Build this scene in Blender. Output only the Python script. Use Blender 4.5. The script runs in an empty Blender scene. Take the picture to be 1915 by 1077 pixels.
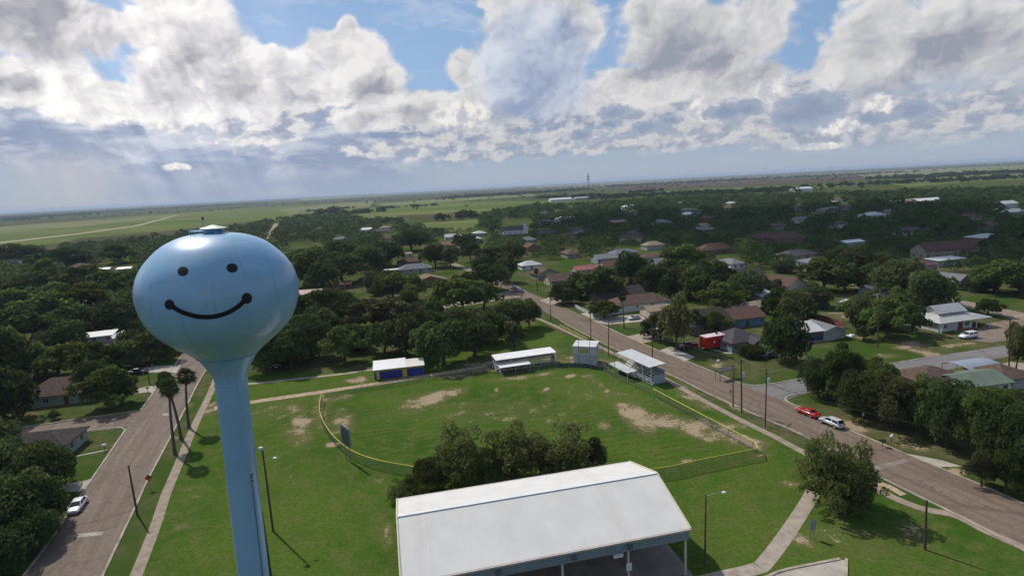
import bpy, bmesh, math, random
import numpy as np
from mathutils import Vector, Matrix
from mathutils.bvhtree import BVHTree
R = math.radians
PI = math.pi
S = bpy.context.scene
C = S.collection
rng = np.random.default_rng(7)
random.seed(7)

# ------------------------------------------------------------------ camera
# survey frame: picture points of 1915x1077, camera 48 m above the park
CAM_H = 48.0
FPX = 1063.0
ROLL = math.atan(99 / 1915.0)
PITCH = math.atan((538.5 - 347.5) * math.cos(ROLL) / FPX)
_c, _s, _cp, _sp = math.cos(ROLL), math.sin(ROLL), math.cos(PITCH), math.sin(PITCH)

def ray(px, py):
    x, y = px - 957.5, py - 538.5
    u, v = x * _c - y * _s, x * _s + y * _c
    return Vector((u, FPX * _cp - v * _sp, -FPX * _sp - v * _cp))

def g(px, py, z=0.0):
    """the point of the level z under a surveyed picture point"""
    d = ray(px, py)
    t = (z - CAM_H) / d.z
    return Vector((d.x * t, d.y * t, z))

def at_depth(px, py, depth):
    d = ray(px, py)
    return Vector((0, 0, CAM_H)) + d * (depth / FPX)

def above(base, px, py):
    """height above the ground of a picture point standing vertically over base"""
    d = ray(px, py)
    t = math.hypot(base.x, base.y) / math.hypot(d.x, d.y)
    return CAM_H + d.z * t

cam_d = bpy.data.cameras.new('camera')
cam = bpy.data.objects.new('camera', cam_d)
C.objects.link(cam)
cam_d.sensor_width = 36
cam_d.lens = 36 * FPX / 1915
cam_d.clip_start = 1
cam_d.clip_end = 120000
_r = Vector((_c, 0, 0)) ; 
_fw = Vector((0, _cp, -_sp)); _dn = Vector((0, -_sp, -_cp)); _rt = Vector((1, 0, 0))
xa = _rt * _c + _dn * _s            # picture right
ya = -(_rt * -_s + _dn * _c)        # picture up
M = Matrix((xa, ya, -_fw)).transposed().to_4x4()
M.translation = Vector((0, 0, CAM_H))
cam.matrix_world = M
S.camera = cam

# ------------------------------------------------------------------ object helpers
def tag(o, label=None, cat=None, group=None, kind=None):
    if label: o['label'] = label
    if cat: o['category'] = cat
    if group: o['group'] = group
    if kind: o['kind'] = kind
    return o

def empty(name, loc=(0, 0, 0), rz=0.0, label=None, cat=None, group=None):
    o = bpy.data.objects.new(name, None)
    C.objects.link(o)
    o.location = loc
    o.rotation_euler = (0, 0, rz)
    o.empty_display_size = 0.3
    return tag(o, label, cat, group)

def link(name, me, parent=None):
    o = bpy.data.objects.new(name, me)
    C.objects.link(o)
    if parent: o.parent = parent
    return o

KIDS = {}
def dup(root, loc, rz, label=None, group=None):
    """a copy of a thing with copies of its parts and sub-parts"""
    r = root.copy(); C.objects.link(r)
    r.location = loc; r.rotation_euler = (0, 0, rz)
    if label: r['label'] = label
    if group: r['group'] = group
    for ch in KIDS.setdefault(root.name, list(root.children)):
        c = ch.copy(); C.objects.link(c); c.parent = r
        for gr in KIDS.setdefault(ch.name, list(ch.children)):
            d = gr.copy(); C.objects.link(d); d.parent = c
    return r

class MB:
    """collects simple solids into one mesh"""
    def __init__(s): s.v = []; s.f = []; s.smooth = False
    def add(s, vs, fs):
        n = len(s.v); s.v += [tuple(p) for p in vs]; s.f += [tuple(i + n for i in f) for f in fs]; return s
    def box(s, x0, x1, y0, y1, z0, z1, m=None):
        vs = [(x0, y0, z0), (x1, y0, z0), (x1, y1, z0), (x0, y1, z0), (x0, y0, z1), (x1, y0, z1), (x1, y1, z1), (x0, y1, z1)]
        if m: vs = [m @ Vector(p) for p in vs]
        return s.add(vs, [(0, 3, 2, 1), (4, 5, 6, 7), (0, 1, 5, 4), (1, 2, 6, 5), (2, 3, 7, 6), (3, 0, 4, 7)])
    def tube(s, a, b, r0, r1=None, n=8, caps=True):
        a, b = Vector(a), Vector(b); r1 = r0 if r1 is None else r1
        d = (b - a).normalized(); u = d.orthogonal().normalized(); w = d.cross(u)
        vs = []
        for p, r in ((a, r0), (b, r1)):
            for i in range(n):
                t = 2 * PI * i / n; vs.append(p + (u * math.cos(t) + w * math.sin(t)) * r)
        fs = [(i, (i + 1) % n, n + (i + 1) % n, n + i) for i in range(n)]
        if caps: fs += [tuple(range(n - 1, -1, -1)), tuple(range(n, 2 * n))]
        return s.add(vs, fs)
    def bar(s, a, b, w, h):
        """a square bar from a to b"""
        a, b = Vector(a), Vector(b); d = (b - a).normalized()
        up = Vector((0, 0, 1)) if abs(d.z) < .9 else Vector((0, 1, 0))
        u = d.cross(up).normalized() * (w / 2); v = u.cross(d).normalized() * (h / 2)
        vs = [a - u - v, a + u - v, a + u + v, a - u + v, b - u - v, b + u - v, b + u + v, b - u + v]
        return s.add(vs, [(0, 3, 2, 1), (4, 5, 6, 7), (0, 1, 5, 4), (1, 2, 6, 5), (2, 3, 7, 6), (3, 0, 4, 7)])
    def path(s, pts, r, n=8):
        for a, b in zip(pts, pts[1:]): s.tube(a, b, r, r, n)
        return s
    def prism(s, poly, z0, z1):
        n = len(poly)
        vs = [(p[0], p[1], z0) for p in poly] + [(p[0], p[1], z1) for p in poly]
        fs = [(i, (i + 1) % n, n + (i + 1) % n, n + i) for i in range(n)] + [tuple(range(n - 1, -1, -1)), tuple(range(n, 2 * n))]
        return s.add(vs, fs)
    def lathe(s, prof, n=32, cx=0, cy=0):
        vs = []; fs = []
        for z, r in prof:
            for i in range(n):
                t = 2 * PI * i / n; vs.append((cx + r * math.cos(t), cy + r * math.sin(t), z))
        for k in range(len(prof) - 1):
            for i in range(n):
                j = (i + 1) % n
                fs.append((k * n + i, k * n + j, (k + 1) * n + j, (k + 1) * n + i))
        return s.add(vs, fs)
    def mesh(s, name, mat=None, smooth=False):
        me = bpy.data.meshes.new(name)
        me.from_pydata(s.v, [], s.f)
        if mat: me.materials.append(mat)
        if smooth: me.shade_smooth()
        me.validate(); me.update()
        return me
    def build(s, name, mat, parent=None, smooth=False, bevel=0):
        o = link(name, s.mesh(name, mat, smooth), parent)
        if bevel:
            b = o.modifiers.new('bevel', 'BEVEL'); b.width = bevel; b.segments = 2; b.limit_method = 'ANGLE'
        return o

def recalc(o):
    bm = bmesh.new(); bm.from_mesh(o.data)
    bmesh.ops.recalc_face_normals(bm, faces=bm.faces); bm.to_mesh(o.data); bm.free()
    return o

# ------------------------------------------------------------------ material helpers
def nt(mat):
    return mat.node_tree.nodes, mat.node_tree.links

def node(N, typ, **kw):
    n = N.new(typ)
    ins = kw.pop('ins', {})
    for k, v in kw.items(): setattr(n, k, v)
    for k, v in ins.items(): n.inputs[k].default_value = v
    return n

def ramp(N, stops, interp='LINEAR'):
    n = N.new('ShaderNodeValToRGB'); cr = n.color_ramp; cr.interpolation = interp
    while len(cr.elements) > len(stops): cr.elements.remove(cr.elements[-1])
    while len(cr.elements) < len(stops): cr.elements.new(1)
    for e, (p, c) in zip(cr.elements, stops):
        e.position = p; e.color = (*c, 1) if len(c) == 3 else c
    return n

MATS = {}
def mat(name, col, rough=0.8, var=0.12, scale=3.0, metal=0.0, coat=0.0, spec=0.4, bump=0.0, objrand=0.0, detail=6, stretch=(1, 1, 1), col2=None):
    """a surface whose colour wanders a little (wear and dust) by 3-D noise"""
    if name in MATS: return MATS[name]
    m = bpy.data.materials.new(name); m.use_nodes = True; N, L = nt(m)
    b = N['Principled BSDF']
    b.inputs['Roughness'].default_value = rough; b.inputs['Metallic'].default_value = metal
    b.inputs['Coat Weight'].default_value = coat; b.inputs['Coat Roughness'].default_value = 0.08
    b.inputs['Specular IOR Level'].default_value = spec
    tc = node(N, 'ShaderNodeTexCoord'); mp = node(N, 'ShaderNodeMapping', ins={'Scale': stretch})
    L.new(tc.outputs['Object'], mp.inputs['Vector'])
    nz = node(N, 'ShaderNodeTexNoise', ins={'Scale': scale, 'Detail': detail, 'Roughness': .62})
    L.new(mp.outputs[0], nz.inputs['Vector'])
    c2 = col2 or tuple(c * (1 - 2.2 * var) for c in col)
    c1 = tuple(min(1, c * (1 + var)) for c in col)
    rp = ramp(N, [(.28, c2), (.62, c1)])
    L.new(nz.outputs[0], rp.inputs[0])
    out = rp.outputs[0]
    if objrand:
        oi = node(N, 'ShaderNodeObjectInfo')
        mr = node(N, 'ShaderNodeMapRange', ins={3: 1 - objrand, 4: 1 + objrand})
        L.new(oi.outputs['Random'], mr.inputs[0])
        mx = node(N, 'ShaderNodeVectorMath', operation='SCALE'); L.new(out, mx.inputs[0]); L.new(mr.outputs[0], mx.inputs['Scale'])
        out = mx.outputs[0]
    L.new(out, b.inputs['Base Color'])
    if bump:
        bp = node(N, 'ShaderNodeBump', ins={'Strength': bump, 'Distance': .05}); L.new(nz.outputs[0], bp.inputs['Height']); L.new(bp.outputs[0], b.inputs['Normal'])
    MATS[name] = m
    return m

def ribbed(name, col, axis='x', pitch=.3, rough=.5, var=.08, metal=0.0, depth=.03, stain=None):
    """sheet metal or boards: ribs along one object axis, some weathering"""
    if name in MATS: return MATS[name]
    m = mat(name, col, rough, var, .35, metal); N, L = nt(m); b = N['Principled BSDF']
    tc = N['Texture Coordinate']
    sx = node(N, 'ShaderNodeSeparateXYZ'); L.new(tc.outputs['Object'], sx.inputs[0])
    mu = node(N, 'ShaderNodeMath', operation='MULTIPLY', ins={1: 2 * PI / pitch}); L.new(sx.outputs['xyz'.index(axis)], mu.inputs[0])
    sn = node(N, 'ShaderNodeMath', operation='SINE'); L.new(mu.outputs[0], sn.inputs[0])
    pw = node(N, 'ShaderNodeMapRange', ins={1: .6, 2: 1.0}); L.new(sn.outputs[0], pw.inputs[0])
    bp = node(N, 'ShaderNodeBump', ins={'Strength': .8, 'Distance': depth}); L.new(pw.outputs[0], bp.inputs['Height']); L.new(bp.outputs[0], b.inputs['Normal'])
    return m

def shingles(name, col):
    if name in MATS: return MATS[name]
    m = mat(name, col, .95, .18, 1.4, spec=.15, detail=9); N, L = nt(m); b = N['Principled BSDF']
    tc = N['Texture Coordinate']; sx = node(N, 'ShaderNodeSeparateXYZ'); L.new(tc.outputs['Object'], sx.inputs[0])
    mu = node(N, 'ShaderNodeMath', operation='MULTIPLY', ins={1: 9.0}); L.new(sx.outputs[2], mu.inputs[0])
    fr = node(N, 'ShaderNodeMath', operation='FRACT'); L.new(mu.outputs[0], fr.inputs[0])
    bp = node(N, 'ShaderNodeBump', ins={'Strength': .5, 'Distance': .03}); L.new(fr.outputs[0], bp.inputs['Height']); L.new(bp.outputs[0], b.inputs['Normal'])
    return m

def strip(name, pts, width, z, material, kind='structure'):
    """a ribbon of ground following a line of points"""
    pts = [Vector((p.x, p.y, 0)) for p in pts]; L_, R_ = [], []
    for i, p in enumerate(pts):
        a = pts[max(0, i - 1)]; b = pts[min(len(pts) - 1, i + 1)]
        d = (b - a).normalized(); n = Vector((-d.y, d.x, 0)) * (width / 2)
        L_.append(p + n); R_.append(p - n)
    return sheet(name, L_, R_, z, material, kind)

def sheet(name, L_, R_, z, material, kind='structure'):
    vs = [(p.x, p.y, z) for p in L_] + [(p.x, p.y, z) for p in R_]; n = len(L_)
    fs = [(i, n + i, n + i + 1, i + 1) for i in range(n - 1)]
    me = bpy.data.meshes.new(name); me.from_pydata(vs, [], fs); me.materials.append(material)
    me.update(); o = link(name, me)
    recalc(o)
    if o.data.polygons[0].normal.z < 0: o.data.flip_normals()
    return tag(o, kind=kind)

def smooth_line(pts, n=8):
    """Catmull-Rom through the points"""
    P = [pts[0] * 2 - pts[1]] + list(pts) + [pts[-1] * 2 - pts[-2]]; out = []
    for i in range(1, len(P) - 2):
        for k in range(n):
            t = k / n
            out.append(.5 * ((2 * P[i]) + (P[i + 1] - P[i - 1]) * t + (2 * P[i - 1] - 5 * P[i] + 4 * P[i + 1] - P[i + 2]) * t * t + (3 * P[i] - P[i - 1] - 3 * P[i + 1] + P[i + 2]) * t ** 3))
    return out + [pts[-1]]

def gl(*pts): return [g(*p) for p in pts]
# ------------------------------------------------------------------ sun, sky, air
SUN_AZ, SUN_EL = -44.0, 48.0          # degrees right of the view axis / above the horizon
sd = Vector((math.sin(R(SUN_AZ)) * math.cos(R(SUN_EL)), math.cos(R(SUN_AZ)) * math.cos(R(SUN_EL)), math.sin(R(SUN_EL))))
sun_d = bpy.data.lights.new('sun', 'SUN'); sun_d.energy = 4.0; sun_d.angle = R(.55); sun_d.color = (1, .94, .85)
sun = bpy.data.objects.new('sun', sun_d); C.objects.link(sun)
sun.rotation_euler = sd.to_track_quat('Z', 'Y').to_euler()
sun.location = sd * 200

W = bpy.data.worlds.new('World'); S.world = W; W.use_nodes = True
N, L = W.node_tree.nodes, W.node_tree.links
N.clear()
def vm(op, a=None, b=None, c=None):
    n = N.new('ShaderNodeVectorMath'); n.operation = op
    for i, x in enumerate((a, b, c)):
        if x is None: continue
        if hasattr(x, 'links'): L.new(x, n.inputs[i])
        else: n.inputs[i].default_value = x
    return n.outputs['Value'] if op in ('LENGTH', 'DOT_PRODUCT', 'DISTANCE') else n.outputs[0]
def mt(op, a, b=None, c=None, clamp=False):
    n = N.new('ShaderNodeMath'); n.operation = op; n.use_clamp = clamp
    for i, x in enumerate((a, b, c)):
        if x is None: continue
        if hasattr(x, 'links'): L.new(x, n.inputs[i])
        else: n.inputs[i].default_value = x
    return n.outputs[0]
def mr(x, a, b, c=0., d=1., smooth=True):
    n = N.new('ShaderNodeMapRange'); n.interpolation_type = 'SMOOTHSTEP' if smooth else 'LINEAR'
    L.new(x, n.inputs[0])
    for i, v in ((1, a), (2, b), (3, c), (4, d)):
        if hasattr(v, 'links'): L.new(v, n.inputs[i])
        else: n.inputs[i].default_value = v
    return n.outputs[0]
def mix(f, a, b):
    n = N.new('ShaderNodeMix'); n.data_type = 'RGBA'
    for s_, x in ((n.inputs['Factor'], f), (n.inputs[6], a), (n.inputs[7], b)):
        if hasattr(x, 'links'): L.new(x, s_)
        else: s_.default_value = (*x, 1) if isinstance(x, tuple) else x
    return n.outputs[2]
def noise(v, scale, detail=8., rough=.55, lac=2.0, dist=0.):
    n = N.new('ShaderNodeTexNoise'); n.noise_dimensions = '2D'
    for k, x in (('Scale', scale), ('Detail', detail), ('Roughness', rough), ('Lacunarity', lac), ('Distortion', dist)): n.inputs[k].default_value = x
    L.new(v, n.inputs['Vector']); return n
def comb(x, y, z=0.):
    n = N.new('ShaderNodeCombineXYZ')
    for i, v in enumerate((x, y, z)):
        if hasattr(v, 'links'): L.new(v, n.inputs[i])
        else: n.inputs[i].default_value = v
    return n.outputs[0]

# compass position of a view direction: azimuth right of the view axis and elevation, both in degrees
tc = N.new('ShaderNodeTexCoord'); sep = N.new('ShaderNodeSeparateXYZ'); L.new(tc.outputs['Generated'], sep.inputs[0])
az = mt('MULTIPLY', mt('ARCTAN2', sep.outputs[0], sep.outputs[1]), 180 / PI)
el = mt('MULTIPLY', mt('ARCSINE', sep.outputs[2]), 180 / PI)
P0 = comb(az, el, 0.)
def ang(px, py):
    d = ray(px, py).normalized(); return math.degrees(math.atan2(d.x, d.y)), math.degrees(math.asin(d.z))
sky = N.new('ShaderNodeTexSky'); sky.sky_type = 'NISHITA'; sky.sun_disc = False
sky.sun_elevation = R(SUN_EL); sky.sun_rotation = R(SUN_AZ); sky.air_density = 1.0; sky.dust_density = .6; sky.ozone_density = 1.5
bg_sky = N.new('ShaderNodeBackground'); bg_sky.inputs['Strength'].default_value = .1
L.new(sky.outputs[0], bg_sky.inputs[0])

def field(vec, blobs, k=.12):
    """smooth union of ellipses: 1 in a middle, 0 on a rim, negative outside"""
    acc = None
    for (px, py, rx, ry) in blobs:
        a, e = ang(px, py)
        ix = 2 / (ang(px + rx, py)[0] - ang(px - rx, py)[0]); iy = 2 / (ang(px, py - ry)[1] - ang(px, py + ry)[1])
        l = vm('LENGTH', vm('MULTIPLY_ADD', vec, (ix, iy, 0), (-a * ix, -e * iy, 0)))
        acc = l if acc is None else mt('SMOOTH_MIN', acc, l, k)
    return mt('SUBTRACT', 1., acc)

CUMULUS = [(70, 40, 150, 80), (185, 60, 50, 55), (60, 150, 150, 50), (190, 190, 130, 45),
    (310, 50, 75, 90), (390, 60, 60, 95), (430, 130, 70, 80), (330, 150, 95, 60), (470, 175, 70, 50), (300, 200, 180, 32),
    (525, 125, 38, 38), (575, 140, 35, 50),
    (650, 105, 78, 50), (690, 145, 68, 48), (615, 165, 60, 42), (655, 62, 22, 30),
    (760, 200, 100, 34), (850, 205, 60, 36), (690, 222, 80, 25),
    (970, 70, 70, 95), (1055, 55, 75, 85), (872, 130, 42, 38), (930, 185, 60, 48), (1000, 160, 90, 75), (930, 5, 48, 16),
    (1250, 60, 95, 105), (1330, 90, 100, 80), (1425, 45, 62, 75), (1210, 160, 110, 45), (1400, 145, 80, 40), (1110, 185, 80, 36),
    (1640, 80, 95, 100), (1760, 90, 130, 115), (1870, 100, 90, 110), (1585, 130, 65, 50), (1700, 175, 160, 36), (1900, 250, 40, 26)]
GREY = [(75, 48, 150, 66), (100, 80, 110, 26), (400, 130, 75, 60), (330, 165, 70, 35), (455, 165, 40, 35), (1020, 165, 70, 75), (1060, 70, 45, 45), (960, 220, 90, 40),
    (1270, 95, 95, 58), (1390, 125, 100, 40), (1790, 95, 140, 60), (1660, 165, 90, 25), (690, 165, 45, 20), (30, 160, 50, 22), (800, 215, 80, 20), (560, 175, 40, 40)]
BANK = [(150, 250, 330, 60), (560, 255, 230, 70), (820, 265, 220, 45), (650, 320, 160, 60), (400, 330, 200, 40), (1130, 215, 240, 45), (1500, 225, 300, 45), (1850, 215, 160, 40)]
SCUD = [(1148, 210, 32, 15), (1143, 232, 22, 10), (1205, 239, 34, 15), (1253, 227, 24, 12), (1360, 210, 52, 18), (1400, 204, 34, 17), (1520, 205, 78, 38), (1475, 218, 40, 20),
    (1628, 222, 34, 15), (1712, 206, 46, 22), (1088, 254, 26, 14)]
PUFF = [(310, 238, 44, 12), (125, 222, 24, 9), (1312, 205, 34, 26), (1430, 178, 38, 34), (1565, 232, 44, 24), (1640, 200, 30, 28), (330, 312, 30, 8), (1530, 274, 55, 7), (860, 215, 60, 30)]

sunward = Vector((-.76, .65, 0))
# slow swirl of the air moves the outlines
wn = noise(vm('MULTIPLY', P0, (.16, .2, 1)), 1., 5., .6)
warp = vm('MULTIPLY_ADD', wn.outputs['Color'], (3.4, 2.6, 0), (-1.7, -1.3, 0))
Pw = vm('ADD', P0, warp)

def billow(vec, sc, det=3.):
    v = N.new('ShaderNodeTexVoronoi'); v.voronoi_dimensions = '2D'; v.feature = 'SMOOTH_F1'; v.normalize = True
    for k_, x in (('Scale', sc), ('Detail', det), ('Roughness', .5), ('Lacunarity', 2.2), ('Smoothness', .35)): v.inputs[k_].default_value = x
    L.new(vec, v.inputs['Vector']); return v.outputs['Distance']

def density(off, det=7.):
    q = vm('MULTIPLY', vm('ADD', Pw, tuple(off)) if off else Pw, (1., 1.25, 1.))
    n = noise(q, .34, det, .55)
    b = billow(q, .42)
    return mt('ADD', mt('MULTIPLY_ADD', n.outputs[0], 1.05, -.52), mt('MULTIPLY_ADD', b, -.65, .26))
def relief(off):
    q = vm('MULTIPLY', vm('ADD', Pw, tuple(off)), (1., 1.2, 1.))
    n = noise(q, .21, 4., .5); b = billow(q, .36, 2.)
    return mt('MULTIPLY_ADD', b, -1.1, mt('MULTIPLY', n.outputs[0], 1.5))

E0 = field(vm('MULTIPLY_ADD', warp, (.45, .45, 0), P0), CUMULUS)
# the rest of the sky, out of this view: scattered cumulus
dirn = noise(tc.outputs['Generated'], 3.2, 3., .5); dirn_n = dirn; dirn.noise_dimensions = '3D'
side = mr(mt('MAXIMUM', mt('ABSOLUTE', az), mt('MULTIPLY_ADD', el, 1.5, 18.)), 45., 56.)
E0 = mt('ADD', mt('MULTIPLY', E0, mt('SUBTRACT', 1., side)), mt('MULTIPLY', mt('MULTIPLY_ADD', dirn.outputs[0], 4., -2.3), side))
D0 = density(None)
r0 = relief(Vector((0, 0, 0))); r1 = relief(sunward * .45); r2 = relief(sunward * 1.6)
dens = mt('MULTIPLY_ADD', E0, 1.25, mt('ADD', D0, .12))
lit = mt('MULTIPLY_ADD', mt('SUBTRACT', r0, r1), .75, mt('MULTIPLY', mt('SUBTRACT', r0, r2), .55))
alpha = mt('MULTIPLY', mr(dens, -.02, .40), mr(mt('MULTIPLY_ADD', D0, 2.2, el), 4.2, 7.5))
gfield = field(vm('MULTIPLY_ADD', warp, (.5, .5, 0), P0), GREY, .35)
Gf = mr(mt('MULTIPLY_ADD', D0, .45, gfield), -.55, .6)
thick = mr(dens, .1, 1.3)
shade = mt('ADD', mt('MULTIPLY', Gf, .70), mt('MULTIPLY', thick, .28))
heavy = mr(field(vm('MULTIPLY_ADD', warp, (.4, .4, 0), P0), [(60, 50, 150, 62), (150, 75, 70, 40), (1290, 105, 95, 45), (1800, 105, 140, 45), (430, 150, 50, 45)], .3), -.2, .6)
shade = mr(mt('SUBTRACT', mt('MULTIPLY_ADD', heavy, .26, mt('MULTIPLY_ADD', mt('SUBTRACT', r0, .35), -.45, shade)), lit), -.12, 1.28, 0., 1., False)
azl = mr(az, -30., 6., 0., 1.)
white = mix(azl, (.95, .925, .915), (.74, .73, .728))
grey = mix(azl, (.335, .34, .395), (.315, .34, .405))
cb = mr(field(P0, [(1000, 130, 130, 140)], .3), -.1, .4)
grey = mix(cb, grey, (.30, .37, .53)); white = mix(cb, white, (.66, .71, .80))
cum = mix(shade, white, grey)

# lower middle clouds, soft, between the tall ones and the horizon
MID = [(1250, 268, 260, 14), (1620, 262, 200, 14), (950, 290, 200, 9), (760, 278, 130, 16), (1350, 240, 220, 26), (1750, 250, 180, 22), (1110, 190, 110, 55), (1230, 215, 120, 45), (1330, 195, 110, 45), (1500, 190, 160, 55), (1680, 215, 150, 45), (1850, 190, 90, 50), (1000, 262, 150, 22), (1180, 268, 120, 16), (880, 230, 120, 40), (720, 205, 120, 40), (470, 225, 120, 50), (540, 180, 60, 50), (60, 165, 110, 40), (250, 205, 110, 28), (470, 250, 50, 22), (800, 268, 80, 14), (1500, 262, 110, 12)]
mq = vm('MULTIPLY', vm('MULTIPLY_ADD', warp, (.5, .35, 0), P0), (1., 1.7, 1.))
mn = noise(mq, .55, 7., .58); mb = billow(mq, .8, 3.); mb1 = billow(vm('ADD', mq, (-.3, .35, 0)), .8, 3.)
mE = mt('ADD', field(vm('MULTIPLY_ADD', warp, (.6, .5, 0), P0), MID, .25), mt('MULTIPLY_ADD', mn.outputs[0], 1.5, mt('MULTIPLY_ADD', mb, -.6, -.42)))
mid_a = mr(mE, -.05, .5)
mlit = mt('ADD', mr(mn.outputs[0], .62, .36, .0, 1.), mt('MULTIPLY', mt('SUBTRACT', mb, mb1), 1.2), None, True)
mid_c = mix(mlit, mix(azl, (.86, .835, .82), (.64, .635, .64)), mix(azl, (.37, .405, .50), (.34, .385, .475)))

# far bank of cloud, blue with distance, paler towards the horizon
nb = noise(vm('MULTIPLY', P0, (.16, .42, 1.)), 1.1, 7., .6, 2., .3)
bankE = mt('MULTIPLY_ADD', field(vm('MULTIPLY_ADD', warp, (.8, .4, 0), P0), BANK, .3), .9, mt('MULTIPLY_ADD', nb.outputs[0], 1.5, -.55))
bank_a = mr(bankE, -.1, .45)
bank_c = mix(mr(nb.outputs[0], .40, .68), (.265, .33, .48), mix(azl, (.55, .595, .70), (.56, .60, .65)))
bank_c = mix(mr(el, .3, 4.5), mix(azl, (.325, .385, .515), (.375, .455, .56)), bank_c)

# small dark clouds and small white ones in front
nsc = noise(P0, 1.1, 7., .6)
Ws = vm('MULTIPLY_ADD', nsc.outputs['Color'], (1.5, 1.1, 0), vm('ADD', P0, (-.75, -.55, 0)))
bl = billow(P0, 1.2)
tat = mt('MULTIPLY_ADD', bl, -.8, .33)
scE = mt('ADD', field(Ws, SCUD, .15), tat); sc_a = mr(scE, -.02, .3)
sc_c = mix(mr(scE, .1, .9), (.36, .42, .54), (.26, .325, .45))
puE = mt('MULTIPLY_ADD', tat, .7, field(vm('MULTIPLY_ADD', nsc.outputs['Color'], (.9, .5, 0), vm('ADD', P0, (-.45, -.25, 0))), PUFF, .1)); pu_a = mr(puE, -.05, .4)
pu_c = mix(mr(mt('SUBTRACT', nsc.outputs[0], mt('MULTIPLY', lit, .5)), .35, .7), (.93, .89, .84), (.55, .57, .62))

# thin high streaks
ci = noise(vm('MULTIPLY', vm('ADD', P0, warp), (.09, .55, 1.)), 1., 6., .6)
ci_a = mt('MULTIPLY', mr(ci.outputs[0], .46, .72), mr(el, 9., 15., 0., .75))

# rain under the left clouds, lit through a gap
rn = noise(vm('MULTIPLY', P0, (.55, .03, 1.)), 1., 3., .5)
a0, e0 = ang(120, 330)
rainL = mt('MULTIPLY', mr(mt('ABSOLUTE', mt('SUBTRACT', az, a0)), 0., 6., .6, 0.), mr(el, 5.5, 2.5))
rainL = mt('MULTIPLY', rainL, mr(rn.outputs[0], .3, .7, .4, 1.))

base = mix(mr(el, 0., 11.), (.40, .47, .555), (.235, .40, .68))
bg_cloud = N.new('ShaderNodeBackground'); bg_cloud.inputs['Strength'].default_value = 1.
col = mix(ci_a, base, (.72, .77, .86))
cover = ci_a
col = mix(bank_a, col, bank_c)
col = mix(rainL, col, (.56, .53, .54))
col = mix(mt('MULTIPLY', mid_a, mr(el, .6, 3.2, .12, .88)), col, mid_c)
col = mix(alpha, col, cum)
col = mix(mt('MULTIPLY', pu_a, .85), col, pu_c)
col = mix(mt('MULTIPLY', sc_a, .9), col, sc_c)
# bright air below the hidden sun
ga, ge = ang(330, 170)
gl_ = vm('LENGTH', vm('MULTIPLY', vm('ADD', P0, (-ga, -ge, 0)), (.060, .085, 0)))
rayn = noise(comb(mt('MULTIPLY_ADD', az, .55, mt('MULTIPLY', el, .22)), 3.3), 1., 3., .5)
glow = mt('MULTIPLY', mr(gl_, 1.25, .1, 0., 1.), mr(rayn.outputs[0], .34, .68, .35, 1.25))
gadd = N.new('ShaderNodeMix'); gadd.data_type = 'RGBA'; gadd.blend_type = 'ADD'; L.new(mt('MULTIPLY', glow, 1.), gadd.inputs['Factor']); L.new(col, gadd.inputs[6]); gadd.inputs[7].default_value = (.125, .12, .115, 1); col = gadd.outputs[2]
# clear sky between the clouds is the Nishita sky
clear = mt('MULTIPLY', mt('MULTIPLY', mt('MULTIPLY', mt('SUBTRACT', 1., mid_a), mt('SUBTRACT', 1., alpha)), mt('SUBTRACT', 1., bank_a)), mr(el, 2., 14., 0., .55))
L.new(col, bg_cloud.inputs[0])
ms = N.new('ShaderNodeMixShader'); L.new(clear, ms.inputs[0]); L.new(bg_cloud.outputs[0], ms.inputs[1]); L.new(bg_sky.outputs[0], ms.inputs[2])
wo = N.new('ShaderNodeOutputWorld'); L.new(ms.outputs[0], wo.inputs['Surface'])
W.cycles.sampling_method = 'MANUAL'; W.cycles.sample_map_resolution = 512
# ------------------------------------------------------------------ ground
def axis(fine0, fine1, step, far, grow=1.22):
    a = list(np.arange(fine0, fine1, step)); s_ = step; x = fine0; lo = []
    while x > -far: s_ *= grow; x -= s_; lo.append(x)
    s_ = step; x = a[-1]; hi = []
    while x < far: s_ *= grow; x += s_; hi.append(x)
    return np.array(lo[::-1] + a + hi)
gx = axis(-130, 190, 1.0, 60000); gy = axis(28, 250, .8, 60000)
X, Y = np.meshgrid(gx, gy); nx, ny = len(gx), len(gy)
co = np.zeros((nx * ny, 3), np.float32); co[:, 0] = X.ravel(); co[:, 1] = Y.ravel()
me = bpy.data.meshes.new('ground'); me.vertices.add(nx * ny); me.vertices.foreach_set('co', co.ravel())
ii = (np.arange(ny - 1)[:, None] * nx + np.arange(nx - 1)[None, :]).ravel()
q = np.stack([ii, ii + 1, ii + nx + 1, ii + nx], 1).astype(np.int32)
me.loops.add(q.size); me.loops.foreach_set('vertex_index', q.ravel())
me.polygons.add(len(q)); me.polygons.foreach_set('loop_start', np.arange(0, q.size, 4, dtype=np.int32))
me.update(calc_edges=True)
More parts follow.
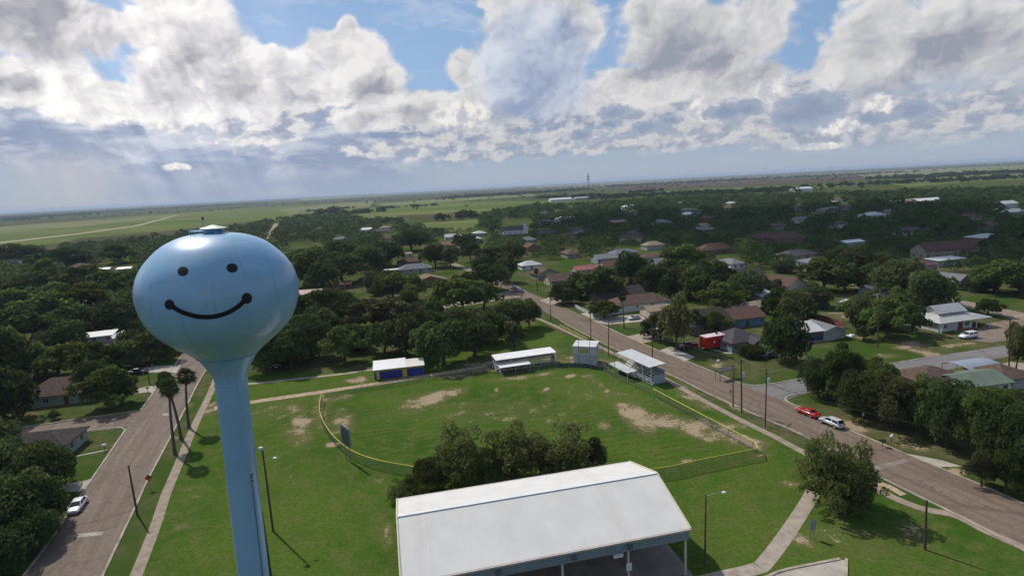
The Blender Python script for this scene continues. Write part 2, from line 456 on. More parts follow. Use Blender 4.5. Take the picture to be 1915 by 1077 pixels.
# worn places, given where they were surveyed: centre, half sizes, slant, strength
WORN = [(930, 770, 190, 26, -.03, .22), (1150, 745, 120, 14, .1, .2), (760, 770, 120, 10, -.1, .16), (1060, 715, 120, 20, 0, .14), (520, 900, 90, 60, 0, .12), (350, 950, 40, 90, 0, .14), (680, 960, 50, 60, 0, .12), (1600, 1010, 180, 40, .1, .22), (1420, 930, 80, 30, 0, .12), (520, 770, 70, 20, 0, .25), (800, 747, 50, 13, -.25, .95), (845, 735, 30, 8, -.25, .8), (1190, 780, 36, 24, .5, 1.), (1170, 765, 26, 12, .3, .8), (1245, 788, 55, 12, .2, .9), (1290, 800, 60, 16, .35, .75), (1130, 795, 14, 9, .1, .6),
        (1345, 808, 60, 14, .42, .8), (1390, 822, 40, 10, .4, .8), (1284, 862, 13, 5, -.1, 1.2), (1415, 826, 30, 8, .1, .8), (1420, 852, 26, 5, -.1, .5),
        (564, 788, 20, 12, .1, 1.1), (560, 812, 34, 24, 0., .45), (548, 762, 18, 10, 0., .5), (600, 770, 16, 40, 0., .5), (622, 831, 12, 5, 0., 1.1), (625, 745, 40, 6, -.2, .6), (640, 790, 26, 26, 0, .5),
        (1340, 735, 40, 9, .5, .8), (1290, 742, 30, 8, .4, .6), (1380, 760, 30, 7, .45, .6), (1315, 760, 22, 6, .3, .5), (1275, 722, 26, 8, .4, .5), (1342, 793, 20, 5, 0., .8), (1362, 795, 34, 8, .1, .7),
        (660, 712, 16, 5, 0, .8), (676, 710, 12, 8, 0, .9), (860, 700, 40, 7, -.1, .6), (930, 690, 20, 5, 0, .7), (905, 680, 50, 10, -.1, .55), (960, 707, 60, 4, -.1, .55), (1015, 700, 30, 4, -.15, .6), (1100, 703, 10, 6, 0, .4),
        (1067, 703, 10, 4, -.2, 1.1), (1020, 729, 8, 4, -.5, 1.), (1095, 703, 6, 3, 0, .9), (1128, 724, 18, 4, .7, .6), (1112, 712, 14, 4, .5, .5), (1150, 735, 26, 3, .1, .6), (928, 729, 6, 4, 0, .7), (923, 739, 6, 3, 0, .7), (1027, 786, 8, 6, 0, .8),
        (1100, 675, 100, 8, .1, .6), (1180, 690, 40, 8, .4, .7), (1230, 690, 50, 10, .4, .6), (900, 690, 30, 5, -.1, .6), (985, 665, 70, 12, -.1, .6),
        (337, 984, 13, 5, -.1, .9), (362, 702, 16, 8, -.1, .8), (345, 760, 18, 8, -.2, .55), (390, 768, 14, 12, 0, .5), (325, 820, 16, 6, 0, .4), (405, 760, 20, 10, 0, .6),
        (1498, 1012, 16, 8, 0, 1.), (1520, 1022, 8, 4, 0, .8), (1640, 908, 30, 10, .4, .7), (1530, 875, 20, 8, .3, .5), (1700, 1000, 60, 30, .2, .25), (1480, 905, 30, 8, 0, .35),
        (1745, 878, 40, 10, .3, .9), (1790, 882, 26, 10, 0, .9), (1595, 795, 30, 10, .3, .9), (1660, 800, 40, 10, .3, .5), (1700, 830, 60, 12, .3, .45), (1800, 905, 40, 10, .3, .4),
        (1705, 645, 40, 8, .1, .8), (1690, 650, 24, 5, 0, .7), (1790, 645, 40, 4, -.1, .7), (1725, 658, 50, 6, .2, .6), (1745, 663, 26, 5, .1, .9), (1660, 665, 30, 4, 0, .5), (1341, 683, 16, 6, 0, .6), (1570, 662, 20, 6, 0, .5), (1545, 680, 30, 5, 0, .4), (1620, 632, 30, 5, .1, .6),
        (1890, 612, 40, 12, 0, .8), (1890, 588, 40, 6, .1, .7), (1640, 538, 40, 8, .1, .8), (1600, 530, 30, 5, .1, .6), (1480, 500, 40, 4, 0, .6), (1050, 590, 40, 8, .4, .6), (990, 600, 16, 6, .3, .5), (1150, 600, 30, 6, .3, .6), (960, 575, 60, 8, 0, .6), (900, 590, 60, 6, 0, .5), (780, 590, 80, 8, 0, .5), (690, 585, 60, 10, .4, .6), (730, 545, 20, 30, .3, .5),
        (160, 640, 200, 8, -.1, .7), (80, 660, 70, 10, -.1, .6), (30, 640, 50, 10, 0, .6), (60, 610, 60, 8, 0, .45), (150, 745, 60, 4, -.1, .4), (60, 860, 40, 10, 0, .4), (150, 905, 20, 5, 0, .6), (725, 1000, 10, 30, 0, .5), (745, 700, 12, 5, 0, .6), (1590, 590, 60, 14, 0, .4), (1450, 560, 60, 10, 0, .4), (560, 600, 60, 10, 0, .3), (700, 900, 20, 8, 0, .3)]
def to_px(x, y):
    fw = y * _cp + CAM_H * _sp; dn = -(y * _sp - CAM_H * _cp)
    u = FPX * x / fw; v = FPX * dn / fw
    return 957.5 + u * _c + v * _s, 538.5 - u * _s + v * _c
ahead = co[:, 1] > 20
PX, PY = to_px(co[:, 0], np.where(ahead, co[:, 1], 1e5))
worn = np.zeros(nx * ny, np.float32)
for cx, cy, rx, ry, sl, st in WORN:
    dx = (PX - cx); dy = PY - cy - sl * dx
    worn = np.maximum(worn, st * np.clip(1.35 - np.sqrt((dx / rx) ** 2 + (dy / ry) ** 2), 0, 1) * ahead)
worn = np.clip(worn, 0, 1.2)
# outfield where the mower lines show
OUT = [(612, 752), (640, 800), (700, 845), (780, 868), (960, 862), (1215, 872), (1405, 835), (1300, 800), (1180, 755), (1000, 760), (800, 765), (690, 755)]
def inside(poly, x, y):
    r = np.zeros(x.shape, bool); n = len(poly)
    for i in range(n):
        (x0, y0), (x1, y1) = poly[i], poly[(i + 1) % n]
        c = ((y0 > y) != (y1 > y)) & (x < (x1 - x0) * (y - y0) / (y1 - y0 + 1e-9) + x0); r ^= c
    return r
mow = (inside(OUT, PX, PY) & ahead).astype(np.float32)
PARK = [(470, 700), (700, 690), (1000, 600), (1500, 835), (1600, 900), (1915, 1030), (1915, 1300), (150, 1300), (390, 720)]
park = (inside(PARK, PX, PY) & ahead).astype(np.float32)
for nm, arr in (('worn', worn), ('mow', mow), ('park', park)):
    a_ = me.attributes.new(nm, 'FLOAT', 'POINT'); a_.data.foreach_set('value', arr.astype(np.float32))

def grass_material():
    m = bpy.data.materials.new('grass_ground'); m.use_nodes = True; N, L = nt(m); b = N['Principled BSDF']
    b.inputs['Roughness'].default_value = 1.0; b.inputs['Specular IOR Level'].default_value = .0
    geo = node(N, 'ShaderNodeNewGeometry')
    def nz(sc, det=6, ro=.6, st=(1, 1, 1)):
        mp = node(N, 'ShaderNodeMapping', ins={'Scale': st}); L.new(geo.outputs['Position'], mp.inputs[0])
        n = node(N, 'ShaderNodeTexNoise', ins={'Scale': sc, 'Detail': det, 'Roughness': ro}); L.new(mp.outputs[0], n.inputs['Vector']); return n.outputs[0]
    def m_(op, a, b_=None, clamp=False):
        n = N.new('ShaderNodeMath'); n.operation = op; n.use_clamp = clamp
        for i, x in enumerate((a, b_)):
            if x is None: continue
            if hasattr(x, 'links'): L.new(x, n.inputs[i])
            else: n.inputs[i].default_value = x
        return n.outputs[0]
    def mx(f, a, c):
        n = N.new('ShaderNodeMix'); n.data_type = 'RGBA'
        for s_, x in ((n.inputs['Factor'], f), (n.inputs[6], a), (n.inputs[7], c)):
            if hasattr(x, 'links'): L.new(x, s_)
            else: s_.default_value = (*x, 1) if isinstance(x, tuple) else x
        return n.outputs[2]
    def sm(x, a, c, d=0., e=1.):
        n = node(N, 'ShaderNodeMapRange', interpolation_type='SMOOTHSTEP', ins={1: a, 2: c, 3: d, 4: e}); L.new(x, n.inputs[0]); return n.outputs[0]
    at = {k: node(N, 'ShaderNodeAttribute', attribute_name=k).outputs['Fac'] for k in ('worn', 'mow', 'park')}
    big = nz(.045, 5, .55); med = nz(.35, 8, .72); fine = nz(1.9, 6, .78)
    g1 = mx(sm(big, .36, .64), (.042, .092, .012), (.076, .126, .018))
    g2 = mx(sm(med, .42, .62, 0, .75), g1, (.110, .122, .036))
    g3 = mx(sm(fine, .38, .68, 0, .62), g2, (.022, .046, .008))
    # town ground between the trees is drier than the park
    dry = mx(sm(med, .35, .65), (.050, .072, .020), (.12, .10, .055))
    dry = mx(sm(big, .40, .60), (.042, .074, .014), dry)
    c = mx(at['park'], dry, g3)
    # rows left by the mower
    sp = node(N, 'ShaderNodeSeparateXYZ'); L.new(geo.outputs['Position'], sp.inputs[0])
    d_ = m_('ADD', m_('MULTIPLY', sp.outputs[0], -.208), m_('MULTIPLY', sp.outputs[1], .978))
    d_ = m_('ADD', d_, m_('MULTIPLY', nz(.09, 2), 2.2))
    w = m_('SINE', m_('ADD', m_('MULTIPLY', d_, 3.3), m_('MULTIPLY', med, 2.2))); rows = m_('MULTIPLY', sm(w, .5, 1.), m_('MULTIPLY', at['mow'], m_('MULTIPLY', sm(med, .34, .6), sm(nz(.16, 4), .40, .58))))
    c = mx(m_('MULTIPLY', rows, .62), c, (.016, .034, .008))
    # bare earth
    c = mx(m_('MULTIPLY', sm(at['worn'], .03, .45), m_('MULTIPLY', sm(fine, .3, .6, .35, .95), .85)), c, (.115, .105, .045))
    e_ = m_('ADD', at['worn'], m_('ADD', m_('MULTIPLY', m_('SUBTRACT', nz(1.7, 9, .82), .5), 3.2), m_('MULTIPLY', m_('SUBTRACT', nz(.28, 3, .5), .52), 2.0)))
    e_ = m_('MULTIPLY', sm(e_, .46, .66), sm(at['worn'], .02, .2))
    earth = mx(nz(1.6, 6, .7), (.21, .155, .095), (.42, .33, .23))
    c = mx(m_('MULTIPLY', e_, .92), c, earth)
    L.new(c, b.inputs['Base Color'])
    bp = node(N, 'ShaderNodeBump', ins={'Strength': .5, 'Distance': .12}); L.new(m_('ADD', fine, med), bp.inputs['Height']); L.new(bp.outputs[0], b.inputs['Normal'])
    return m
me.materials.append(grass_material())
ground = tag(link('ground', me), kind='structure')

# ------------------------------------------------------------------ roads, kerbs, paths
def road_mat(name, c1, c2, stretch_dir):
    if name in MATS: return MATS[name]
    m = bpy.data.materials.new(name); m.use_nodes = True; N, L = nt(m); b = N['Principled BSDF']
    b.inputs['Roughness'].default_value = .92; b.inputs['Specular IOR Level'].default_value = .25
    geo = node(N, 'ShaderNodeNewGeometry')
    rt = node(N, 'ShaderNodeVectorRotate', rotation_type='Z_AXIS', ins={'Angle': -math.atan2(stretch_dir[1], stretch_dir[0])}); L.new(geo.outputs['Position'], rt.inputs['Vector'])
    ml = node(N, 'ShaderNodeMapping', ins={'Scale': (.05, .9, 1)}); L.new(rt.outputs[0], ml.inputs[0])
    a = node(N, 'ShaderNodeTexNoise', ins={'Scale': 1., 'Detail': 6, 'Roughness': .6}); L.new(ml.outputs[0], a.inputs['Vector'])
    f = node(N, 'ShaderNodeTexNoise', ins={'Scale': 1.3, 'Detail': 8, 'Roughness': .72}); L.new(geo.outputs['Position'], f.inputs['Vector'])
    ad = node(N, 'ShaderNodeMath', operation='ADD'); L.new(a.outputs[0], ad.inputs[0]); L.new(f.outputs[0], ad.inputs[1])
    rp = ramp(N, [(.38, tuple(x * .78 for x in c1)), (.5, c1), (.62, c2)]); hf = node(N, 'ShaderNodeMath', operation='MULTIPLY', ins={1: .5}); L.new(ad.outputs[0], hf.inputs[0]); L.new(hf.outputs[0], rp.inputs[0])
    # cracks sealed dark
    v = node(N, 'ShaderNodeTexVoronoi', feature='DISTANCE_TO_EDGE', ins={'Scale': .11}); wv = node(N, 'ShaderNodeVectorMath', operation='MULTIPLY_ADD'); L.new(f.outputs['Color'], wv.inputs[0]); wv.inputs[1].default_value = (5, 5, 0); L.new(geo.outputs['Position'], wv.inputs[2]); L.new(wv.outputs[0], v.inputs['Vector'])
    cr = node(N, 'ShaderNodeMapRange', ins={1: .006, 2: .02, 3: .5, 4: 0}); L.new(v.outputs['Distance'], cr.inputs[0])
    mx = node(N, 'ShaderNodeMix', data_type='RGBA'); L.new(cr.outputs[0], mx.inputs['Factor']); L.new(rp.outputs[0], mx.inputs[6]); mx.inputs[7].default_value = (*(x * .45 for x in c1), 1)
    L.new(mx.outputs[2], b.inputs['Base Color'])
    bp = node(N, 'ShaderNodeBump', ins={'Strength': .3, 'Distance': .03}); L.new(f.outputs[0], bp.inputs['Height']); L.new(bp.outputs[0], b.inputs['Normal'])
    MATS[name] = m; return m
brown_road = road_mat('brown_road', (.156, .116, .085), (.204, .157, .117), (.36, -.93))
left_road = road_mat('left_road', (.154, .117, .089), (.202, .157, .121), (.35, -.93))
grey_road = road_mat('grey_road', (.165, .155, .150), (.215, .205, .20), (.97, .25))
dirt_road = road_mat('dirt_road', (.23, .18, .135), (.31, .25, .19), (.97, .25))
concrete = mat('concrete', (.31, .262, .21), .9, .14, .8, spec=.2, bump=.1)
walk_mat = mat('walkway', (.27, .215, .165), .95, .16, .7, spec=.2)
kerb_mat = mat('kerb_concrete', (.33, .285, .225), .9, .2, .5, spec=.2)
pale_concrete = mat('pale_concrete', (.36, .32, .27), .9, .12, .5, spec=.2)

def resample(pts, k):
    d = [0.]
    for p, q in zip(pts, pts[1:]): d.append(d[-1] + (q - p).length)
    out = []; j = 0
    for i in range(k):
        t = d[-1] * i / (k - 1)
        while j < len(pts) - 2 and d[j + 1] < t: j += 1
        out.append(pts[j].lerp(pts[j + 1], (t - d[j]) / max(1e-9, d[j + 1] - d[j])))
    return out
def strip_edges(name, L_px, R_px, z, m, n=6):
    a, b = smooth_line(gl(*L_px), n), smooth_line(gl(*R_px), n)
    k = max(len(a), len(b)); sheet(name, resample(a, k), resample(b, k), z, m)

def kerb(name, px, h=.13, w=.35, n=6, closed=False, m=None):
    """a raised kerb along a surveyed line"""
    pts = smooth_line(gl(*px), n); mb = MB(); vs = []
    for i, p in enumerate(pts):
        a = pts[max(0, i - 1)]; b = pts[min(len(pts) - 1, i + 1)]; d = (b - a).normalized(); nrm = Vector((-d.y, d.x, 0)) * (w / 2)
        vs += [p + nrm, p - nrm, p - nrm + Vector((0, 0, h)), p + nrm + Vector((0, 0, h))]
    fs = []
    for i in range(len(pts) - 1):
        o = i * 4
        fs += [(o + 3, o + 2, o + 6, o + 7), (o + 2, o + 1, o + 5, o + 6), (o, o + 3, o + 7, o + 4)]
    mb.add(vs, fs)
    return tag(recalc(mb.build(name, m or kerb_mat)), kind='structure')

R1L = [(884, 505), (925, 530), (958, 548), (992, 567), (1048.6, 600), (1085.7, 621), (1146, 651), (1260, 704), (1333, 740), (1438.7, 787), (1500.6, 813.8), (1643.5, 891), (1785.6, 961), (1915, 1029), (2150, 1155)]
R1R = [(905, 505), (960, 532), (1000, 551), (1030, 563), (1108, 599), (1167, 627), (1234, 656.6), (1300, 682), (1390, 719), (1472, 752), (1492, 760), (1591, 805), (1692, 848), (1806, 895), (1915, 942), (2150, 1050)]
strip_edges('main_road', R1L, R1R, .012, brown_road)
kerb('main_road_kerb', R1L[4:])
kerb('main_road_kerb', R1R[4:9]); kerb('main_road_kerb', R1R[10:])
strip_edges('upper_road', [(838, 494), (858, 500), (880, 510)], [(852, 492), (880, 502), (905, 512)], .011, dirt_road)
R2L = [(420, 560), (342.5, 661.7), (310, 704), (262.8, 766.8), (236, 802), (173, 894), (92, 1012), (44, 1077), (-40, 1190)]
R2R = [(449, 590), (384.7, 692), (349.7, 758), (320.7, 814), (277, 896), (254.4, 945), (191.7, 1077), (150, 1170)]
strip_edges('left_road', R2L, R2R, .012, left_road)
kerb('left_road_kerb', R2R); kerb('left_road_kerb', R2L[1:4]); kerb('left_road_kerb', R2L[4:])
strip_edges('left_side_street', [(-200, 826), (43, 800), (163.7, 782), (240, 770), (262, 765)], [(-200, 842), (20, 828), (107, 813), (205, 803), (245, 797)], .008, left_road)
kerb('side_street_kerb', [(-100, 816), (43, 799), (163.7, 781), (235, 771), (258, 768)])
kerb('side_street_kerb', [(107, 813.5), (190, 802.5), (222, 799.5), (234, 803)])
strip_edges('right_side_street', [(1385, 716), (1417, 720), (1497, 708), (1651, 683), (1737, 668), (1838, 652), (1915, 640), (2200, 595)], [(1475, 756), (1478, 744), (1530, 731), (1660, 711), (1759, 694), (1830, 678), (1915, 661), (2200, 612)], .008, grey_road)
kerb('right_street_kerb', [(1391, 719), (1410, 721.5), (1445, 717.5), (1497, 708.5), (1651, 682.8), (1737, 668)])
kerb('right_street_kerb', [(1492, 760), (1474, 752), (1469, 747), (1474, 741), (1495, 736)])
strip_edges('cross_street', [(700, 582), (793, 572), (875, 562), (930, 548), (960, 540)], [(700, 592), (793, 580), (875, 571), (945, 559), (985, 556)], .008, dirt_road)
strip_edges('far_right_street', [(1560, 520), (1640, 533), (1766, 556), (1818, 565), (1915, 585), (2100, 622)], [(1560, 528), (1640, 545), (1766, 568), (1820, 578), (1915, 600), (2100, 642)], .010, dirt_road)
strip_edges('far_street', [(512, 418), (505, 432), (497, 446)], [(528, 418), (520, 432), (508, 446)], .03, dirt_road)
strip_edges('far_street', [(640, 410), (650, 416), (658, 426)], [(648, 409), (664, 416), (668, 426)], .03, dirt_road)
strip_edges('back_street', [(0, 652), (150, 640), (260, 628), (345, 618)], [(0, 661), (150, 648), (260, 636), (345, 626)], .008, dirt_road)
strip_edges('left_drive', [(243, 690), (290, 685), (338, 682)], [(243, 699), (290, 696), (330, 697)], .016, pale_concrete)
strip_edges('left_drive', [(250, 728), (280, 722), (296, 722)], [(250, 737), (276, 733), (286, 736)], .016, pale_concrete)
strip_edges('left_drive', [(95, 908), (150, 900), (176, 893)], [(95, 922), (150, 918), (158, 917)], .016, pale_concrete)
# footpaths
strip('footpath', smooth_line(gl((404, 708), (391, 740), (362, 800), (333, 870), (310, 925), (290, 985), (254, 1077), (225, 1150)), 5), 1.6, .018, walk_mat)
strip('footpath', smooth_line(gl((400, 722), (474, 717), (560, 708), (640, 699), (696, 691)), 5), 1.4, .018, concrete)
strip('footpath', smooth_line(gl((988, 588), (1039, 610), (1090, 634), (1163, 668), (1240, 706), (1300, 740), (1375, 780), (1450, 817), (1481, 834), (1530, 860), (1590, 893)), 5), 1.5, .018, walk_mat)
strip('footpath', smooth_line(gl((1590, 893), (1635, 914), (1716, 948), (1785, 963), (1846, 993), (1915, 1024), (2100, 1115)), 5), 1.5, .02, walk_mat)
strip('footpath', smooth_line(gl((1520, 918), (1512, 935), (1470, 1000), (1430, 1052), (1412, 1063), (1340, 1080), (1290, 1092)), 5), 2.0, .022, concrete)
strip('dirt_path', smooth_line(gl((400, 764), (470, 752), (530, 743), (600, 733), (660, 724), (720, 715), (790, 704), (870, 691), (910, 683)), 5), 2.4, .014, mat('path_earth', (.36, .275, .185), 1., .22, .9, spec=.1))
strip('dirt_path', smooth_line(gl((1600, 905), (1650, 905), (1690, 925)), 4), 1.2, .010, MATS['path_earth'])
def slab(name, px, z, m):
    pts = gl(*px); me = bpy.data.meshes.new(name); me.from_pydata([(p.x, p.y, z) for p in pts], [], [tuple(range(len(pts)))]); me.materials.append(m); me.update()
    if me.polygons[0].normal.z < 0: me.flip_normals()
    return tag(link(name, me), kind='structure')
slab('parking_pavement', [(1430, 1082), (1470, 1066), (1572, 1046), (1582, 1048), (1580, 1090), (1500, 1130), (1430, 1130)], .02, pale_concrete)
kerb('parking_kerb', [(1380, 1098), (1430, 1080), (1470, 1065), (1570, 1045)]); kerb('parking_kerb', [(1583, 1045), (1582, 1070), (1580, 1110)])
slab('driveway', [(1234, 655), (1254, 648), (1300, 668), (1280, 676)], .02, pale_concrete)
slab('driveway', [(1085, 586), (1120, 583), (1150, 592), (1195, 588), (1215, 600), (1135, 607), (1118, 603)], .02, pale_concrete)
slab('driveway', [(1172, 629), (1205, 622), (1240, 634), (1200, 642)], .02, concrete)
slab('driveway', [(1692, 847), (1760, 860), (1800, 872), (1755, 873)], .02, pale_concrete)
slab('driveway', [(1010, 562), (1030, 555), (1060, 552), (1062, 560), (1030, 570)], .02, concrete)
slab('driveway', [(1840, 690), (1890, 676), (1920, 680), (1915, 710), (1860, 715)], .02, concrete)
slab('gravel_lot', [(1800, 634), (1845, 605), (1925, 592), (1990, 615), (1930, 632), (1850, 640)], .005, mat('lot_gravel', (.20, .155, .12), 1., .2, .6, spec=.1))
strip('footpath', smooth_line(gl((1312, 650), (1330, 652), (1360, 660), (1395, 657)), 5), 1.0, .018, pale_concrete)
strip('footpath', gl((118, 858), (165, 848), (200, 841)), .5, .018, pale_concrete)
slab('road_patch', [(122, 1003), (150, 997), (195, 993), (190, 1000), (150, 1004)], .016, mat('road_patch_pale', (.30, .265, .23), .9, .2, .5))
slab('road_patch', [(305, 773), (316, 772), (315, 776), (304, 777)], .016, MATS['road_patch_pale'])
slab('road_patch', [(1630, 872), (1690, 858), (1700, 862), (1640, 880)], .016, mat('road_patch_worn', (.21, .178, .148), .9, .2, .5))

# ------------------------------------------------------------------ country beyond the town
def crop_mat(name, c1, c2, rot, sc=.004):
    if name in MATS: return MATS[name]
    m = bpy.data.materials.new(name); m.use_nodes = True; N, L = nt(m); b = N['Principled BSDF']
    b.inputs['Roughness'].default_value = 1.; b.inputs['Specular IOR Level'].default_value = 0.
    geo = node(N, 'ShaderNodeNewGeometry'); rt = node(N, 'ShaderNodeVectorRotate', rotation_type='Z_AXIS', ins={'Angle': rot}); L.new(geo.outputs['Position'], rt.inputs['Vector'])
    ml = node(N, 'ShaderNodeMapping', ins={'Scale': (.25, 1.5, 1)}); L.new(rt.outputs[0], ml.inputs[0])
    a = node(N, 'ShaderNodeTexNoise', ins={'Scale': sc, 'Detail': 9, 'Roughness': .68}); L.new(ml.outputs[0], a.inputs['Vector'])
    rp = ramp(N, [(.36, c1), (.64, c2)]); L.new(a.outputs[0], rp.inputs[0]); L.new(rp.outputs[0], b.inputs['Base Color'])
    MATS[name] = m; return m
cg = crop_mat('crop_green', (.075, .115, .030), (.150, .165, .062), .3)
cp = crop_mat('crop_pale', (.13, .155, .065), (.185, .185, .095), .2)
cd = crop_mat('crop_dark', (.055, .062, .028), (.095, .085, .045), .2)
cb_ = crop_mat('ploughed', (.060, .045, .034), (.10, .075, .055), .25)
ct = crop_mat('stubble', (.15, .13, .085), (.20, .17, .11), .25)
ck = crop_mat('track_earth', (.27, .26, .17), (.33, .30, .20), .25)
_k = [0]
def field_sheet(px, m, name='field'):
    _k[0] += 1
    return slab(name, px, .05 + .02 * _k[0], m)
# the wide band of green fields to the left
field_sheet([(-400, 500), (-400, 424), (0, 421), (160, 410), (330, 398), (480, 388), (640, 379), (680, 382), (640, 400), (500, 414), (430, 420), (300, 440), (150, 450), (0, 468)], cg)
field_sheet([(-400, 433), (0, 424), (200, 411), (440, 393), (330, 404), (150, 424), (0, 436), (-400, 462)], cp)
field_sheet([(150, 446), (330, 430), (505, 410), (500, 416), (440, 426), (300, 446), (150, 460), (60, 466)], cd)
field_sheet([(-200, 478), (0, 452.5), (150, 436), (250, 422), (330, 402), (334, 402.4), (262, 422.5), (150, 438.2), (0, 455.5), (-200, 482)], ck, 'track')
field_sheet([(520, 392), (640, 380), (700, 376), (690, 388), (600, 396), (540, 402)], cp)
field_sheet([(660, 396), (700, 388), (830, 378), (905, 376), (1050, 376), (1100, 378), (1000, 384), (900, 396), (880, 404), (760, 412), (690, 412)], cg)
field_sheet([(700, 381), (860, 370), (1000, 363), (1000, 366), (860, 376), (720, 386)], cp)
field_sheet([(780, 418), (900, 410), (890, 425), (830, 437), (790, 432)], cg)
field_sheet([(740, 404), (880, 396), (890, 404), (770, 412)], cd)
field_sheet([(0, 418), (200, 402), (460, 384), (700, 368), (1000, 351), (1000, 355), (700, 375), (400, 392), (200, 408), (0, 424)], cd)
# right
field_sheet([(1125, 353), (1250, 344), (1480, 335), (1700, 324), (1700, 330), (1500, 342), (1300, 351), (1180, 357)], cb_)
field_sheet([(1000, 349), (1200, 340), (1500, 326), (1915, 309), (1915, 313), (1500, 331), (1200, 345), (1000, 354)], ct)
field_sheet([(1600, 325), (1760, 317), (1915, 311), (1915, 318), (1720, 328), (1620, 333)], cp)
field_sheet([(1190, 362), (1300, 354), (1480, 348), (1660, 338), (1700, 342), (1520, 354), (1330, 362), (1240, 368)], cg)
field_sheet([(1640, 342), (1740, 332), (1915, 320), (1915, 336), (1800, 342), (1700, 350)], cg)
field_sheet([(560, 372), (760, 360), (960, 350), (960, 352), (760, 363), (560, 376)], cp)
field_sheet([(1540, 524), (1580, 522), (1640, 532), (1600, 536), (1545, 532)], cg, 'lawn')
# ------------------------------------------------------------------ water tower
tower_blue = mat('tower_paint', (.215, .390, .560), .40, .06, .25, coat=.35, spec=.5, detail=5)
# weld seams between the plates and faint run-off streaks
_N, _L = nt(tower_blue); _b = _N['Principled BSDF']; _tc = _N['Texture Coordinate']; _src = _b.inputs['Base Color'].links[0].from_socket
_gr = node(_N, 'ShaderNodeSeparateXYZ'); _L.new(_tc.outputs['Object'], _gr.inputs[0])
_at = node(_N, 'ShaderNodeMath', operation='ARCTAN2'); _L.new(_gr.outputs[1], _at.inputs[0]); _L.new(_gr.outputs[0], _at.inputs[1])
_cy = node(_N, 'ShaderNodeCombineXYZ'); _L.new(_at.outputs[0], _cy.inputs[0]); _L.new(_gr.outputs[2], _cy.inputs[1])
_mp = node(_N, 'ShaderNodeMapping', ins={'Scale': (9., .22, 1.)}); _L.new(_cy.outputs[0], _mp.inputs[0])
_st = node(_N, 'ShaderNodeTexNoise', ins={'Scale': 1., 'Detail': 6, 'Roughness': .65}); _L.new(_mp.outputs[0], _st.inputs['Vector'])
_sr = node(_N, 'ShaderNodeMapRange', ins={1: .52, 2: .75, 3: 0, 4: .30}); _L.new(_st.outputs[0], _sr.inputs[0])
_m1 = node(_N, 'ShaderNodeMix', data_type='RGBA'); _L.new(_sr.outputs[0], _m1.inputs['Factor']); _L.new(_src, _m1.inputs[6]); _m1.inputs[7].default_value = (.15, .27, .40, 1)
_bk = node(_N, 'ShaderNodeTexBrick', offset=.5, ins={'Color1': (0, 0, 0, 1), 'Color2': (0, 0, 0, 1), 'Mortar': (1, 1, 1, 1), 'Scale': 1., 'Mortar Size': .012, 'Brick Width': .785, 'Row Height': 2.45}); _mb = node(_N, 'ShaderNodeMapping', ins={'Location': (0, -.9, 0)}); _L.new(_cy.outputs[0], _mb.inputs[0]); _L.new(_mb.outputs[0], _bk.inputs['Vector'])
_ms = node(_N, 'ShaderNodeMath', operation='MULTIPLY', ins={1: .35}); _L.new(_bk.outputs['Color'], _ms.inputs[0])
_m2 = node(_N, 'ShaderNodeMix', data_type='RGBA'); _L.new(_ms.outputs[0], _m2.inputs['Factor']); _L.new(_m1.outputs[2], _m2.inputs[6]); _m2.inputs[7].default_value = (.11, .24, .38, 1); _L.new(_m2.outputs[2], _b.inputs['Base Color'])
tower_dark = mat('tower_trim_blue', (.10, .26, .42), .45, .08, .6)
black_paint = mat('black_paint', (.006, .006, .008), .5, .05, 1., spec=.3)
white_metal = mat('white_metal', (.72, .72, .70), .5, .08, .6)
LEAN = .027                               # the shaft stands very slightly off plumb
tower = empty('water_tower', (-23.62 - LEAN * 30, 45.0, 0), 0, 'light blue water tower with a black smiling face on its round tank', 'water tower')
tower.rotation_euler = (0, LEAN, 0)
TOP = 45.6
prof_top = [(0, .02), (.03, .63), (.10, 1.39), (.21, 2.09), (.42, 2.78), (.74, 3.45), (1.12, 4.0), (1.66, 4.58), (2.3, 5.12), (3.0, 5.53), (3.74, 5.78), (4.43, 5.88), (5.07, 5.86), (5.87, 5.71), (6.62, 5.44), (7.37, 5.01), (8.01, 4.44), (8.71, 3.66), (9.29, 2.95), (9.83, 2.36)]
prof_neck = [(9.83, 2.30), (10.2, 2.06), (10.63, 1.82), (11.11, 1.55), (11.55, 1.34), (11.96, 1.24), (12.23, 1.22)]
def dense(pr, n=4):
    v = smooth_line([Vector((z, r, 0)) for z, r in pr], n); return [(p.x, max(.001, p.y)) for p in v]
tk = MB().lathe([(TOP - z, r) for z, r in dense(prof_top)][::-1], 96)
tank = tk.build('tank', tower_blue, tower, smooth=True)
nk = MB().lathe([(TOP - z, r) for z, r in dense(prof_neck)][::-1], 64)
nk.build('neck', tower_blue, tower, smooth=True)
MB().lathe([(TOP - 9.90, 2.24), (TOP - 9.90, 2.37), (TOP - 9.80, 2.42), (TOP - 9.80, 2.24)], 64).build('seam_ring', tower_dark, tower, smooth=True)
sh = MB().lathe([(0, 3.0), (.4, 2.6), (3., 1.7), (5.5, 1.25), (TOP - 12.2, 1.215)], 64)
sh.build('shaft', tower_blue, tower, smooth=True)
for zz in (TOP - 12.3,):
    MB().lathe([(zz - .05, 1.2), (zz - .05, 1.25), (zz + .05, 1.25), (zz + .05, 1.2)], 64).build('shaft_band', tower_blue, tower, smooth=True)
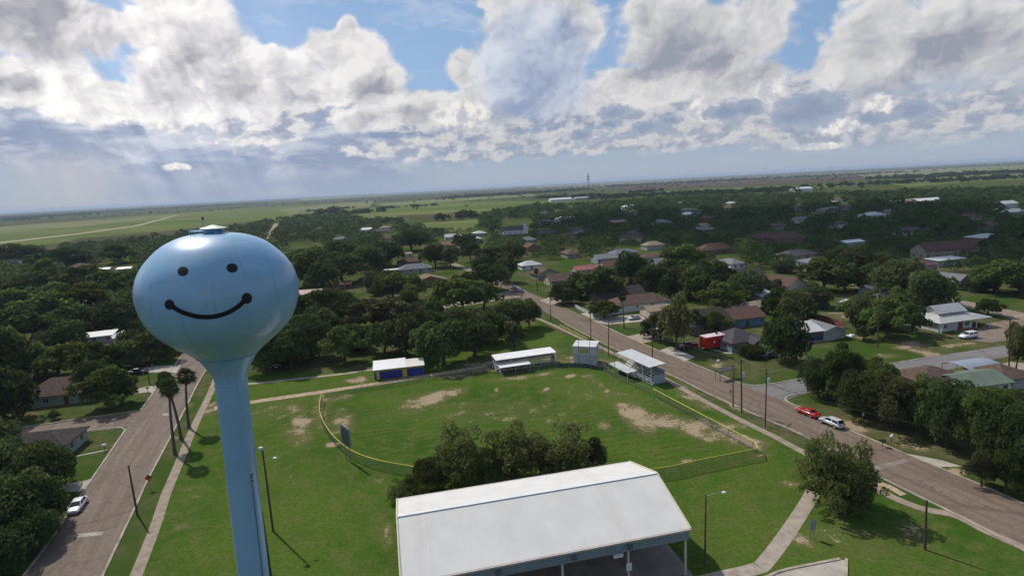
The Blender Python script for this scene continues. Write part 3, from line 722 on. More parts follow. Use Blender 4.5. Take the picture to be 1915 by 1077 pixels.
# roof hatch, vent cap, rail and lamp
v = MB().lathe([(TOP - .05, .62), (TOP + .28, .62), (TOP + .28, .5)], 24).build('vent_drum', tower_dark, tower, smooth=False)
MB().lathe([(TOP + .30, .40), (TOP + .30, .98), (TOP + .36, .98), (TOP + .58, .08), (TOP + .58, .001)], 24).build('vent_cap', mat('vent_cap_metal', (.62, .63, .58), .4, .08, 1., metal=.3), v)
rl = MB()
for k in range(10):
    a = 2 * PI * k / 10; p = Vector((1.25 * math.cos(a) - .5, 1.25 * math.sin(a), TOP - .1)); rl.tube(p, p + Vector((0, 0, .28)), .025)
    b = 2 * PI * (k + 1) / 10; q_ = Vector((1.25 * math.cos(b) - .5, 1.25 * math.sin(b), TOP + .18)); rl.tube(p + Vector((0, 0, .28)), q_, .022)
rl.box(-1.75, -.6, -.35, .35, TOP + .10, TOP + .16)
rl.build('roof_rail', mat('rail_blue', (.16, .42, .60), .5, .08, 1.), tower)
bm_ = MB().tube((-.85, .1, TOP), (-.80, .1, TOP + 1.05), .03); bm_.build('beacon_mast', tower_dark, tower)
MB().lathe([(TOP + 1.0, .001), (TOP + 1.02, .10), (TOP + 1.18, .10), (TOP + 1.27, .001)], 12, -.80, .1).build('beacon_lamp', mat('beacon_red', (.22, .02, .015), .4, .05, 1.), tower)
# the painted face: laid on the tank's skin
bpy.context.view_layer.update()
MWt = tower.matrix_world.copy()
bm = bmesh.new(); bm.from_mesh(tank.data); bmesh.ops.transform(bm, matrix=MWt, verts=bm.verts); bmesh.ops.recalc_face_normals(bm, faces=bm.faces); tvh = BVHTree.FromBMesh(bm); bm.free()
MWi = MWt.inverted(); eye0 = Vector((0, 0, CAM_H))
def on_tank(px, py, lift=.006):
    p, n, i, d = tvh.ray_cast(eye0, ray(px, py).normalized())
    if n.dot(p - eye0) > 0: n = -n
    return MWi @ (p + n * lift)
def decal(name, polyrings):
    """painted patch from rings of picture points surveyed on the tank"""
    mb = MB(); rows = [[on_tank(*p) for p in ring] for ring in polyrings]; n = len(rows[0]); vs = [p for r in rows for p in r]
    fs = [(k * n + i, k * n + i + 1, (k + 1) * n + i + 1, (k + 1) * n + i) for k in range(len(rows) - 1) for i in range(n - 1)]
    mb.add(vs, fs); o = mb.build(name, black_paint, tower, smooth=True); return o
def disc(cx, cy, rx, ry, tilt=0.):
    rings = []
    for k in range(7):
        f_ = k / 6; rings.append([(cx + f_ * (rx * math.cos(t) * math.cos(tilt) - ry * math.sin(t) * math.sin(tilt)), cy + f_ * (rx * math.cos(t) * math.sin(tilt) + ry * math.sin(t) * math.cos(tilt))) for t in [2 * PI * i / 28 for i in range(29)]])
    return rings
decal('painted_eye', disc(342.2, 507.6, 10.2, 9.0, -.15)); decal('painted_eye', disc(434.1, 501.2, 10.8, 8.8, .1))
ends = [(317.0, 569.6), (461.6, 557.8)]
arc = smooth_line([Vector((x, y, 0)) for x, y in [(317, 569.6), (338, 582.3), (362, 590.3), (382, 592.8), (402, 591.5), (424, 585.2), (444, 574), (461.6, 557.8)]], 6)
rings = [[], [], []]
for i, p in enumerate(arc):
    a = arc[max(0, i - 1)]; b = arc[min(len(arc) - 1, i + 1)]; d = (b - a).normalized(); nn = Vector((-d.y, d.x, 0))
    for k, w_ in enumerate((-4.4, 0, 4.4)): rings[k].append(((p + nn * w_).x, (p + nn * w_).y))
sm_o = decal('painted_smile', rings)
for (cx, cy), r_ in zip(ends, (9.2, 9.9)):
    o = decal('smile_end', disc(cx, cy, r_, r_ * 1.04)); o.parent = sm_o
# thin dark mast with short crossbars added beside the shaft
cn = MB(); aa = math.atan2(-45, 23.6) + .55
cx_, cy_ = 1.30 * math.cos(aa), 1.30 * math.sin(aa); zt = 25.4
cn.tube((cx_, cy_, 1), (cx_, cy_, zt), .025); cn.tube((cx_ - .12, cy_, zt - .55), (cx_ + .18, cy_, zt - .55), .03); cn.tube((cx_ - .22, cy_, zt - .25), (cx_ + .12, cy_, zt - .2), .03); cn.tube((cx_ - .1, cy_, zt - .02), (cx_ + .25, cy_, zt + .02), .03)
cn.build('aerial', mat('dark_steel', (.05, .055, .06), .6, .1, 1.), tower)
MB().lathe([(0, .12), (.02, .12), (.02, .09)], 16).build('badge', tower_dark, tower).matrix_local = Matrix.Translation((1.21 * math.cos(aa - .9), 1.21 * math.sin(aa - .9), TOP - 14.0)) @ Matrix.Rotation(aa - .9, 4, 'Z') @ Matrix.Rotation(PI / 2, 4, 'Y')

# ------------------------------------------------------------------ pavilion
fl, fr, nr = g(737, 934, 6.47), g(1171, 864, 6.47), g(1296.6, 985.7, 6.47)
ux = (fr - fl); ux.z = 0; PL = ux.length; ux.normalize(); PW = 17.5; prz = math.atan2(ux.y, ux.x)
uy = Vector((-ux.y, ux.x, 0)); porg = (fr + nr) / 2; porg.z = 0; porg -= ux * PL      # left end of the ridge line
pav = empty('pavilion', porg, prz, 'long open pavilion with a white ribbed metal roof and tan trim', 'pavilion')
roof_white = ribbed('pavilion_roof_metal', (.585, .570, .535), 'x', .40, .8, .035, .0, .006)
# rust-tinted laps run down two bays of the roof
_N, _L = nt(roof_white); _b = _N['Principled BSDF']; _tc = _N['Texture Coordinate']
_sx = [n for n in _N if n.type == 'SEPXYZ'][0]; _src = _b.inputs['Base Color'].links[0].from_socket
_nz = node(_N, 'ShaderNodeTexNoise', ins={'Scale': 1., 'Detail': 6, 'Roughness': .65}); _mp = node(_N, 'ShaderNodeMapping', ins={'Scale': (1.8, .25, .25)}); _L.new(_tc.outputs['Object'], _mp.inputs[0]); _L.new(_mp.outputs[0], _nz.inputs['Vector'])
_tot = None
for x0, w_ in ((2.6, 1.0), (26.2, 1.0)):
    s1 = node(_N, 'ShaderNodeMath', operation='SUBTRACT', ins={1: x0}); _L.new(_sx.outputs[0], s1.inputs[0]); s2 = node(_N, 'ShaderNodeMath', operation='ABSOLUTE'); _L.new(s1.outputs[0], s2.inputs[0])
    s3 = node(_N, 'ShaderNodeMapRange', ins={1: w_ * 1.3, 2: w_ * .4, 3: 0, 4: 1}); _L.new(s2.outputs[0], s3.inputs[0])
    if _tot is None: _tot = s3.outputs[0]
    else:
        s4 = node(_N, 'ShaderNodeMath', operation='MAXIMUM'); _L.new(_tot, s4.inputs[0]); _L.new(s3.outputs[0], s4.inputs[1]); _tot = s4.outputs[0]
_mm = node(_N, 'ShaderNodeMapRange', ins={1: .38, 2: .7, 3: 0, 4: .5}); _L.new(_nz.outputs[0], _mm.inputs[0])
_m5 = node(_N, 'ShaderNodeMath', operation='MULTIPLY'); _L.new(_tot, _m5.inputs[0]); _L.new(_mm.outputs[0], _m5.inputs[1])
_mx = node(_N, 'ShaderNodeMix', data_type='RGBA'); _L.new(_m5.outputs[0], _mx.inputs['Factor']); _L.new(_src, _mx.inputs[6]); _mx.inputs[7].default_value = (.50, .42, .38, 1); _L.new(_mx.outputs[2], _b.inputs['Base Color'])
RH, EH = 9.16, 6.47; hw = PW / 2
def slope(sgn):
    mb = MB(); n = 40
    mb.add([(0, 0, RH), (PL, 0, RH), (PL, sgn * hw, EH), (0, sgn * hw, EH), (0, 0, RH - .15), (PL, 0, RH - .15), (PL, sgn * hw, EH - .15), (0, sgn * hw, EH - .15)],
           [(0, 1, 2, 3), (7, 6, 5, 4), (3, 2, 6, 7), (0, 3, 7, 4), (1, 5, 6, 2)])
    o = mb.build('roof_slope', roof_white, pav); recalc(o)
slope(-1); slope(1)
trim = mat('tan_trim', (.55, .50, .36), .6, .08, .8); panel = ribbed('blue_grey_panel', (.20, .235, .27), 'x', .30, .55, .06)
MB().bar((0, 0, RH + .03), (PL, 0, RH + .03), .45, .06).build('ridge_cap', mat('ridge_white', (.68, .68, .66), .5, .06, .5), pav)
for x_ in (-.10, PL + .10):
    MB().bar((x_, 0, RH - .05), (x_, -hw - .05, EH - .05), .18, .32).bar((x_, 0, RH - .05), (x_, hw + .05, EH - .05), .18, .32).build('rake_trim', trim, pav)
for s_ in (-1, 1):
    MB().box(-.2, PL + .2, s_ * (hw + .13) - .12, s_ * (hw + .13) + .12, EH - .22, EH - .02).build('gutter', mat('gutter_brown', (.40, .34, .30), .5, .1, .5), pav)
    MB().box(.02, PL - .02, s_ * (hw - .16) - .06, s_ * (hw - .16) + .06, EH - 1.55, EH - .2).build('fascia_panel', panel, pav)
for x_ in (.10, PL - .10):
    mb = MB(); z0 = EH - 1.5
    mb.prism([(0, 0)], 0, 0) if False else mb.add([(x_ - .05, -hw + .26, z0), (x_ - .05, hw - .26, z0), (x_ - .05, hw - .26, EH - .2), (x_ - .05, 0, RH - .25), (x_ - .05, -hw + .26, EH - .2), (x_ + .05, -hw + .26, z0), (x_ + .05, hw - .26, z0), (x_ + .05, hw - .26, EH - .2), (x_ + .05, 0, RH - .25), (x_ + .05, -hw + .26, EH - .2)],
        [(0, 1, 2, 3, 4), (9, 8, 7, 6, 5), (0, 5, 6, 1), (1, 6, 7, 2), (2, 7, 8, 3), (3, 8, 9, 4), (4, 9, 5, 0)])
    mb.build('gable_panel', ribbed('gable_panel_grey', (.36, .37, .36), 'y', .30, .55, .06), pav)
colm = mat('column_paint', (.50, .46, .36), .6, .1, 1.)
for x_ in (.35, PL * .268, PL * .532, PL * .772, PL - .35):
    for s_ in (-1, 1):
        MB().box(x_ - .13, x_ + .13, s_ * (hw - .40) - .13, s_ * (hw - .40) + .13, .03, EH - .2).build('column', colm, pav, bevel=.02)
for x_ in (PL * .31, PL * .772, PL * .57):
    lb = MB().box(x_ - .28, x_ + .28, -hw - .42, -hw + .0 - .12, EH - 1.0, EH - .55).build('flood_lamp', mat('lamp_housing', (.10, .11, .12), .5, .1, 1.), pav)
MB().box(PL * .772 - .35, PL * .772 + .35, -hw + .15, -hw + .24, 2.3, 3.3).build('notice_board', mat('board_white', (.62, .64, .66), .5, .06, 1.), pav)
MB().box(PL * .72, PL * .755, -hw + .5, -hw + .8, 4.0, 4.5).build('fan_box', MATS['board_white'], pav)
MB().box(-.5, PL + .5, -hw - .6, hw + .6, -.05, .035).build('floor_slab', mat('slab_dust', (.185, .155, .135), .9, .15, .4), pav)
for (px, py) in ((489, 712), (1447, 545), (1317, 100)):
    pass

# ------------------------------------------------------------------ concession stand
cb0 = g(701, 711); cb1 = g(793, 700.5); cu = cb1 - cb0; cz = math.atan2(cu.y, cu.x); cl = cu.length
con = empty('concession_stand', (cb0 + cb1) / 2, cz, 'blue and yellow concession stand with a white roof beside the ball field', 'concession stand')
blue = ribbed('blue_boards', (.016, .030, .22), 'x', .25, .6, .1); yel = mat('yellow_paint', (.50, .36, .035), .6, .1, 1.); wroof = mat('white_roof_metal', (.72, .71, .69), .5, .05, .5)
d_ = 5.2; L2 = cl / 2; xs_ = L2 * .22
MB().box(-L2, L2, 0, d_, 0, 2.75).build('wall', yel, con)
MB().box(-L2 + 1.3, xs_ - .55, -.05, -.003, .1, 2.15).build('shutter', blue, con); MB().box(xs_ + .62, L2 - .02, -.05, -.003, .1, 2.15).build('shutter', blue, con)
MB().box(-L2 - .05, -L2 - .003, .4, 4.6, .1, 2.1).build('side_board', blue, con); MB().box(-L2 + .05, -L2 + .55, -.05, -.003, .1, 2.0).build('door', blue, con)
MB().bar((-L2 - .15, -.35, 2.62), (L2 + .25, -.35, 2.62), .12, .26).build('fascia', mat('fascia_brown', (.10, .045, .03), .6, .1, 1.), con)
def shed_roof(name, x0, x1, y0, y1, z0, z1, m, parent, th=.12):
    mb = MB().add([(x0, y0, z0), (x1, y0, z0), (x1, y1, z1), (x0, y1, z1), (x0, y0, z0 - th), (x1, y0, z0 - th), (x1, y1, z1 - th), (x0, y1, z1 - th)], [(0, 1, 2, 3), (7, 6, 5, 4), (0, 4, 5, 1), (1, 5, 6, 2), (2, 6, 7, 3), (3, 7, 4, 0)])
    return mb.build(name, m, parent)
shed_roof('roof', -L2 - .3, xs_ + .5, -.45, d_ + 1.0, 2.82, 3.45, wroof, con); shed_roof('roof', xs_ + .5, L2 + .3, -.45, d_ + .2, 2.80, 3.2, mat('cream_roof_metal', (.64, .62, .55), .5, .05, .5), con)

# ------------------------------------------------------------------ bleachers, press box
galv = mat('galvanised', (.42, .43, .43), .5, .12, 1., metal=.2); seatm = mat('bleacher_boards', (.60, .60, .57), .6, .12, 1.)
def bleachers(p0, p1, depth, rh, label, xr, rows=5, lean_side=-1, roofm=None):
    """p0,p1: the ends of the front foot; rows climb away from the field; xr: the span of the low bench roof at the front"""
    u = p1 - p0; rz = math.atan2(u.y, u.x); n = u.length
    t = empty('bleachers', (p0 + p1) / 2, rz, label, 'bleachers', 'covered bleachers behind the infield')
    h = n / 2
    for r in range(rows):
        y, z = 1.6 + r * .60, .50 + r * .36
        MB().box(-h, h, y, y + .34, z, z + .07).build('seat_plank', seatm, t)
        MB().box(-h, h, y - .36, y - .04, z - .40, z - .34).build('foot_plank', galv, t)
    for x_ in np.linspace(-h + .2, h - .2, 6):
        MB().bar((x_, 1.2, .05), (x_, 1.2 + rows * .62, .35 + rows * .36), .08, .10).bar((x_, 1.2 + rows * .62, 0), (x_, 1.2 + rows * .62, .35 + rows * .36), .08, .08).bar((x_, 3.5, 0), (x_, 3.5, 1.4), .07, .07).build('frame', galv, t)
    yb = 1.6 + rows * .60
    rl = MB()
    for z in (.9, 1.35): rl.tube((-h, 1.1, z), (h, 1.1, z), .035)
    for x_ in np.linspace(-h, h, 9): rl.tube((x_, 1.1, 0), (x_, 1.1, 1.35), .035)
    rl.build('rail', white_metal, t)
    MB().box(-h, h, yb + .05, yb + .12, 1.0, rows * .36 + 1.3).build('back_board', mat('back_board_grey', (.25, .26, .28), .7, .1, 1.), t)
    MB().box(h + .02, h + .07, 1.5, yb, .1, 2.2).build('end_board', mat('end_board_grey', (.34, .36, .40), .7, .1, 1.), t)
    for x_ in np.linspace(-h + .05, h - .05, 5):
        for y in (.9, yb + .25): MB().tube((x_, y, 0), (x_, y, rh - .08 + (y - .9) * .04), .07).build('post', white_metal, t)
    shed_roof('roof', -h - .15, h + .15, .3, yb + .35, rh, rh + .25, roofm or wroof, t)
    a, b = xr
    shed_roof('bench_roof', a, b, -2.2, .6, 2.1, 2.25, roofm or wroof, t)
    for x_ in (a + .1, (a + b) / 2, b - .1): MB().tube((x_, -2.1, 0), (x_, -2.1, 2.05), .05).build('bench_post', white_metal, t)
    MB().box(a + .4, b - .4, .1, .45, .42, .48).build('bench', seatm, t)
    return t
b1a, b1b = g(930, 698), g(1041, 682)
ub = (b1b - b1a).length
bleachers(b1a, b1b, 6, above(g(1035, 678), 1042, 655) - .0, 'covered white bleachers facing the diamond next to the press box on its tree side', (-ub / 2 + .2, ub * .02), 5)
b2a, b2b = g(1152, 692), g(1212, 722)
ub = (b2b - b2a).length
bleachers(b2a, b2b, 6, 4.6, 'covered grey roofed bleachers between the brown road and the diamond', (-ub / 2 - .2, ub * .12), 5, roofm=mat('grey_roof_metal', (.46, .47, .46), .5, .06, .6))

pb0, pb1 = g(1073, 682), g(1114, 684)
u = pb1 - pb0; prs = empty('press_box', (pb0 + pb1) / 2, math.atan2(u.y, u.x), 'two storey white press box behind home plate with yellow shutters', 'press box')
hl = u.length / 2; whiteb = ribbed('white_boards', (.56, .57, .60), 'z', .3, .6, .08)
MB().box(-hl, hl, 0, 4.6, 0, 2.55).build('lower_wall', whiteb, prs); MB().box(-hl - .08, hl + .08, -.08, 4.7, 2.62, 5.2).build('upper_wall', whiteb, prs)
MB().box(-hl - .12, hl + .12, -.14, 4.74, 2.55, 2.62).build('floor_band', mat('band_dark', (.12, .11, .08), .7, .1, 1.), prs)
shed_roof('roof', -hl - .2, hl + .2, -.3, 5.0, 5.28, 5.42, mat('press_roof', (.60, .60, .58), .5, .06, .6), prs)
yp = mat('faded_yellow', (.46, .37, .13), .7, .12, 1.)
MB().box(-hl * .42, hl * .42, -.13, -.083, 3.35, 4.65).build('shutter', yp, prs); MB().box(hl + .083, hl + .13, 1.2, 3.0, 3.4, 4.6).build('shutter', mat('weathered_board', (.30, .28, .24), .8, .1, 1.), prs)
MB().box(-hl * .68, -hl * .5, -.05, -.003, 1.5, 1.9).build('hatch', yp, prs); MB().box(hl * .2, hl * .42, -.05, -.003, 1.4, 1.85).build('hatch', yp, prs); MB().box(hl + .003, hl + .05, .5, 2.0, 1.1, 2.1).build('hatch', yp, prs)

# ------------------------------------------------------------------ fences
def mesh_wire(name, col, holes):
    if name in MATS: return MATS[name]
    m = bpy.data.materials.new(name); m.use_nodes = True; N, L = nt(m); b = N['Principled BSDF']; b.inputs['Base Color'].default_value = (*col, 1); b.inputs['Roughness'].default_value = .6
    tr = node(N, 'ShaderNodeBsdfTransparent'); mx = node(N, 'ShaderNodeMixShader', ins={'Fac': holes}); L.new(b.outputs[0], mx.inputs[1]); L.new(tr.outputs[0], mx.inputs[2]); L.new(mx.outputs[0], N['Material Output'].inputs['Surface'])
    MATS[name] = m; return m
wire = mesh_wire('chain_link', (.085, .095, .085), .72); wire2 = mesh_wire('thin_chain_link', (.12, .13, .12), .78); screen = mesh_wire('wind_screen', (.020, .055, .055), .12)
cap = mat('yellow_cap', (.46, .43, .05), .6, .12, .4); gpost = mat('fence_post_steel', (.20, .21, .20), .5, .1, 1., metal=.3)
def fence(name, px, hgt, label, m=wire, capm=None, capr=.08, every=3.0, zoff=0., n=6, group=None, smooth=True):
    pts = gl(*px); pts = smooth_line(pts, n) if smooth else pts
    t = empty(name, pts[0], 0, label, 'fence', group); o = pts[0]
    sh = MB(); vs = []
    for p in pts: vs += [p - o, p - o + Vector((0, 0, hgt))]
    sh.add(vs, [(2 * i, 2 * i + 2, 2 * i + 3, 2 * i + 1) for i in range(len(pts) - 1)]); sh.build('wire_mesh', m, t)
    if capm: MB().path([p - o + Vector((0, 0, hgt)) for p in pts], capr, 6).build('top_cap', capm, t)
    else: MB().path([p - o + Vector((0, 0, hgt)) for p in pts], .03, 5).build('top_rail', gpost, t)
    acc = every; 
    for a, b in zip(pts, pts[1:]):
        l = (b - a).length
        while acc <= l:
            p = a.lerp(b, acc / l) - o; MB().tube(p, p + Vector((0, 0, hgt)), .04, n=6).build('fence_post', gpost, t); acc += every
        acc -= l
    return t
def base_of(px, py, z): p = g(px, py, z); p.z = 0; return p
def fence_top(name, px, hgt, *a, **k):
    """a fence surveyed along its top"""
    return fence(name, [to_px(*base_of(x, y, hgt).xy) for x, y in px], hgt, *a, **k)
fence_top('outfield_fence', [(601, 737), (597, 760), (602, 782), (618, 808), (640, 830), (664, 845), (700, 858), (740, 866), (775, 872)], 1.8, 'yellow capped outfield fence curving behind the scoreboard', capm=cap, group=None)
fence_top('outfield_fence', [(775, 872), (900, 882), (1050, 885), (1215, 877), (1320, 857), (1417, 838)], 1.8, 'yellow capped outfield fence running from the pavilion to the right corner', capm=cap)
fence_top('outfield_fence', [(1417, 838), (1413, 827), (1370, 804), (1300, 768), (1222, 727)], 1.8, 'straight yellow capped fence beside the sandy path along the brown road', capm=cap, smooth=False)
fence('foul_line_fence', [(606, 745), (660, 735), (720, 724), (790, 713), (860, 704), (922, 694)], 1.2, 'low wire fence between the dirt path and the outfield', m=wire2)
fence('dugout_fence', [(925, 702), (980, 698), (1044, 687)], 1.5, 'wire fence with dark screen in front of the white roofed bleachers', m=wire)
fence('backstop_screen', [(1044, 687), (1070, 686), (1100, 688), (1128, 694)], 1.1, 'dark green wind screen along the foot of the backstop', m=screen)
fence('dugout_fence', [(1128, 692), (1155, 710), (1218, 738)], 1.5, 'wire fence in front of the grey roofed bleachers', m=wire2)
def tall_net(px, hgt, label):
    pts = gl(*px); o = pts[0]; t = empty('backstop', o, 0, label, 'backstop'); vs = []
    for p in pts: vs += [p - o, p - o + Vector((0, 0, hgt))]
    MB().add(vs, [(2 * i, 2 * i + 2, 2 * i + 3, 2 * i + 1) for i in range(len(pts) - 1)]).build('net', mesh_wire('backstop_wire', (.14, .15, .14), .90), t)
    for p in pts: MB().tube(p - o, p - o + Vector((0, 0, hgt)), .07).build('post', gpost, t)
    return t
tall_net([(1044, 686), (1065, 684), (1083, 684), (1104, 686), (1128, 692), (1150, 702)], 7.0, 'tall wire backstop on grey posts around the press box')
fence('park_fence', [(925, 694), (880, 700), (870, 700)], 2.5, 'short tall wire gate at the end of the low fence', m=wire2)
# yellow pipe rail along the far path
yr = empty('pipe_rail', g(1047, 612), 0, 'low yellow pipe rail between the far path and the brown road', 'rail'); o_ = g(1047, 612)
q1 = g(1099, 637.5); MB().tube((0, 0, .75), q1 - o_ + Vector((0, 0, .75)), .09).build('rail_bar', cap, yr)
for k in range(7): p = (q1 - o_) * (k / 6); MB().tube(p, p + Vector((0, 0, .75)), .05).build('post', cap, yr)

# ------------------------------------------------------------------ scoreboard
sb = g(651.5, 862); sa, sc_ = g(643, 859), g(656, 866)
u = Vector((.62, -.78, 0)); rz = math.atan2(u.y, u.x)
sco = empty('scoreboard', sb, rz, 'dark scoreboard on two posts seen from behind at the outfield fence', 'scoreboard'); sco.scale = (.84, .84, .90)
dk = mat('scoreboard_back', (.030, .034, .040), .6, .15, 1.); 
MB().box(-2.0, 2.0, -.15, .15, 3.7, 7.3).build('panel', dk, sco, bevel=.03)
fr_ = MB(); 
for a, b in (((-2.08, 0, 3.65), (2.08, 0, 3.65)), ((-2.08, 0, 7.36), (2.08, 0, 7.36)), ((-2.08, 0, 3.65), (-2.08, 0, 7.36)), ((2.08, 0, 3.65), (2.08, 0, 7.36))): fr_.bar(a, b, .14, .38)
fr_.build('frame', mat('scoreboard_frame', (.16, .18, .21), .5, .1, 1.), sco)
rb = MB()
for z in np.linspace(4.2, 6.9, 6): rb.box(-1.9, 1.9, -.19, -.152, z, z + .08)
for x_ in (-1.2, 0, 1.2): rb.box(x_ - .05, x_ + .05, -.23, -.192, 3.8, 7.2)
rb.build('back_rails', mat('scoreboard_ribs', (.10, .11, .13), .5, .1, 1.), sco)
for x_ in (-1.2, 1.2): MB().tube((x_, .05, 0), (x_, .05, 3.75), .09).build('post', gpost, sco)
# ------------------------------------------------------------------ utility poles and lamps
wood = mat('pole_wood', (.075, .052, .038), .95, .25, 1.2, stretch=(6, 6, .5)); steel = mat('lamp_steel', (.30, .31, .31), .5, .1, 1., metal=.3); lens = mat('lamp_lens', (.75, .76, .76), .3, .05, 1.)
can = mat('transformer_grey', (.45, .47, .48), .5, .1, 1.); ceramic = mat('insulator', (.35, .36, .36), .4, .1, 1.)
def pole(bpx, tpx, label, arm=None, lamp=None, can_at=None, r=.15, hgt=None, braces=0, group='wooden utility poles along the streets', name='utility_pole', cat='pole', base=None, m=None):
    b = base or g(*bpx)
    h = hgt or above(b, *tpx)
    top = Vector((0, 0, h))
    if tpx and not hgt:                # a leaning pole reaches its surveyed top
        d = ray(*tpx); t = math.hypot(b.x, b.y) / math.hypot(d.x, d.y); tx = Vector((d.x * t, d.y * t, h)) - Vector((b.x, b.y, 0)); top = Vector((max(-.7, min(.7, tx.x)), max(-.5, min(.5, tx.y)), h))
    t = empty(name, b, 0, label, cat, group)
    MB().tube((0, 0, -.3), top, r, r * .68, 10).build('shaft', m or wood, t)
    for k, (dz, ln, az_) in enumerate(arm or []):
        c = top * ((h - dz) / h); u = Vector((math.cos(az_), math.sin(az_), 0)) * (ln / 2); off = Vector((-u.y, u.x, 0)).normalized() * .17
        ca = MB().bar(c - u + off, c + u + off, .10, .12).build('crossarm', wood, t)
        ins = MB()
        for f_ in (-.92, -.45, .45, .92): p = c + u * f_ + off + Vector((0, 0, .06)); ins.tube(p, p + Vector((0, 0, .22)), .05, .03, 6)
        ins.build('insulators', ceramic, ca)
    for (dz, ln, az_) in (lamp or []):
        c = top * ((h - dz) / h); u = Vector((math.cos(az_), math.sin(az_), .10)); e = c + u * ln
        la = MB().path([c, c + u * ln * .5 + Vector((0, 0, .12)), e], .035, 6).build('lamp_arm', steel, t)
        a = math.atan2(u.y, u.x); Mx = Matrix.Translation(e) @ Matrix.Rotation(a, 4, 'Z')
        MB().lathe([(-.14, .001), (-.12, .12), (0, .17), (.10, .12), (.13, .001)], 12).build('lamp_head', lens, la).matrix_local = Mx @ Matrix.Diagonal((1.9, 1.0, 1., 1.))
    for (dz, az_) in (can_at or []):
        c = top * ((h - dz) / h) + Vector((math.cos(az_), math.sin(az_), 0)) * .42
        MB().lathe([(c.z - .5, .001), (c.z - .5, .27), (c.z + .42, .27), (c.z + .5, .20), (c.z + .5, .001)], 14, c.x, c.y).build('transformer', can, t, smooth=False)
    return t
EAST = .26; SOUTH = EAST - PI / 2
pole((257, 962), (240, 870), 'dark leaning wooden pole on the grass verge of the left road nearest the camera', r=.17)
pole((511, 993), (490.6, 840), 'tall wooden floodlight pole just right of the blue tower with a white lamp', lamp=[(1.6, 1.6, .05)], r=.17)
fp = bpy.data.objects['utility_pole.001']; MB().box(-.42, .15, -.25, .15, above(fp.location, 490.6, 840) - .1, above(fp.location, 490.6, 840) + .38).build('floodlight', can, fp, bevel=.05)
pole(None, None, 'wooden pole half hidden behind the blue tower shaft', hgt=10.6, base=base_of(487.5, 951, 10.6) + Vector((.35, -.5, 0)), r=.17)
pole((1318, 1060), (1320, 925), 'wooden street lamp pole with a curved arm beside the pavilion', lamp=[(.15, 2.3, .10)], r=.13)
pole((1730, 1027), (1733, 935), 'short bare wooden pole on the grass in the lower right corner', r=.17)
pole((1431, 797), (1434, 690), 'wooden power pole with a transformer facing the street corner', arm=[(.8, 1.0, EAST)], can_at=[(2.2, -.6)], r=.14)
pole((1387, 772), (1386, 672), 'tallest power pole at the corner with crossarm and hanging grey transformer', arm=[(.5, 2.6, EAST + .5)], can_at=[(3.2, -.3)], r=.17)
pole((1371, 760), (1371, 682), 'thin wooden pole left of the corner power pole', r=.14, arm=[(.3, .8, EAST)])
pole((1220, 680), (1220, 615), 'leaning pole behind the grey roofed bleachers with a white lamp', arm=[(.3, 1.8, EAST)], lamp=[(.1, 1.3, .15)], r=.15)
pole((1138, 665), (1138, 600), 'wooden pole on the road verge right of the press box', r=.15)
pole((1105, 638), (1104, 580), 'wooden pole directly behind the press box', r=.16)
pole((1030, 598), (1028, 550), 'wooden pole on the park side of the brown road near the junction', r=.16)
pole((976, 557), (976, 531), 'wooden pole at the park corner of the road junction', r=.16, arm=[(.4, 2.2, EAST)])
pole((937, 553), (938, 515), 'pole at the tree side of the road junction', r=.16, arm=[(.4, 2.2, EAST)])
pole((1641, 650), (1645, 550), 'tall dark power pole between the carport and the white store', arm=[(.4, 2.0, EAST)], r=.17)
pole((1887, 690), (1889, 595), 'power pole beside the round roofed carport on the right', arm=[(.5, 1.6, EAST)], r=.17)
pole((280, 718), (274, 682), 'pole in the front yard left of the left road beyond the brown roofed house', r=.15)
pole((717.5, 668), (713, 617), 'thin lamp pole among the park trees behind the concession stand', lamp=[(.1, .9, .1)], r=.11)
pole((1475, 592), (1476, 550), 'pole beside the white gabled house on the right', arm=[(.4, 2.0, EAST)], r=.16)
pole((834, 512), (832, 470), 'pole behind the orange roofed house', arm=[(.4, 2.0, EAST)], r=.15)
pole((678, 543), (677, 518), 'pole by the alley between the central trees', arm=[(.4, 1.6, EAST)], r=.15)
pole((802, 584), (802, 552), 'lamp pole on the cross street behind the park trees', lamp=[(.1, 1., PI)], r=.13)
pole((1554, 722), (1556, 672), 'dark pole in the shade of the big corner tree', r=.14)
pole((1446, 555), (1447, 523), 'pole by the dirt lot beyond the white gabled house', r=.15)
pole((86, 652), (84, 618), 'pole beside the tan shed on the far left', r=.15)
# service wire over the right hand yards
wire_mat = mat('wire_black', (.03, .03, .03), .5, .05, 1.)
def hang(a, b, sag, name, label):
    pts = [a.lerp(b, i / 14) - Vector((0, 0, sag * 4 * (i / 14) * (1 - i / 14))) for i in range(15)]
    o = MB().path([p - a for p in pts], .032, 5).build(name, wire_mat); o.location = a; return tag(o, label, 'power line')
pA = bpy.data.objects['utility_pole.005'].location + Vector((0, 0, 8.6)); pB = g(1990, 935) + Vector((0, 0, 7.5))
hang(pA, pB, 1.2, 'power_line', 'dark power line sagging over the right verge towards the lower right')
pC = g(1387, 772) + Vector((0, 0, 10.8)); pD = g(1220, 680) + Vector((0, 0, 9.0)); hang(pC, pD, .7, 'power_line', 'thin power line along the brown road behind the grey roofed bleachers')
pE = g(1138, 665) + Vector((0, 0, 9.6)); hang(pD + Vector((0, 0, .1)), pE, .6, 'power_line', 'thin power line between the bleachers and the press box poles')

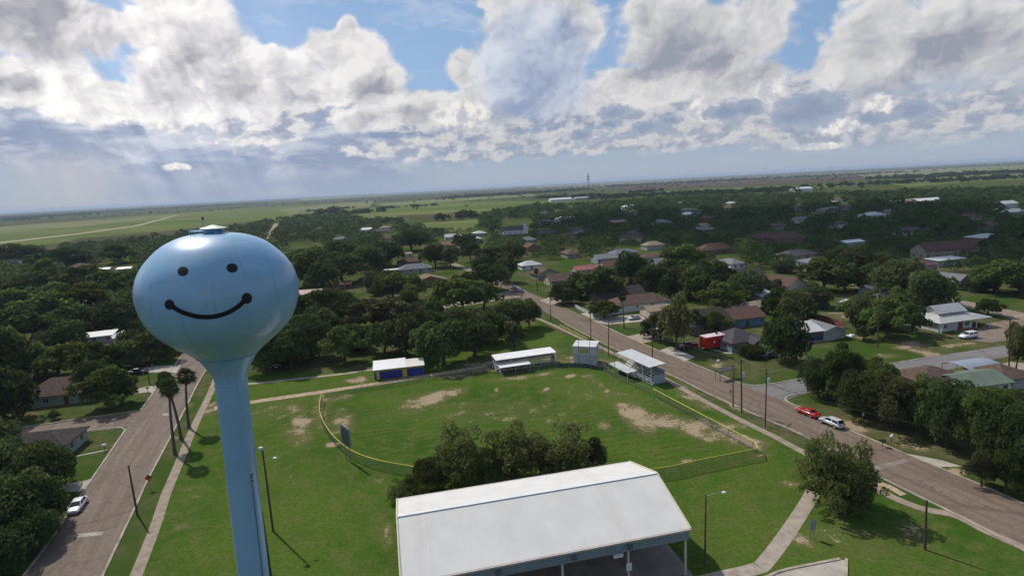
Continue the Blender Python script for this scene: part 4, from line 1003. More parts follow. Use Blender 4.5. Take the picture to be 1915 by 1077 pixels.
def top_of(px, h): return g(*px) + Vector((0, 0, h))
for (a, ha), (b, hb), lb in [(((1387, 772), 10.7), ((1431, 797), 10.5), 'short slack power line between the two corner poles'), (((1138, 665), 9.6), ((1105, 638), 9.4), 'short power line between the poles behind the press box'), (((1105, 638), 9.4), ((1030, 598), 9.1), 'power line from the press box poles towards the junction'), (((1030, 598), 9.1), ((976, 557), 8.6), 'power line along the brown road just before the junction'),
    (((976, 557), 8.6), ((937, 553), 8.6), 'power line crossing the road junction'), (((1641, 650), 14.2), ((1887, 690), 11.6), 'long power line across the side street on the right'), (((1641, 650), 14.2), ((1475, 592), 9.0), 'power line over the yards behind the pale carport'), (((1431, 797), 10.3), ((1554, 722), 9.0), 'power line crossing the brown road to the shaded pole')]:
    hang(top_of(a, ha), top_of(b, hb), .8, 'power_line', lb)

# ------------------------------------------------------------------ cell mast far off
ct_ = g(1101, 379); mh = above(ct_, 1102, 320)
cmast = empty('cell_mast', ct_, 0, 'tall lattice radio mast standing far beyond the town', 'radio mast')
lm = MB(); w0, w1 = 2.2, .9
cor = lambda z, k: Vector((math.cos(2 * PI * k / 3) * (w0 + (w1 - w0) * z / mh), math.sin(2 * PI * k / 3) * (w0 + (w1 - w0) * z / mh), z))
for k in range(3):
    lm.tube(cor(0, k), cor(mh * .93, k), .28, .2, 6)
    for i in range(24):
        z0, z1 = mh * .93 * i / 24, mh * .93 * (i + 1) / 24; lm.tube(cor(z0, k), cor(z1, (k + 1) % 3), .10, n=5)
lm.build('lattice', mat('mast_grey', (.17, .18, .19), .6, .1, .1), cmast)
for z in (mh * .74, mh * .83):
    am = MB()
    for k in range(9): a = 2 * PI * k / 9; c = Vector((math.cos(a) * 2.5, math.sin(a) * 2.5, z)); am.box(c.x - .35, c.x + .35, c.y - .35, c.y + .35, z - 1.3, z + 1.3)
    am.lathe([(z - .15, 2.3), (z + .15, 2.3)], 12); am.build('antenna_ring', mat('antenna_grey', (.30, .31, .32), .6, .1, .1), cmast)
MB().tube((0, 0, mh * .93), (0, 0, mh), .18, .08, 6).build('tip', MATS['mast_grey'], cmast)

# ------------------------------------------------------------------ vehicles
glass = mat('car_glass', (.012, .015, .018), .08, .05, 1., spec=.6); tyre_m = mat('tyre', (.018, .018, .018), .9, .1, 2.); rim_m = mat('rim_alloy', (.45, .45, .46), .3, .1, 2., metal=.6); chrome = mat('head_lamp', (.75, .75, .74), .2, .05, 2.); tail = mat('tail_lamp', (.30, .008, .006), .3, .05, 2.); trimk = mat('car_trim', (.03, .03, .032), .6, .1, 2.)
def paint(name, col): return mat(name, col, .28, .04, .8, coat=.8, spec=.5)
def car(px, toward, style, paint_m, label, cat, yaw=None, loc=None):
    """a vehicle: lower body lofted along x (front at +x), cabin, panes, lamps and wheels"""
    p = loc or g(*px)
    if yaw is None: q_ = g(*toward); yaw = math.atan2((q_ - p).y, (q_ - p).x)
    t = empty(cat.replace(' ', '_'), p, yaw, label, cat)
    ST = {   # length, width, bonnet height, belt height, roof height, cabin: (windscreen foot, roof front, roof back, rear foot), tail height
        'sedan': (4.75, 1.82, .88, .98, 1.46, (1.15, .35, -1.05, -1.85), 1.02), 'muscle': (4.85, 1.92, .92, 1.00, 1.36, (.85, .05, -.95, -1.75), 1.05),
        'suv': (4.65, 1.88, 1.02, 1.12, 1.68, (1.25, .45, -1.70, -2.15), 1.12), 'big_suv': (5.3, 2.02, 1.15, 1.25, 1.90, (1.35, .60, -2.10, -2.45), 1.25), 'pickup': (5.9, 2.0, 1.15, 1.25, 1.90, (1.45, .75, -.55, -.85), 1.22)}
    Ln, Wd, hb, hl_, hr, cab, ht = ST[style]; h = Ln / 2; w = Wd / 2; zb = .26 if style in ('sedan', 'muscle') else .36
    stn = [(h, hb * .55, .70), (h - .06, hb * .80, .84), (h - .35, hb * .93, .94), (cab[0] + .1, hl_ - .04, 1.), (0, hl_, 1.), (cab[3] - .02, ht, 1.), (-h + .25, ht - .03, .95), (-h + .05, ht - .14, .90), (-h, ht * .62, .84)]
    vs, fs = [], []
    for x, zt, f_ in stn:
        ww = w * f_
        for y, z in ((-ww * .82, zb), (-ww, zb + .14), (-ww * 1.0, (zb + zt) / 2 + .05), (-ww * .95, zt - .07), (-ww * .78, zt), (0, zt + .025), (ww * .78, zt), (ww * .95, zt - .07), (ww, (zb + zt) / 2 + .05), (ww, zb + .14), (ww * .82, zb)): vs.append((x, y, z))
    k = 11
    for i in range(len(stn) - 1):
        for j in range(k): fs.append((i * k + j, i * k + (j + 1) % k, (i + 1) * k + (j + 1) % k, (i + 1) * k + j))
    fs += [tuple(range(k)), tuple(range((len(stn) - 1) * k + k - 1, (len(stn) - 1) * k - 1, -1))]
    b = recalc(MB().add(vs, fs).build('body', paint_m, t, smooth=True)); md = b.modifiers.new('smooth', 'SUBSURF'); md.levels = md.render_levels = 1
    x0, x1, x2, x3 = cab; zr = hr; bz = hl_ - .05; wb, wr = w * .90, w * .70
    vs = [(x0, -wb, bz), (x0, wb, bz), (x1, -wr, zr - .04), (x1, wr, zr - .04), (x2, -wr, zr - .03), (x2, wr, zr - .03), (x3, -wb, bz), (x3, wb, bz), ((x1 + x2) / 2, 0, zr + .03), (x1 - .05, 0, zr - .01), (x2 + .05, 0, zr)]
    cb = recalc(MB().add(vs, [(0, 1, 3, 9, 2), (2, 9, 8), (9, 3, 8), (3, 5, 8), (5, 10, 8), (10, 4, 8), (4, 2, 8), (4, 10, 5, 7, 6), (0, 2, 4, 6), (1, 7, 5, 3), (0, 6, 7, 1)]).build('cabin', paint_m, t, bevel=.05))
    def pane(nm, q4, inset=.10, lift=.018):
        q4 = [Vector(v) for v in q4]; c = sum(q4, Vector()) / 4; n = (q4[1] - q4[0]).cross(q4[2] - q4[0]).normalized()
        if n.dot(c - Vector((c.x * .3 + (x1 + x2) * .35, 0, bz))) < 0: n = -n
        r_ = [v.lerp(c, inset) + n * lift for v in q4]; MB().add(r_, [(0, 1, 2, 3)]).build(nm, glass, t)
    pane('windscreen', [vs[0], vs[1], vs[3], vs[2]]); pane('rear_window', [vs[4], vs[5], vs[7], vs[6]], .14)
    for s_, (a, b_, c_, d_) in ((-1, (0, 2, 4, 6)), (1, (1, 3, 5, 7))):
        A, B, Cc, Dd = [Vector(vs[i]) for i in (a, b_, c_, d_)]; m0, m1 = A.lerp(Dd, .5), B.lerp(Cc, .5)
        pane('side_window', [A, B, m1, m0], .16); pane('side_window', [m0, m1, Cc, Dd], .16)
        MB().box(x0 - .15, x0 + .05, s_ * (w * .98), s_ * (w * 1.12), bz - .02, bz + .14).build('mirror', paint_m, t)
        MB().box(h - .22, h - .07, s_ * w * .55 - .2, s_ * w * .55 + .2, hb * .68, hb * .68 + .15).build('headlight', chrome, t, bevel=.02)
        MB().box(-h - .02, -h + .10, s_ * w * .66 - .17, s_ * w * .66 + .17, ht * .72, ht * .72 + .17).build('taillight', tail, t, bevel=.02)
        for x in (h * .64, -h * .58):
            wr_ = .34 if style in ('sedan', 'muscle') else .40
            wh = empty_mesh = MB().add(*lathe_y(wr_, .24, 20)).build('wheel', tyre_m, t); wh.location = (x, s_ * (w - .10), wr_)
            MB().add(*lathe_y(wr_ * .66, .27, 12)).build('rim', rim_m, wh)
    MB().box(h - .04, h + .015, -w * .55, w * .55, .42, .56).build('grille', trimk, t)
    MB().box(-h - .012, -h + .03, -.26, .26, .62, .74).build('number_plate', chrome, t)
    if style == 'pickup':
        MB().box(-h + .12, x3 - .12, -w * .80, w * .80, ht - .02, ht + .030).build('load_bed', trimk, t)
        for s_ in (-1, 1): MB().box(-h + .05, x3 - .05, s_ * w * .88 - .06, s_ * w * .88 + .06, ht - .1, ht + .14).build('bed_side', paint_m, t, bevel=.03)
        MB().box(-h + .02, -h + .10, -w * .86, w * .86, ht - .1, ht + .12).build('tailgate', paint_m, t, bevel=.03)
    return t
def lathe_y(r, wd, n):
    vs = []; pr = [(-wd / 2, r * .25), (-wd / 2, r * .93), (-wd / 2 + .03, r), (wd / 2 - .03, r), (wd / 2, r * .93), (wd / 2, r * .25)]
    for y, q_ in pr:
        for i in range(n): a = 2 * PI * i / n; vs.append((q_ * math.cos(a), y, q_ * math.sin(a)))
    fs = [(k * n + i, (k + 1) * n + i, (k + 1) * n + (i + 1) % n, k * n + (i + 1) % n) for k in range(5) for i in range(n)]
    fs += [tuple(range(n)), tuple(range(6 * n - 1, 5 * n - 1, -1))]
    return vs, fs
white_p, silver_p, red_p = paint('white_paint', (.70, .71, .72)), paint('silver_paint', (.50, .52, .54)), paint('red_paint', (.42, .010, .012))
ya1 = math.atan2(-.93, .36)                     # down the brown road
car((148, 948), (134, 962), 'sedan', white_p, 'white sedan parked at the left kerb facing the camera', 'sedan', yaw=math.atan2(-.93, .33), loc=g(146, 950))
car((1510, 775), None, 'muscle', red_p, 'bright red coupe parked at the kerb in front of the silver suv', 'coupe', yaw=ya1 + PI)
car((1555, 795), None, 'suv', silver_p, 'silver suv parked behind the red coupe on the brown road', 'suv', yaw=ya1 + PI)
car((1811, 632), None, 'big_suv', white_p, 'large white suv parked in front of the white store', 'suv', yaw=EAST + PI)
car((1186, 597), None, 'sedan', silver_p, 'silver sedan in the driveway by the white fence', 'sedan', yaw=EAST + PI + .15)
car((1286, 651), None, 'pickup', paint('maroon_paint', (.075, .006, .010)), 'maroon pickup truck hitched in front of the red trailer', 'pickup truck', yaw=EAST + PI)
car((962, 540), None, 'sedan', white_p, 'white car parked at the road junction', 'sedan', yaw=EAST + 2.2)
car((971, 545), None, 'sedan', silver_p, 'silver car parked nearest the road junction', 'sedan', yaw=EAST + 2.2)
dark_p = paint('dark_paint', (.02, .022, .028))
car((257, 700), None, 'pickup', dark_p, 'dark pickup at the end of the pale driveway left of the left road', 'pickup truck', yaw=EAST)
car((55, 655), None, 'sedan', dark_p, 'dark car on the back street at the far left edge', 'sedan', yaw=EAST)
car((1416, 666), None, 'sedan', dark_p, 'dark car under the trees in front of the grey bungalow', 'sedan', yaw=EAST + PI)
car((45, 684), None, 'big_suv', paint('blue_paint', (.03, .05, .13)), 'dark blue van with a pale roof among the left trees', 'van', yaw=EAST)
car((1438, 668), None, 'sedan', paint('navy_paint', (.015, .02, .05)), 'navy car beside the trunk near the grey bungalow', 'sedan', yaw=EAST + PI)

# red food trailer
tp = g(1334, 651); tr = empty('food_trailer', tp, EAST + .10, 'red box trailer with a pale roof beside the grey bungalow', 'trailer'); tr.scale = (1.28, 1.2, 1.25)
rp = mat('trailer_red', (.50, .012, .010), .45, .05, .8, coat=.2)
MB().box(-2.9, 2.9, -1.2, 1.2, .55, 3.05).build('body', rp, tr, bevel=.10)
MB().box(-2.95, 2.95, -1.25, 1.25, 3.06, 3.16).build('roof', mat('trailer_roof', (.62, .50, .48), .5, .1, 1.), tr, bevel=.05)
MB().lathe([(3.16, .25), (3.5, .25), (3.6, .35), (3.62, .001)], 12, 1.0, .2).build('vent', trimk, tr)
MB().box(-1.1, .5, -1.235, -1.205, 1.5, 2.5).build('serving_hatch', mat('hatch_red', (.36, .012, .012), .5, .05, 1.), tr, bevel=.01)
MB().add([(-.75 + .32 * math.cos(a), -1.245, 1.9 + .32 * math.sin(a)) for a in [2 * PI * i / 20 for i in range(20)]], [tuple(range(20))]).build('round_badge', mat('badge_pale', (.55, .40, .38), .6, .1, 1.), tr)
MB().box(-2.93, -2.905, -.6, .3, .8, 2.7).build('door', MATS['hatch_red'], tr)
for x in (.9, 1.75):
    for s_ in (-1, 1): w_ = MB().add(*lathe_y(.38, .24, 16)).build('wheel', tyre_m, tr); w_.location = (x, s_ * 1.15, .38); MB().add(*lathe_y(.22, .27, 10)).build('rim', rim_m, w_)
MB().bar((-2.9, 0, .55), (-4.1, 0, .5), .15, .12).bar((-2.9, -.7, .55), (-4.1, 0, .5), .1, .1).bar((-2.9, .7, .55), (-4.1, 0, .5), .1, .1).build('hitch', trimk, tr)

# caravan
rvp = g(1582, 577); rv = empty('caravan', rvp, EAST + .2, 'cream caravan parked behind the red board fence', 'caravan')
cr_ = mat('caravan_cream', (.55, .48, .40), .5, .08, 1.)
MB().box(-3.6, 3.6, -1.2, 1.2, .6, 2.9).build('body', cr_, rv, bevel=.25); MB().box(-1.5, .5, -.6, .6, 2.92, 3.2).build('roof_unit', white_metal, rv, bevel=.05)
for x in (-2.4, -.5, 1.8): MB().box(x - .45, x + .45, -1.23, -1.205, 1.6, 2.2).build('window', glass, rv)
MB().box(2.6, 3.2, -1.23, -1.205, .7, 2.5).build('door', white_metal, rv)
for x in (-.4, .5): w_ = MB().add(*lathe_y(.36, .22, 14)).build('wheel', tyre_m, rv); w_.location = (x, -1.1, .36); MB().add(*lathe_y(.2, .25, 10)).build('rim', rim_m, w_)

# ------------------------------------------------------------------ signs, mail boxes, small yard things
def sign(px, rz, label, panel_m, w, h, z, diamond=False, posts=1, cat='road sign'):
    t = empty('road_sign' if cat == 'road sign' else cat.replace(' ', '_'), g(*px), rz, label, cat)
    for k in range(posts): x = 0 if posts == 1 else (-w * .35 + k * w * .7); MB().tube((x, .04, 0), (x, .04, z + (h * .3)), .035, n=6).build('post', gpost, t)
    if diamond: r_ = w * .7; MB().add([(0, -.01, z - r_), (r_, -.01, z), (0, -.01, z + r_), (-r_, -.01, z), (0, .01, z - r_), (r_, .01, z), (0, .01, z + r_), (-r_, .01, z)], [(0, 1, 2, 3), (7, 6, 5, 4), (0, 4, 5, 1), (1, 5, 6, 2), (2, 6, 7, 3), (3, 7, 4, 0)]).build('panel', panel_m, t)
    else: MB().box(-w / 2, w / 2, -.02, .0, z - h / 2, z + h / 2).build('panel', panel_m, t)
    return t
sign((281, 914), .5, 'small orange diamond road sign on the left verge', mat('sign_orange', (.30, .06, .015), .5, .08, 2.), .85, .85, 2.1, True)
sign((1519, 1006), .1, 'grey back of a two panel sign on the grass near the path', mat('sign_back', (.22, .24, .25), .5, .1, 2.), .75, 1.6, 1.9, posts=2)
sign((217, 805), .3, 'small white street name sign at the left corner', lens, .9, .25, 2.6)
sign((1613, 793), .2, 'thin white sign post on the verge behind the silver suv', lens, .35, .5, 2.0)
sign((1154, 672), .2, 'slim dark marker post on the verge by the brown road', mat('marker_dark', (.06, .06, .06), .6, .1, 2.), .25, .7, 2.2)
sign((1366, 752), .2, 'small dark sign beside the thin corner pole', MATS['marker_dark'], .4, .5, 2.4)
def mailbox(px, rz, label, m, w=.25):
    t = empty('mailbox', g(*px), rz, label, 'mailbox'); MB().box(-.05, .05, -.05, .05, 0, 1.0).build('post', wood, t)
    MB().add([(x, y, z) for x in (-.3, .3) for y, z in ((-w, 1.0), (w, 1.0), (w, 1.22), (w * .6, 1.36), (-w * .6, 1.36), (-w, 1.22))], [(0, 1, 2, 3, 4, 5), (11, 10, 9, 8, 7, 6), (0, 6, 7, 1), (1, 7, 8, 2), (2, 8, 9, 3), (3, 9, 10, 4), (4, 10, 11, 5), (5, 11, 6, 0)]).build('box', m, t)
mailbox((1667, 826), .5, 'white mailbox on the verge under the right trees', lens); mailbox((1817, 886), .5, 'white mailbox by the tan patch at the right kerb', lens); mailbox((1650, 835), .5, 'black bin shaped mailbox at the right kerb', trimk, .4)
mailbox((196, 842), .3, 'white mailbox on the lawn left of the left road', lens); mailbox((286, 690), .3, 'small mailbox by the far left driveway', trimk); mailbox((277, 733), .3, 'mailbox near the second left driveway', trimk)
mailbox((1343, 682), .5, 'white post mailbox on the bare patch of the corner lawn', lens)
pt = empty('picnic_table', g(515, 687), .3, 'round white picnic table in the shade of the park trees', 'picnic table')
MB().lathe([(.70, .001), (.70, .9), (.76, .9), (.76, .001)], 20).build('table_top', white_metal, pt); MB().lathe([(0, .35), (.05, .35), (.08, .1), (.7, .1)], 12).build('pedestal', white_metal, pt)
for k in range(4): a = PI / 2 * k + .4; MB().lathe([(.38, .001), (.38, .32), (.45, .32), (.45, .001)], 12, 1.35 * math.cos(a), 1.35 * math.sin(a)).lathe([(0, .06), (.38, .06)], 8, 1.35 * math.cos(a), 1.35 * math.sin(a)).build('stool', white_metal, pt)
# utility hut frame left of corner pole: dark shelter
shl = empty('bus_shelter', g(1356, 708), EAST + .1, 'small dark roofed shelter frame on the corner lawn', 'shelter')
shed_roof('roof', -2.4, 2.4, -.9, .9, 2.3, 2.5, mat('shelter_dark', (.05, .055, .045), .8, .1, 1.), shl)
for x in (-2.2, 2.2):
    for y in (-.8, .8): MB().tube((x, y, 0), (x, y, 2.25), .06).build('post', MATS['shelter_dark'], shl)
def dish(px, z, label):
    p = g(*px, z); t = empty('satellite_dish', p, -.6, label, 'satellite dish'); MB().lathe([(0, .01), (.03, .2), (.10, .38), (.12, .40)], 16).build('dish', lens, t).rotation_euler = (R(55), 0, 0); MB().tube((0, .05, -.5), (0, .05, .1), .03).build('mount', gpost, t)
for i, (px, lb) in enumerate([((1492, 651), 'white boat shaped tarp heap on the yard beside the carport')]):
    pass
# tarp heap by the carport
tpz = empty('tarp_heap', g(1592, 629), 0, 'white tarp covered heap on the lawn right of the carport', 'tarp'); th_ = MB()
for k, (x, y, r_) in enumerate(((0, 0, .9), (1.1, .2, .7), (-.9, .3, .6))): th_.lathe([(0, r_), (.3 * r_, r_ * .9), (.75 * r_, r_ * .4), (.85 * r_, .01)], 9, x, y)
th_.build('tarp', lens, tpz, smooth=True)
# ------------------------------------------------------------------ houses
LANDMARK = []          # (name, point) for telling neighbours apart
KEEP = []              # ground kept free of trees: (x, y, radius)
win_m = mat('house_glass', (.018, .022, .026), .12, .05, 1., spec=.5); win_f = mat('window_frame_white', (.62, .62, .60), .6, .06, 1.); door_m = mat('door_dark', (.07, .045, .035), .6, .1, 1.)
RO = {'brown': shingles('brown_shingles', (.105, .072, .058)), 'dark': shingles('dark_shingles', (.050, .040, .038)), 'grey': shingles('grey_shingles', (.165, .17, .185)), 'orange': shingles('orange_shingles', (.20, .130, .092)),
      'charcoal': shingles('charcoal_shingles', (.075, .070, .075)), 'redbrown': shingles('red_brown_shingles', (.112, .066, .052)), 'pale': ribbed('pale_metal', (.42, .42, .41), 'x', .4, .5), 'white': ribbed('white_metal_roof', (.64, .64, .62), 'x', .4, .4),
      'pink': ribbed('pink_metal', (.42, .23, .20), 'x', .5, .6), 'red': ribbed('red_metal', (.27, .075, .065), 'x', .4, .5), 'green': ribbed('green_metal', (.115, .15, .105), 'x', .4, .6), 'teal': ribbed('teal_metal', (.23, .30, .29), 'x', .4, .6),
      'tan': shingles('tan_shingles', (.26, .20, .15)), 'burgundy': ribbed('burgundy_metal', (.13, .035, .045), 'x', .4, .5)}
WA = {'greygreen': mat('grey_green_boards', (.22, .25, .21), .8, .1, .8), 'white': mat('white_boards_wall', (.58, .58, .56), .7, .08, .8), 'blue': ribbed('blue_wall_boards', (.095, .18, .25), 'z', .25, .7, .08), 'greyblue': ribbed('grey_wall_boards', (.21, .23, .27), 'z', .25, .7, .08),
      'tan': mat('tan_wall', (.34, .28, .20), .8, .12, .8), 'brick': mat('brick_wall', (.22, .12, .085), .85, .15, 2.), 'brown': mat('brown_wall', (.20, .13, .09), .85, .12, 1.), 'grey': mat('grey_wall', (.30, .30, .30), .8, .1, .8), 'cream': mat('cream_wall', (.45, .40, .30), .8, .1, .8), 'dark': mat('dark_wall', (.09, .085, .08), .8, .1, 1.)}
def roof_mesh(kind, w, d, hw, rise, ov, th=.16):
    x, y = w / 2 + ov, d / 2 + ov; z0 = hw - ov * rise / (d / 2) * .6; zr = hw + rise; mb = MB()
    def lift(vs, fs): mb.add(vs, fs); mb.add([(a, b, c - th) for a, b, c in vs], [tuple(reversed(f)) for f in fs])
    if kind == 'hip':
        rx = max(.3, x - y); lift([(-x, -y, z0), (x, -y, z0), (x, y, z0), (-x, y, z0), (-rx, 0, zr), (rx, 0, zr)], [(0, 1, 5, 4), (1, 2, 5), (2, 3, 4, 5), (3, 0, 4)])
    elif kind == 'gable': lift([(-x, -y, z0), (x, -y, z0), (x, y, z0), (-x, y, z0), (-x, 0, zr), (x, 0, zr)], [(0, 1, 5, 4), (2, 3, 4, 5)])
    elif kind == 'gabley':
        z0 = hw - ov * rise / (w / 2) * .6; lift([(-x, -y, z0), (x, -y, z0), (x, y, z0), (-x, y, z0), (0, -y, zr), (0, y, zr)], [(0, 4, 5, 3), (4, 1, 2, 5)])
    elif kind == 'flat': lift([(-x, -y, hw + .1), (x, -y, hw + .1), (x, y, hw + rise), (-x, y, hw + rise)], [(0, 1, 2, 3)])
    # eave edges
    n = 4; b = mb.v; edge = [(-x, -y), (x, -y), (x, y), (-x, y)]
    zz = [v[2] for v in b[:4]]
    for i in range(4):
        (xa, ya), (xb, yb) = edge[i], edge[(i + 1) % 4]
        if kind == 'gable' and i in (1, 3):
            xx = xa; mb.add([(xx, -y, z0), (xx, 0, zr), (xx, y, z0), (xx, -y, z0 - th), (xx, 0, zr - th), (xx, y, z0 - th)], [(0, 1, 4, 3), (1, 2, 5, 4)])
        elif kind == 'gabley' and i in (0, 2):
            yy = ya; mb.add([(-x, yy, z0), (0, yy, zr), (x, yy, z0), (-x, yy, z0 - th), (0, yy, zr - th), (x, yy, z0 - th)], [(0, 1, 4, 3), (1, 2, 5, 4)])
        else: mb.add([(xa, ya, zz[i]), (xb, yb, zz[(i + 1) % 4]), (xb, yb, zz[(i + 1) % 4] - th), (xa, ya, zz[i] - th)], [(0, 1, 2, 3)])
    return mb
def house(px, w, d, roof, wall, label, kind='hip', hw=2.8, rise=1.9, rz=EAST, ov=.5, wins=3, cat='house', name='house', gable=None, porch=False, short=None, door=True, back=True):
    f = g(*px); n = Vector((-math.sin(rz), math.cos(rz), 0)); c = f + n * (d / 2)
    t = empty(name, c, rz, label, cat)
    mb = MB().box(-w / 2, w / 2, -d / 2, d / 2, 0, hw - .05)
    wl = mb.build('wall', WA[wall], t)
    if kind in ('gable', 'gabley'):
        gm = gable and WA[gable] or WA[wall]; z0 = hw - .05
        for s_ in (-1, 1):
            e = .12
            if kind == 'gable': xx = s_ * w / 2; xi = xx - s_ * e; vs = [(xx, -d / 2, z0), (xx, d / 2, z0), (xx, 0, hw + rise - .18), (xi, -d / 2, z0), (xi, d / 2, z0), (xi, 0, hw + rise - .18)]
            else: yy = s_ * d / 2; yi = yy - s_ * e; vs = [(-w / 2, yy, z0), (w / 2, yy, z0), (0, yy, hw + rise - .18), (-w / 2, yi, z0), (w / 2, yi, z0), (0, yi, hw + rise - .18)]
            recalc(MB().add(vs, [(0, 1, 2), (5, 4, 3), (0, 3, 4, 1), (1, 4, 5, 2), (2, 5, 3, 0)]).build('gable_wall', gm, t))
    recalc(roof_mesh(kind, w, d, hw, rise, ov).build('roof', RO[roof], t))
    if wins:
        xs = np.linspace(-w / 2 + 1.4, w / 2 - 1.4, wins + 1 if door else wins)
        for i, x in enumerate(xs):
            if door and i == len(xs) // 2:
                dr = MB().box(x - .50, x + .50, -d / 2 - .06, -d / 2 - .004, .1, 2.15).build('door', door_m, t); MB().tube((x + .36, -d / 2 - .10, 1.05), (x + .36, -d / 2 - .06, 1.05), .04).build('handle', gpost, dr)
            else: window(t, x, -d / 2, 0, -1)
        for s_ in (-1, 1):
            for y in ((-d * .2, d * .22) if d > 6 else (0,)): window(t, s_ * w / 2, y, s_, 0)
    if porch:
        MB().box(-w / 2 - .3, 0, -d / 2 - 2.4, -d / 2 - .02, hw - .35, hw - .2).build('porch_roof', RO[roof], t)
        for x in (-w / 2, -w / 4, -.15): MB().box(x - .08, x + .08, -d / 2 - 2.3, -d / 2 - 2.14, 0, hw - .35).build('porch_post', win_f, t)
    if short: LANDMARK.append((short, c.copy()))
    nn_ = max(w, d) / 2
    for k in np.linspace(-1, 1, max(1, int(w // 4))): q_ = c + Vector((math.cos(rz), math.sin(rz), 0)) * (k * max(0, w / 2 - d / 3)); KEEP.append((q_.x, q_.y, d / 2 + 1.6))
    return t
def window(t, x, y, sx, sy, w=1.1, z0=.95, z1=2.1):
    e = .06
    if sy: f = MB().box(x - w / 2 - .08, x + w / 2 + .08, min(y, y + sy * e), max(y, y + sy * e) - .003 * 0, z0 - .08, z1 + .08)
    else: f = MB().box(min(x, x + sx * e), max(x, x + sx * e), y - w / 2 - .08, y + w / 2 + .08, z0 - .08, z1 + .08)
    fo = f.build('window', win_f, t)
    g2 = MB()
    if sy: a, b = y + sy * e, y + sy * (e + .012); g2.box(x - w / 2, x - .03, min(a, b), max(a, b), z0, z1); g2.box(x + .03, x + w / 2, min(a, b), max(a, b), z0, z1)
    else: a, b = x + sx * e, x + sx * (e + .012); g2.box(min(a, b), max(a, b), y - w / 2, y - .03, z0, z1); g2.box(min(a, b), max(a, b), y + .03, y + w / 2, z0, z1)
    g2.build('pane', win_m, fo)
# left side
house((107, 758), 16, 10, 'brown', 'greygreen', 'grey green house with a brown hip roof facing the left side street', 'hip', 2.9, 3.0, rz=.20, short='the brown hip roofed house')
house((52, 866), 13, 9, 'dark', 'grey', 'dark roofed house under the trees at the lower left edge', 'hip', 2.8, 1.8, rz=.22, short='the dark roofed corner house')
house((76, 642), 5, 4, 'charcoal', 'tan', 'small tan shed beside the back street on the left', 'gable', 2.4, 1.0, rz=.3, wins=0, name='shed', cat='shed', short='the tan shed')
house((178, 643), 11, 6, 'white', 'grey', 'low building with a white metal roof among the left trees', 'flat', 2.6, .7, rz=.35, wins=2, short='the white roofed building')
house((238, 641), 7, 5, 'pale', 'white', 'small grey gabled outbuilding left of the tank', 'gabley', 2.5, 1.3, rz=.7, wins=1, short='the small gabled outbuilding')
house((178, 512), 19, 6, 'white', 'grey', 'long white roofed shed far left among the trees', 'gable', 3.0, .8, wins=0, name='shed', cat='shed', rz=.16, short='the long white shed')
house((232, 510), 9, 6, 'white', 'grey', 'shorter white roofed shed right of the long one far left', 'gable', 3.0, .9, wins=0, name='shed', cat='shed', rz=.16)
house((36, 520), 20, 10, 'charcoal', 'grey', 'low dark roofed house far left among the trees', 'hip', 2.8, 1.6, wins=2, short='the far left dark house')
# centre
house((572, 561), 14, 8, 'pink', 'brick', 'house with a faded pink metal roof just right of the tank', 'gable', 2.8, 1.5, rz=.1, short='the pink roofed house')
house((640, 541), 9, 7, 'redbrown', 'brick', 'small red brown roofed house by the alley', 'gable', 2.6, 1.3, wins=1, short='the small red brown house')
house((806, 536), 17, 11, 'orange', 'brick', 'brick house with an orange brown gable roof near the cross street', 'gabley', 2.8, 2.6, rz=.32, short='the orange roofed house')
house((778, 511), 19, 10, 'grey', 'grey', 'house with a blue grey hip roof behind the orange roofed one', 'hip', 2.8, 2.4, short='the blue grey roofed house')
house((766, 497), 15, 9, 'redbrown', 'brown', 'dark red roofed house in the middle of the central row', 'hip', 2.7, 2.0, wins=2)
house((756, 482), 11, 7, 'tan', 'cream', 'cream roofed house behind the dark red roofed one', 'gable', 2.7, 1.0, wins=2)
house((725, 470), 9, 8, 'white', 'white', 'white metal roofed house at the far end of the central row', 'gable', 2.7, 1.2, wins=1, short='the white metal roofed house')
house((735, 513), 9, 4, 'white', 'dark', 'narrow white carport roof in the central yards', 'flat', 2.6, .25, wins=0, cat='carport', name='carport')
house((836, 465), 15, 10, 'orange', 'brick', 'far orange hip roofed house among dark trees', 'hip', 2.8, 2.4, wins=2)
house((566, 479), 21, 11, 'brown', 'brick', 'wide brown roofed house beside the far tank edge', 'hip', 2.8, 1.9, wins=3, short='the wide brown roofed house')
house((553, 443), 13, 8, 'white', 'white', 'white roofed building in the trees right of the tank top', 'gable', 2.7, 1.0, wins=1)
house((484, 425), 22, 12, 'redbrown', 'brick', 'dark red roofed house at the field edge left of the far street', 'hip', 2.8, 3.0, wins=2)
house((556, 425), 26, 12, 'redbrown', 'brown', 'dark red roofed house at the field edge right of the far street', 'hip', 2.8, 2.8, wins=2)
house((681, 415), 20, 10, 'tan', 'cream', 'pale roofed house at the edge of the green fields', 'hip', 2.8, 2.0, wins=2)
ch = house((964, 438), 24, 12, 'charcoal', 'white', 'grey roofed church with tall white gables among the trees', 'gable', 4.5, 3.5, rz=.1, wins=4, cat='church', name='church', short='the grey roofed church')
recalc(MB().add([(8.5, -7.5, 0), (12.5, -7.5, 0), (12.5, -7.5, 7.0), (10.5, -7.5, 10.5), (8.5, -7.5, 7.0), (8.5, -3, 0), (12.5, -3, 0), (12.5, -3, 7.0), (10.5, -3, 10.5), (8.5, -3, 7.0)], [(0, 1, 2, 3, 4), (9, 8, 7, 6, 5), (0, 5, 6, 1), (1, 6, 7, 2), (2, 7, 8, 3), (3, 8, 9, 4), (4, 9, 5, 0)]).build('tower', WA['white'], ch))
house((886, 453), 16, 9, 'pale', 'white', 'pale roofed house left of the church', 'hip', 2.8, 2.2, wins=2)
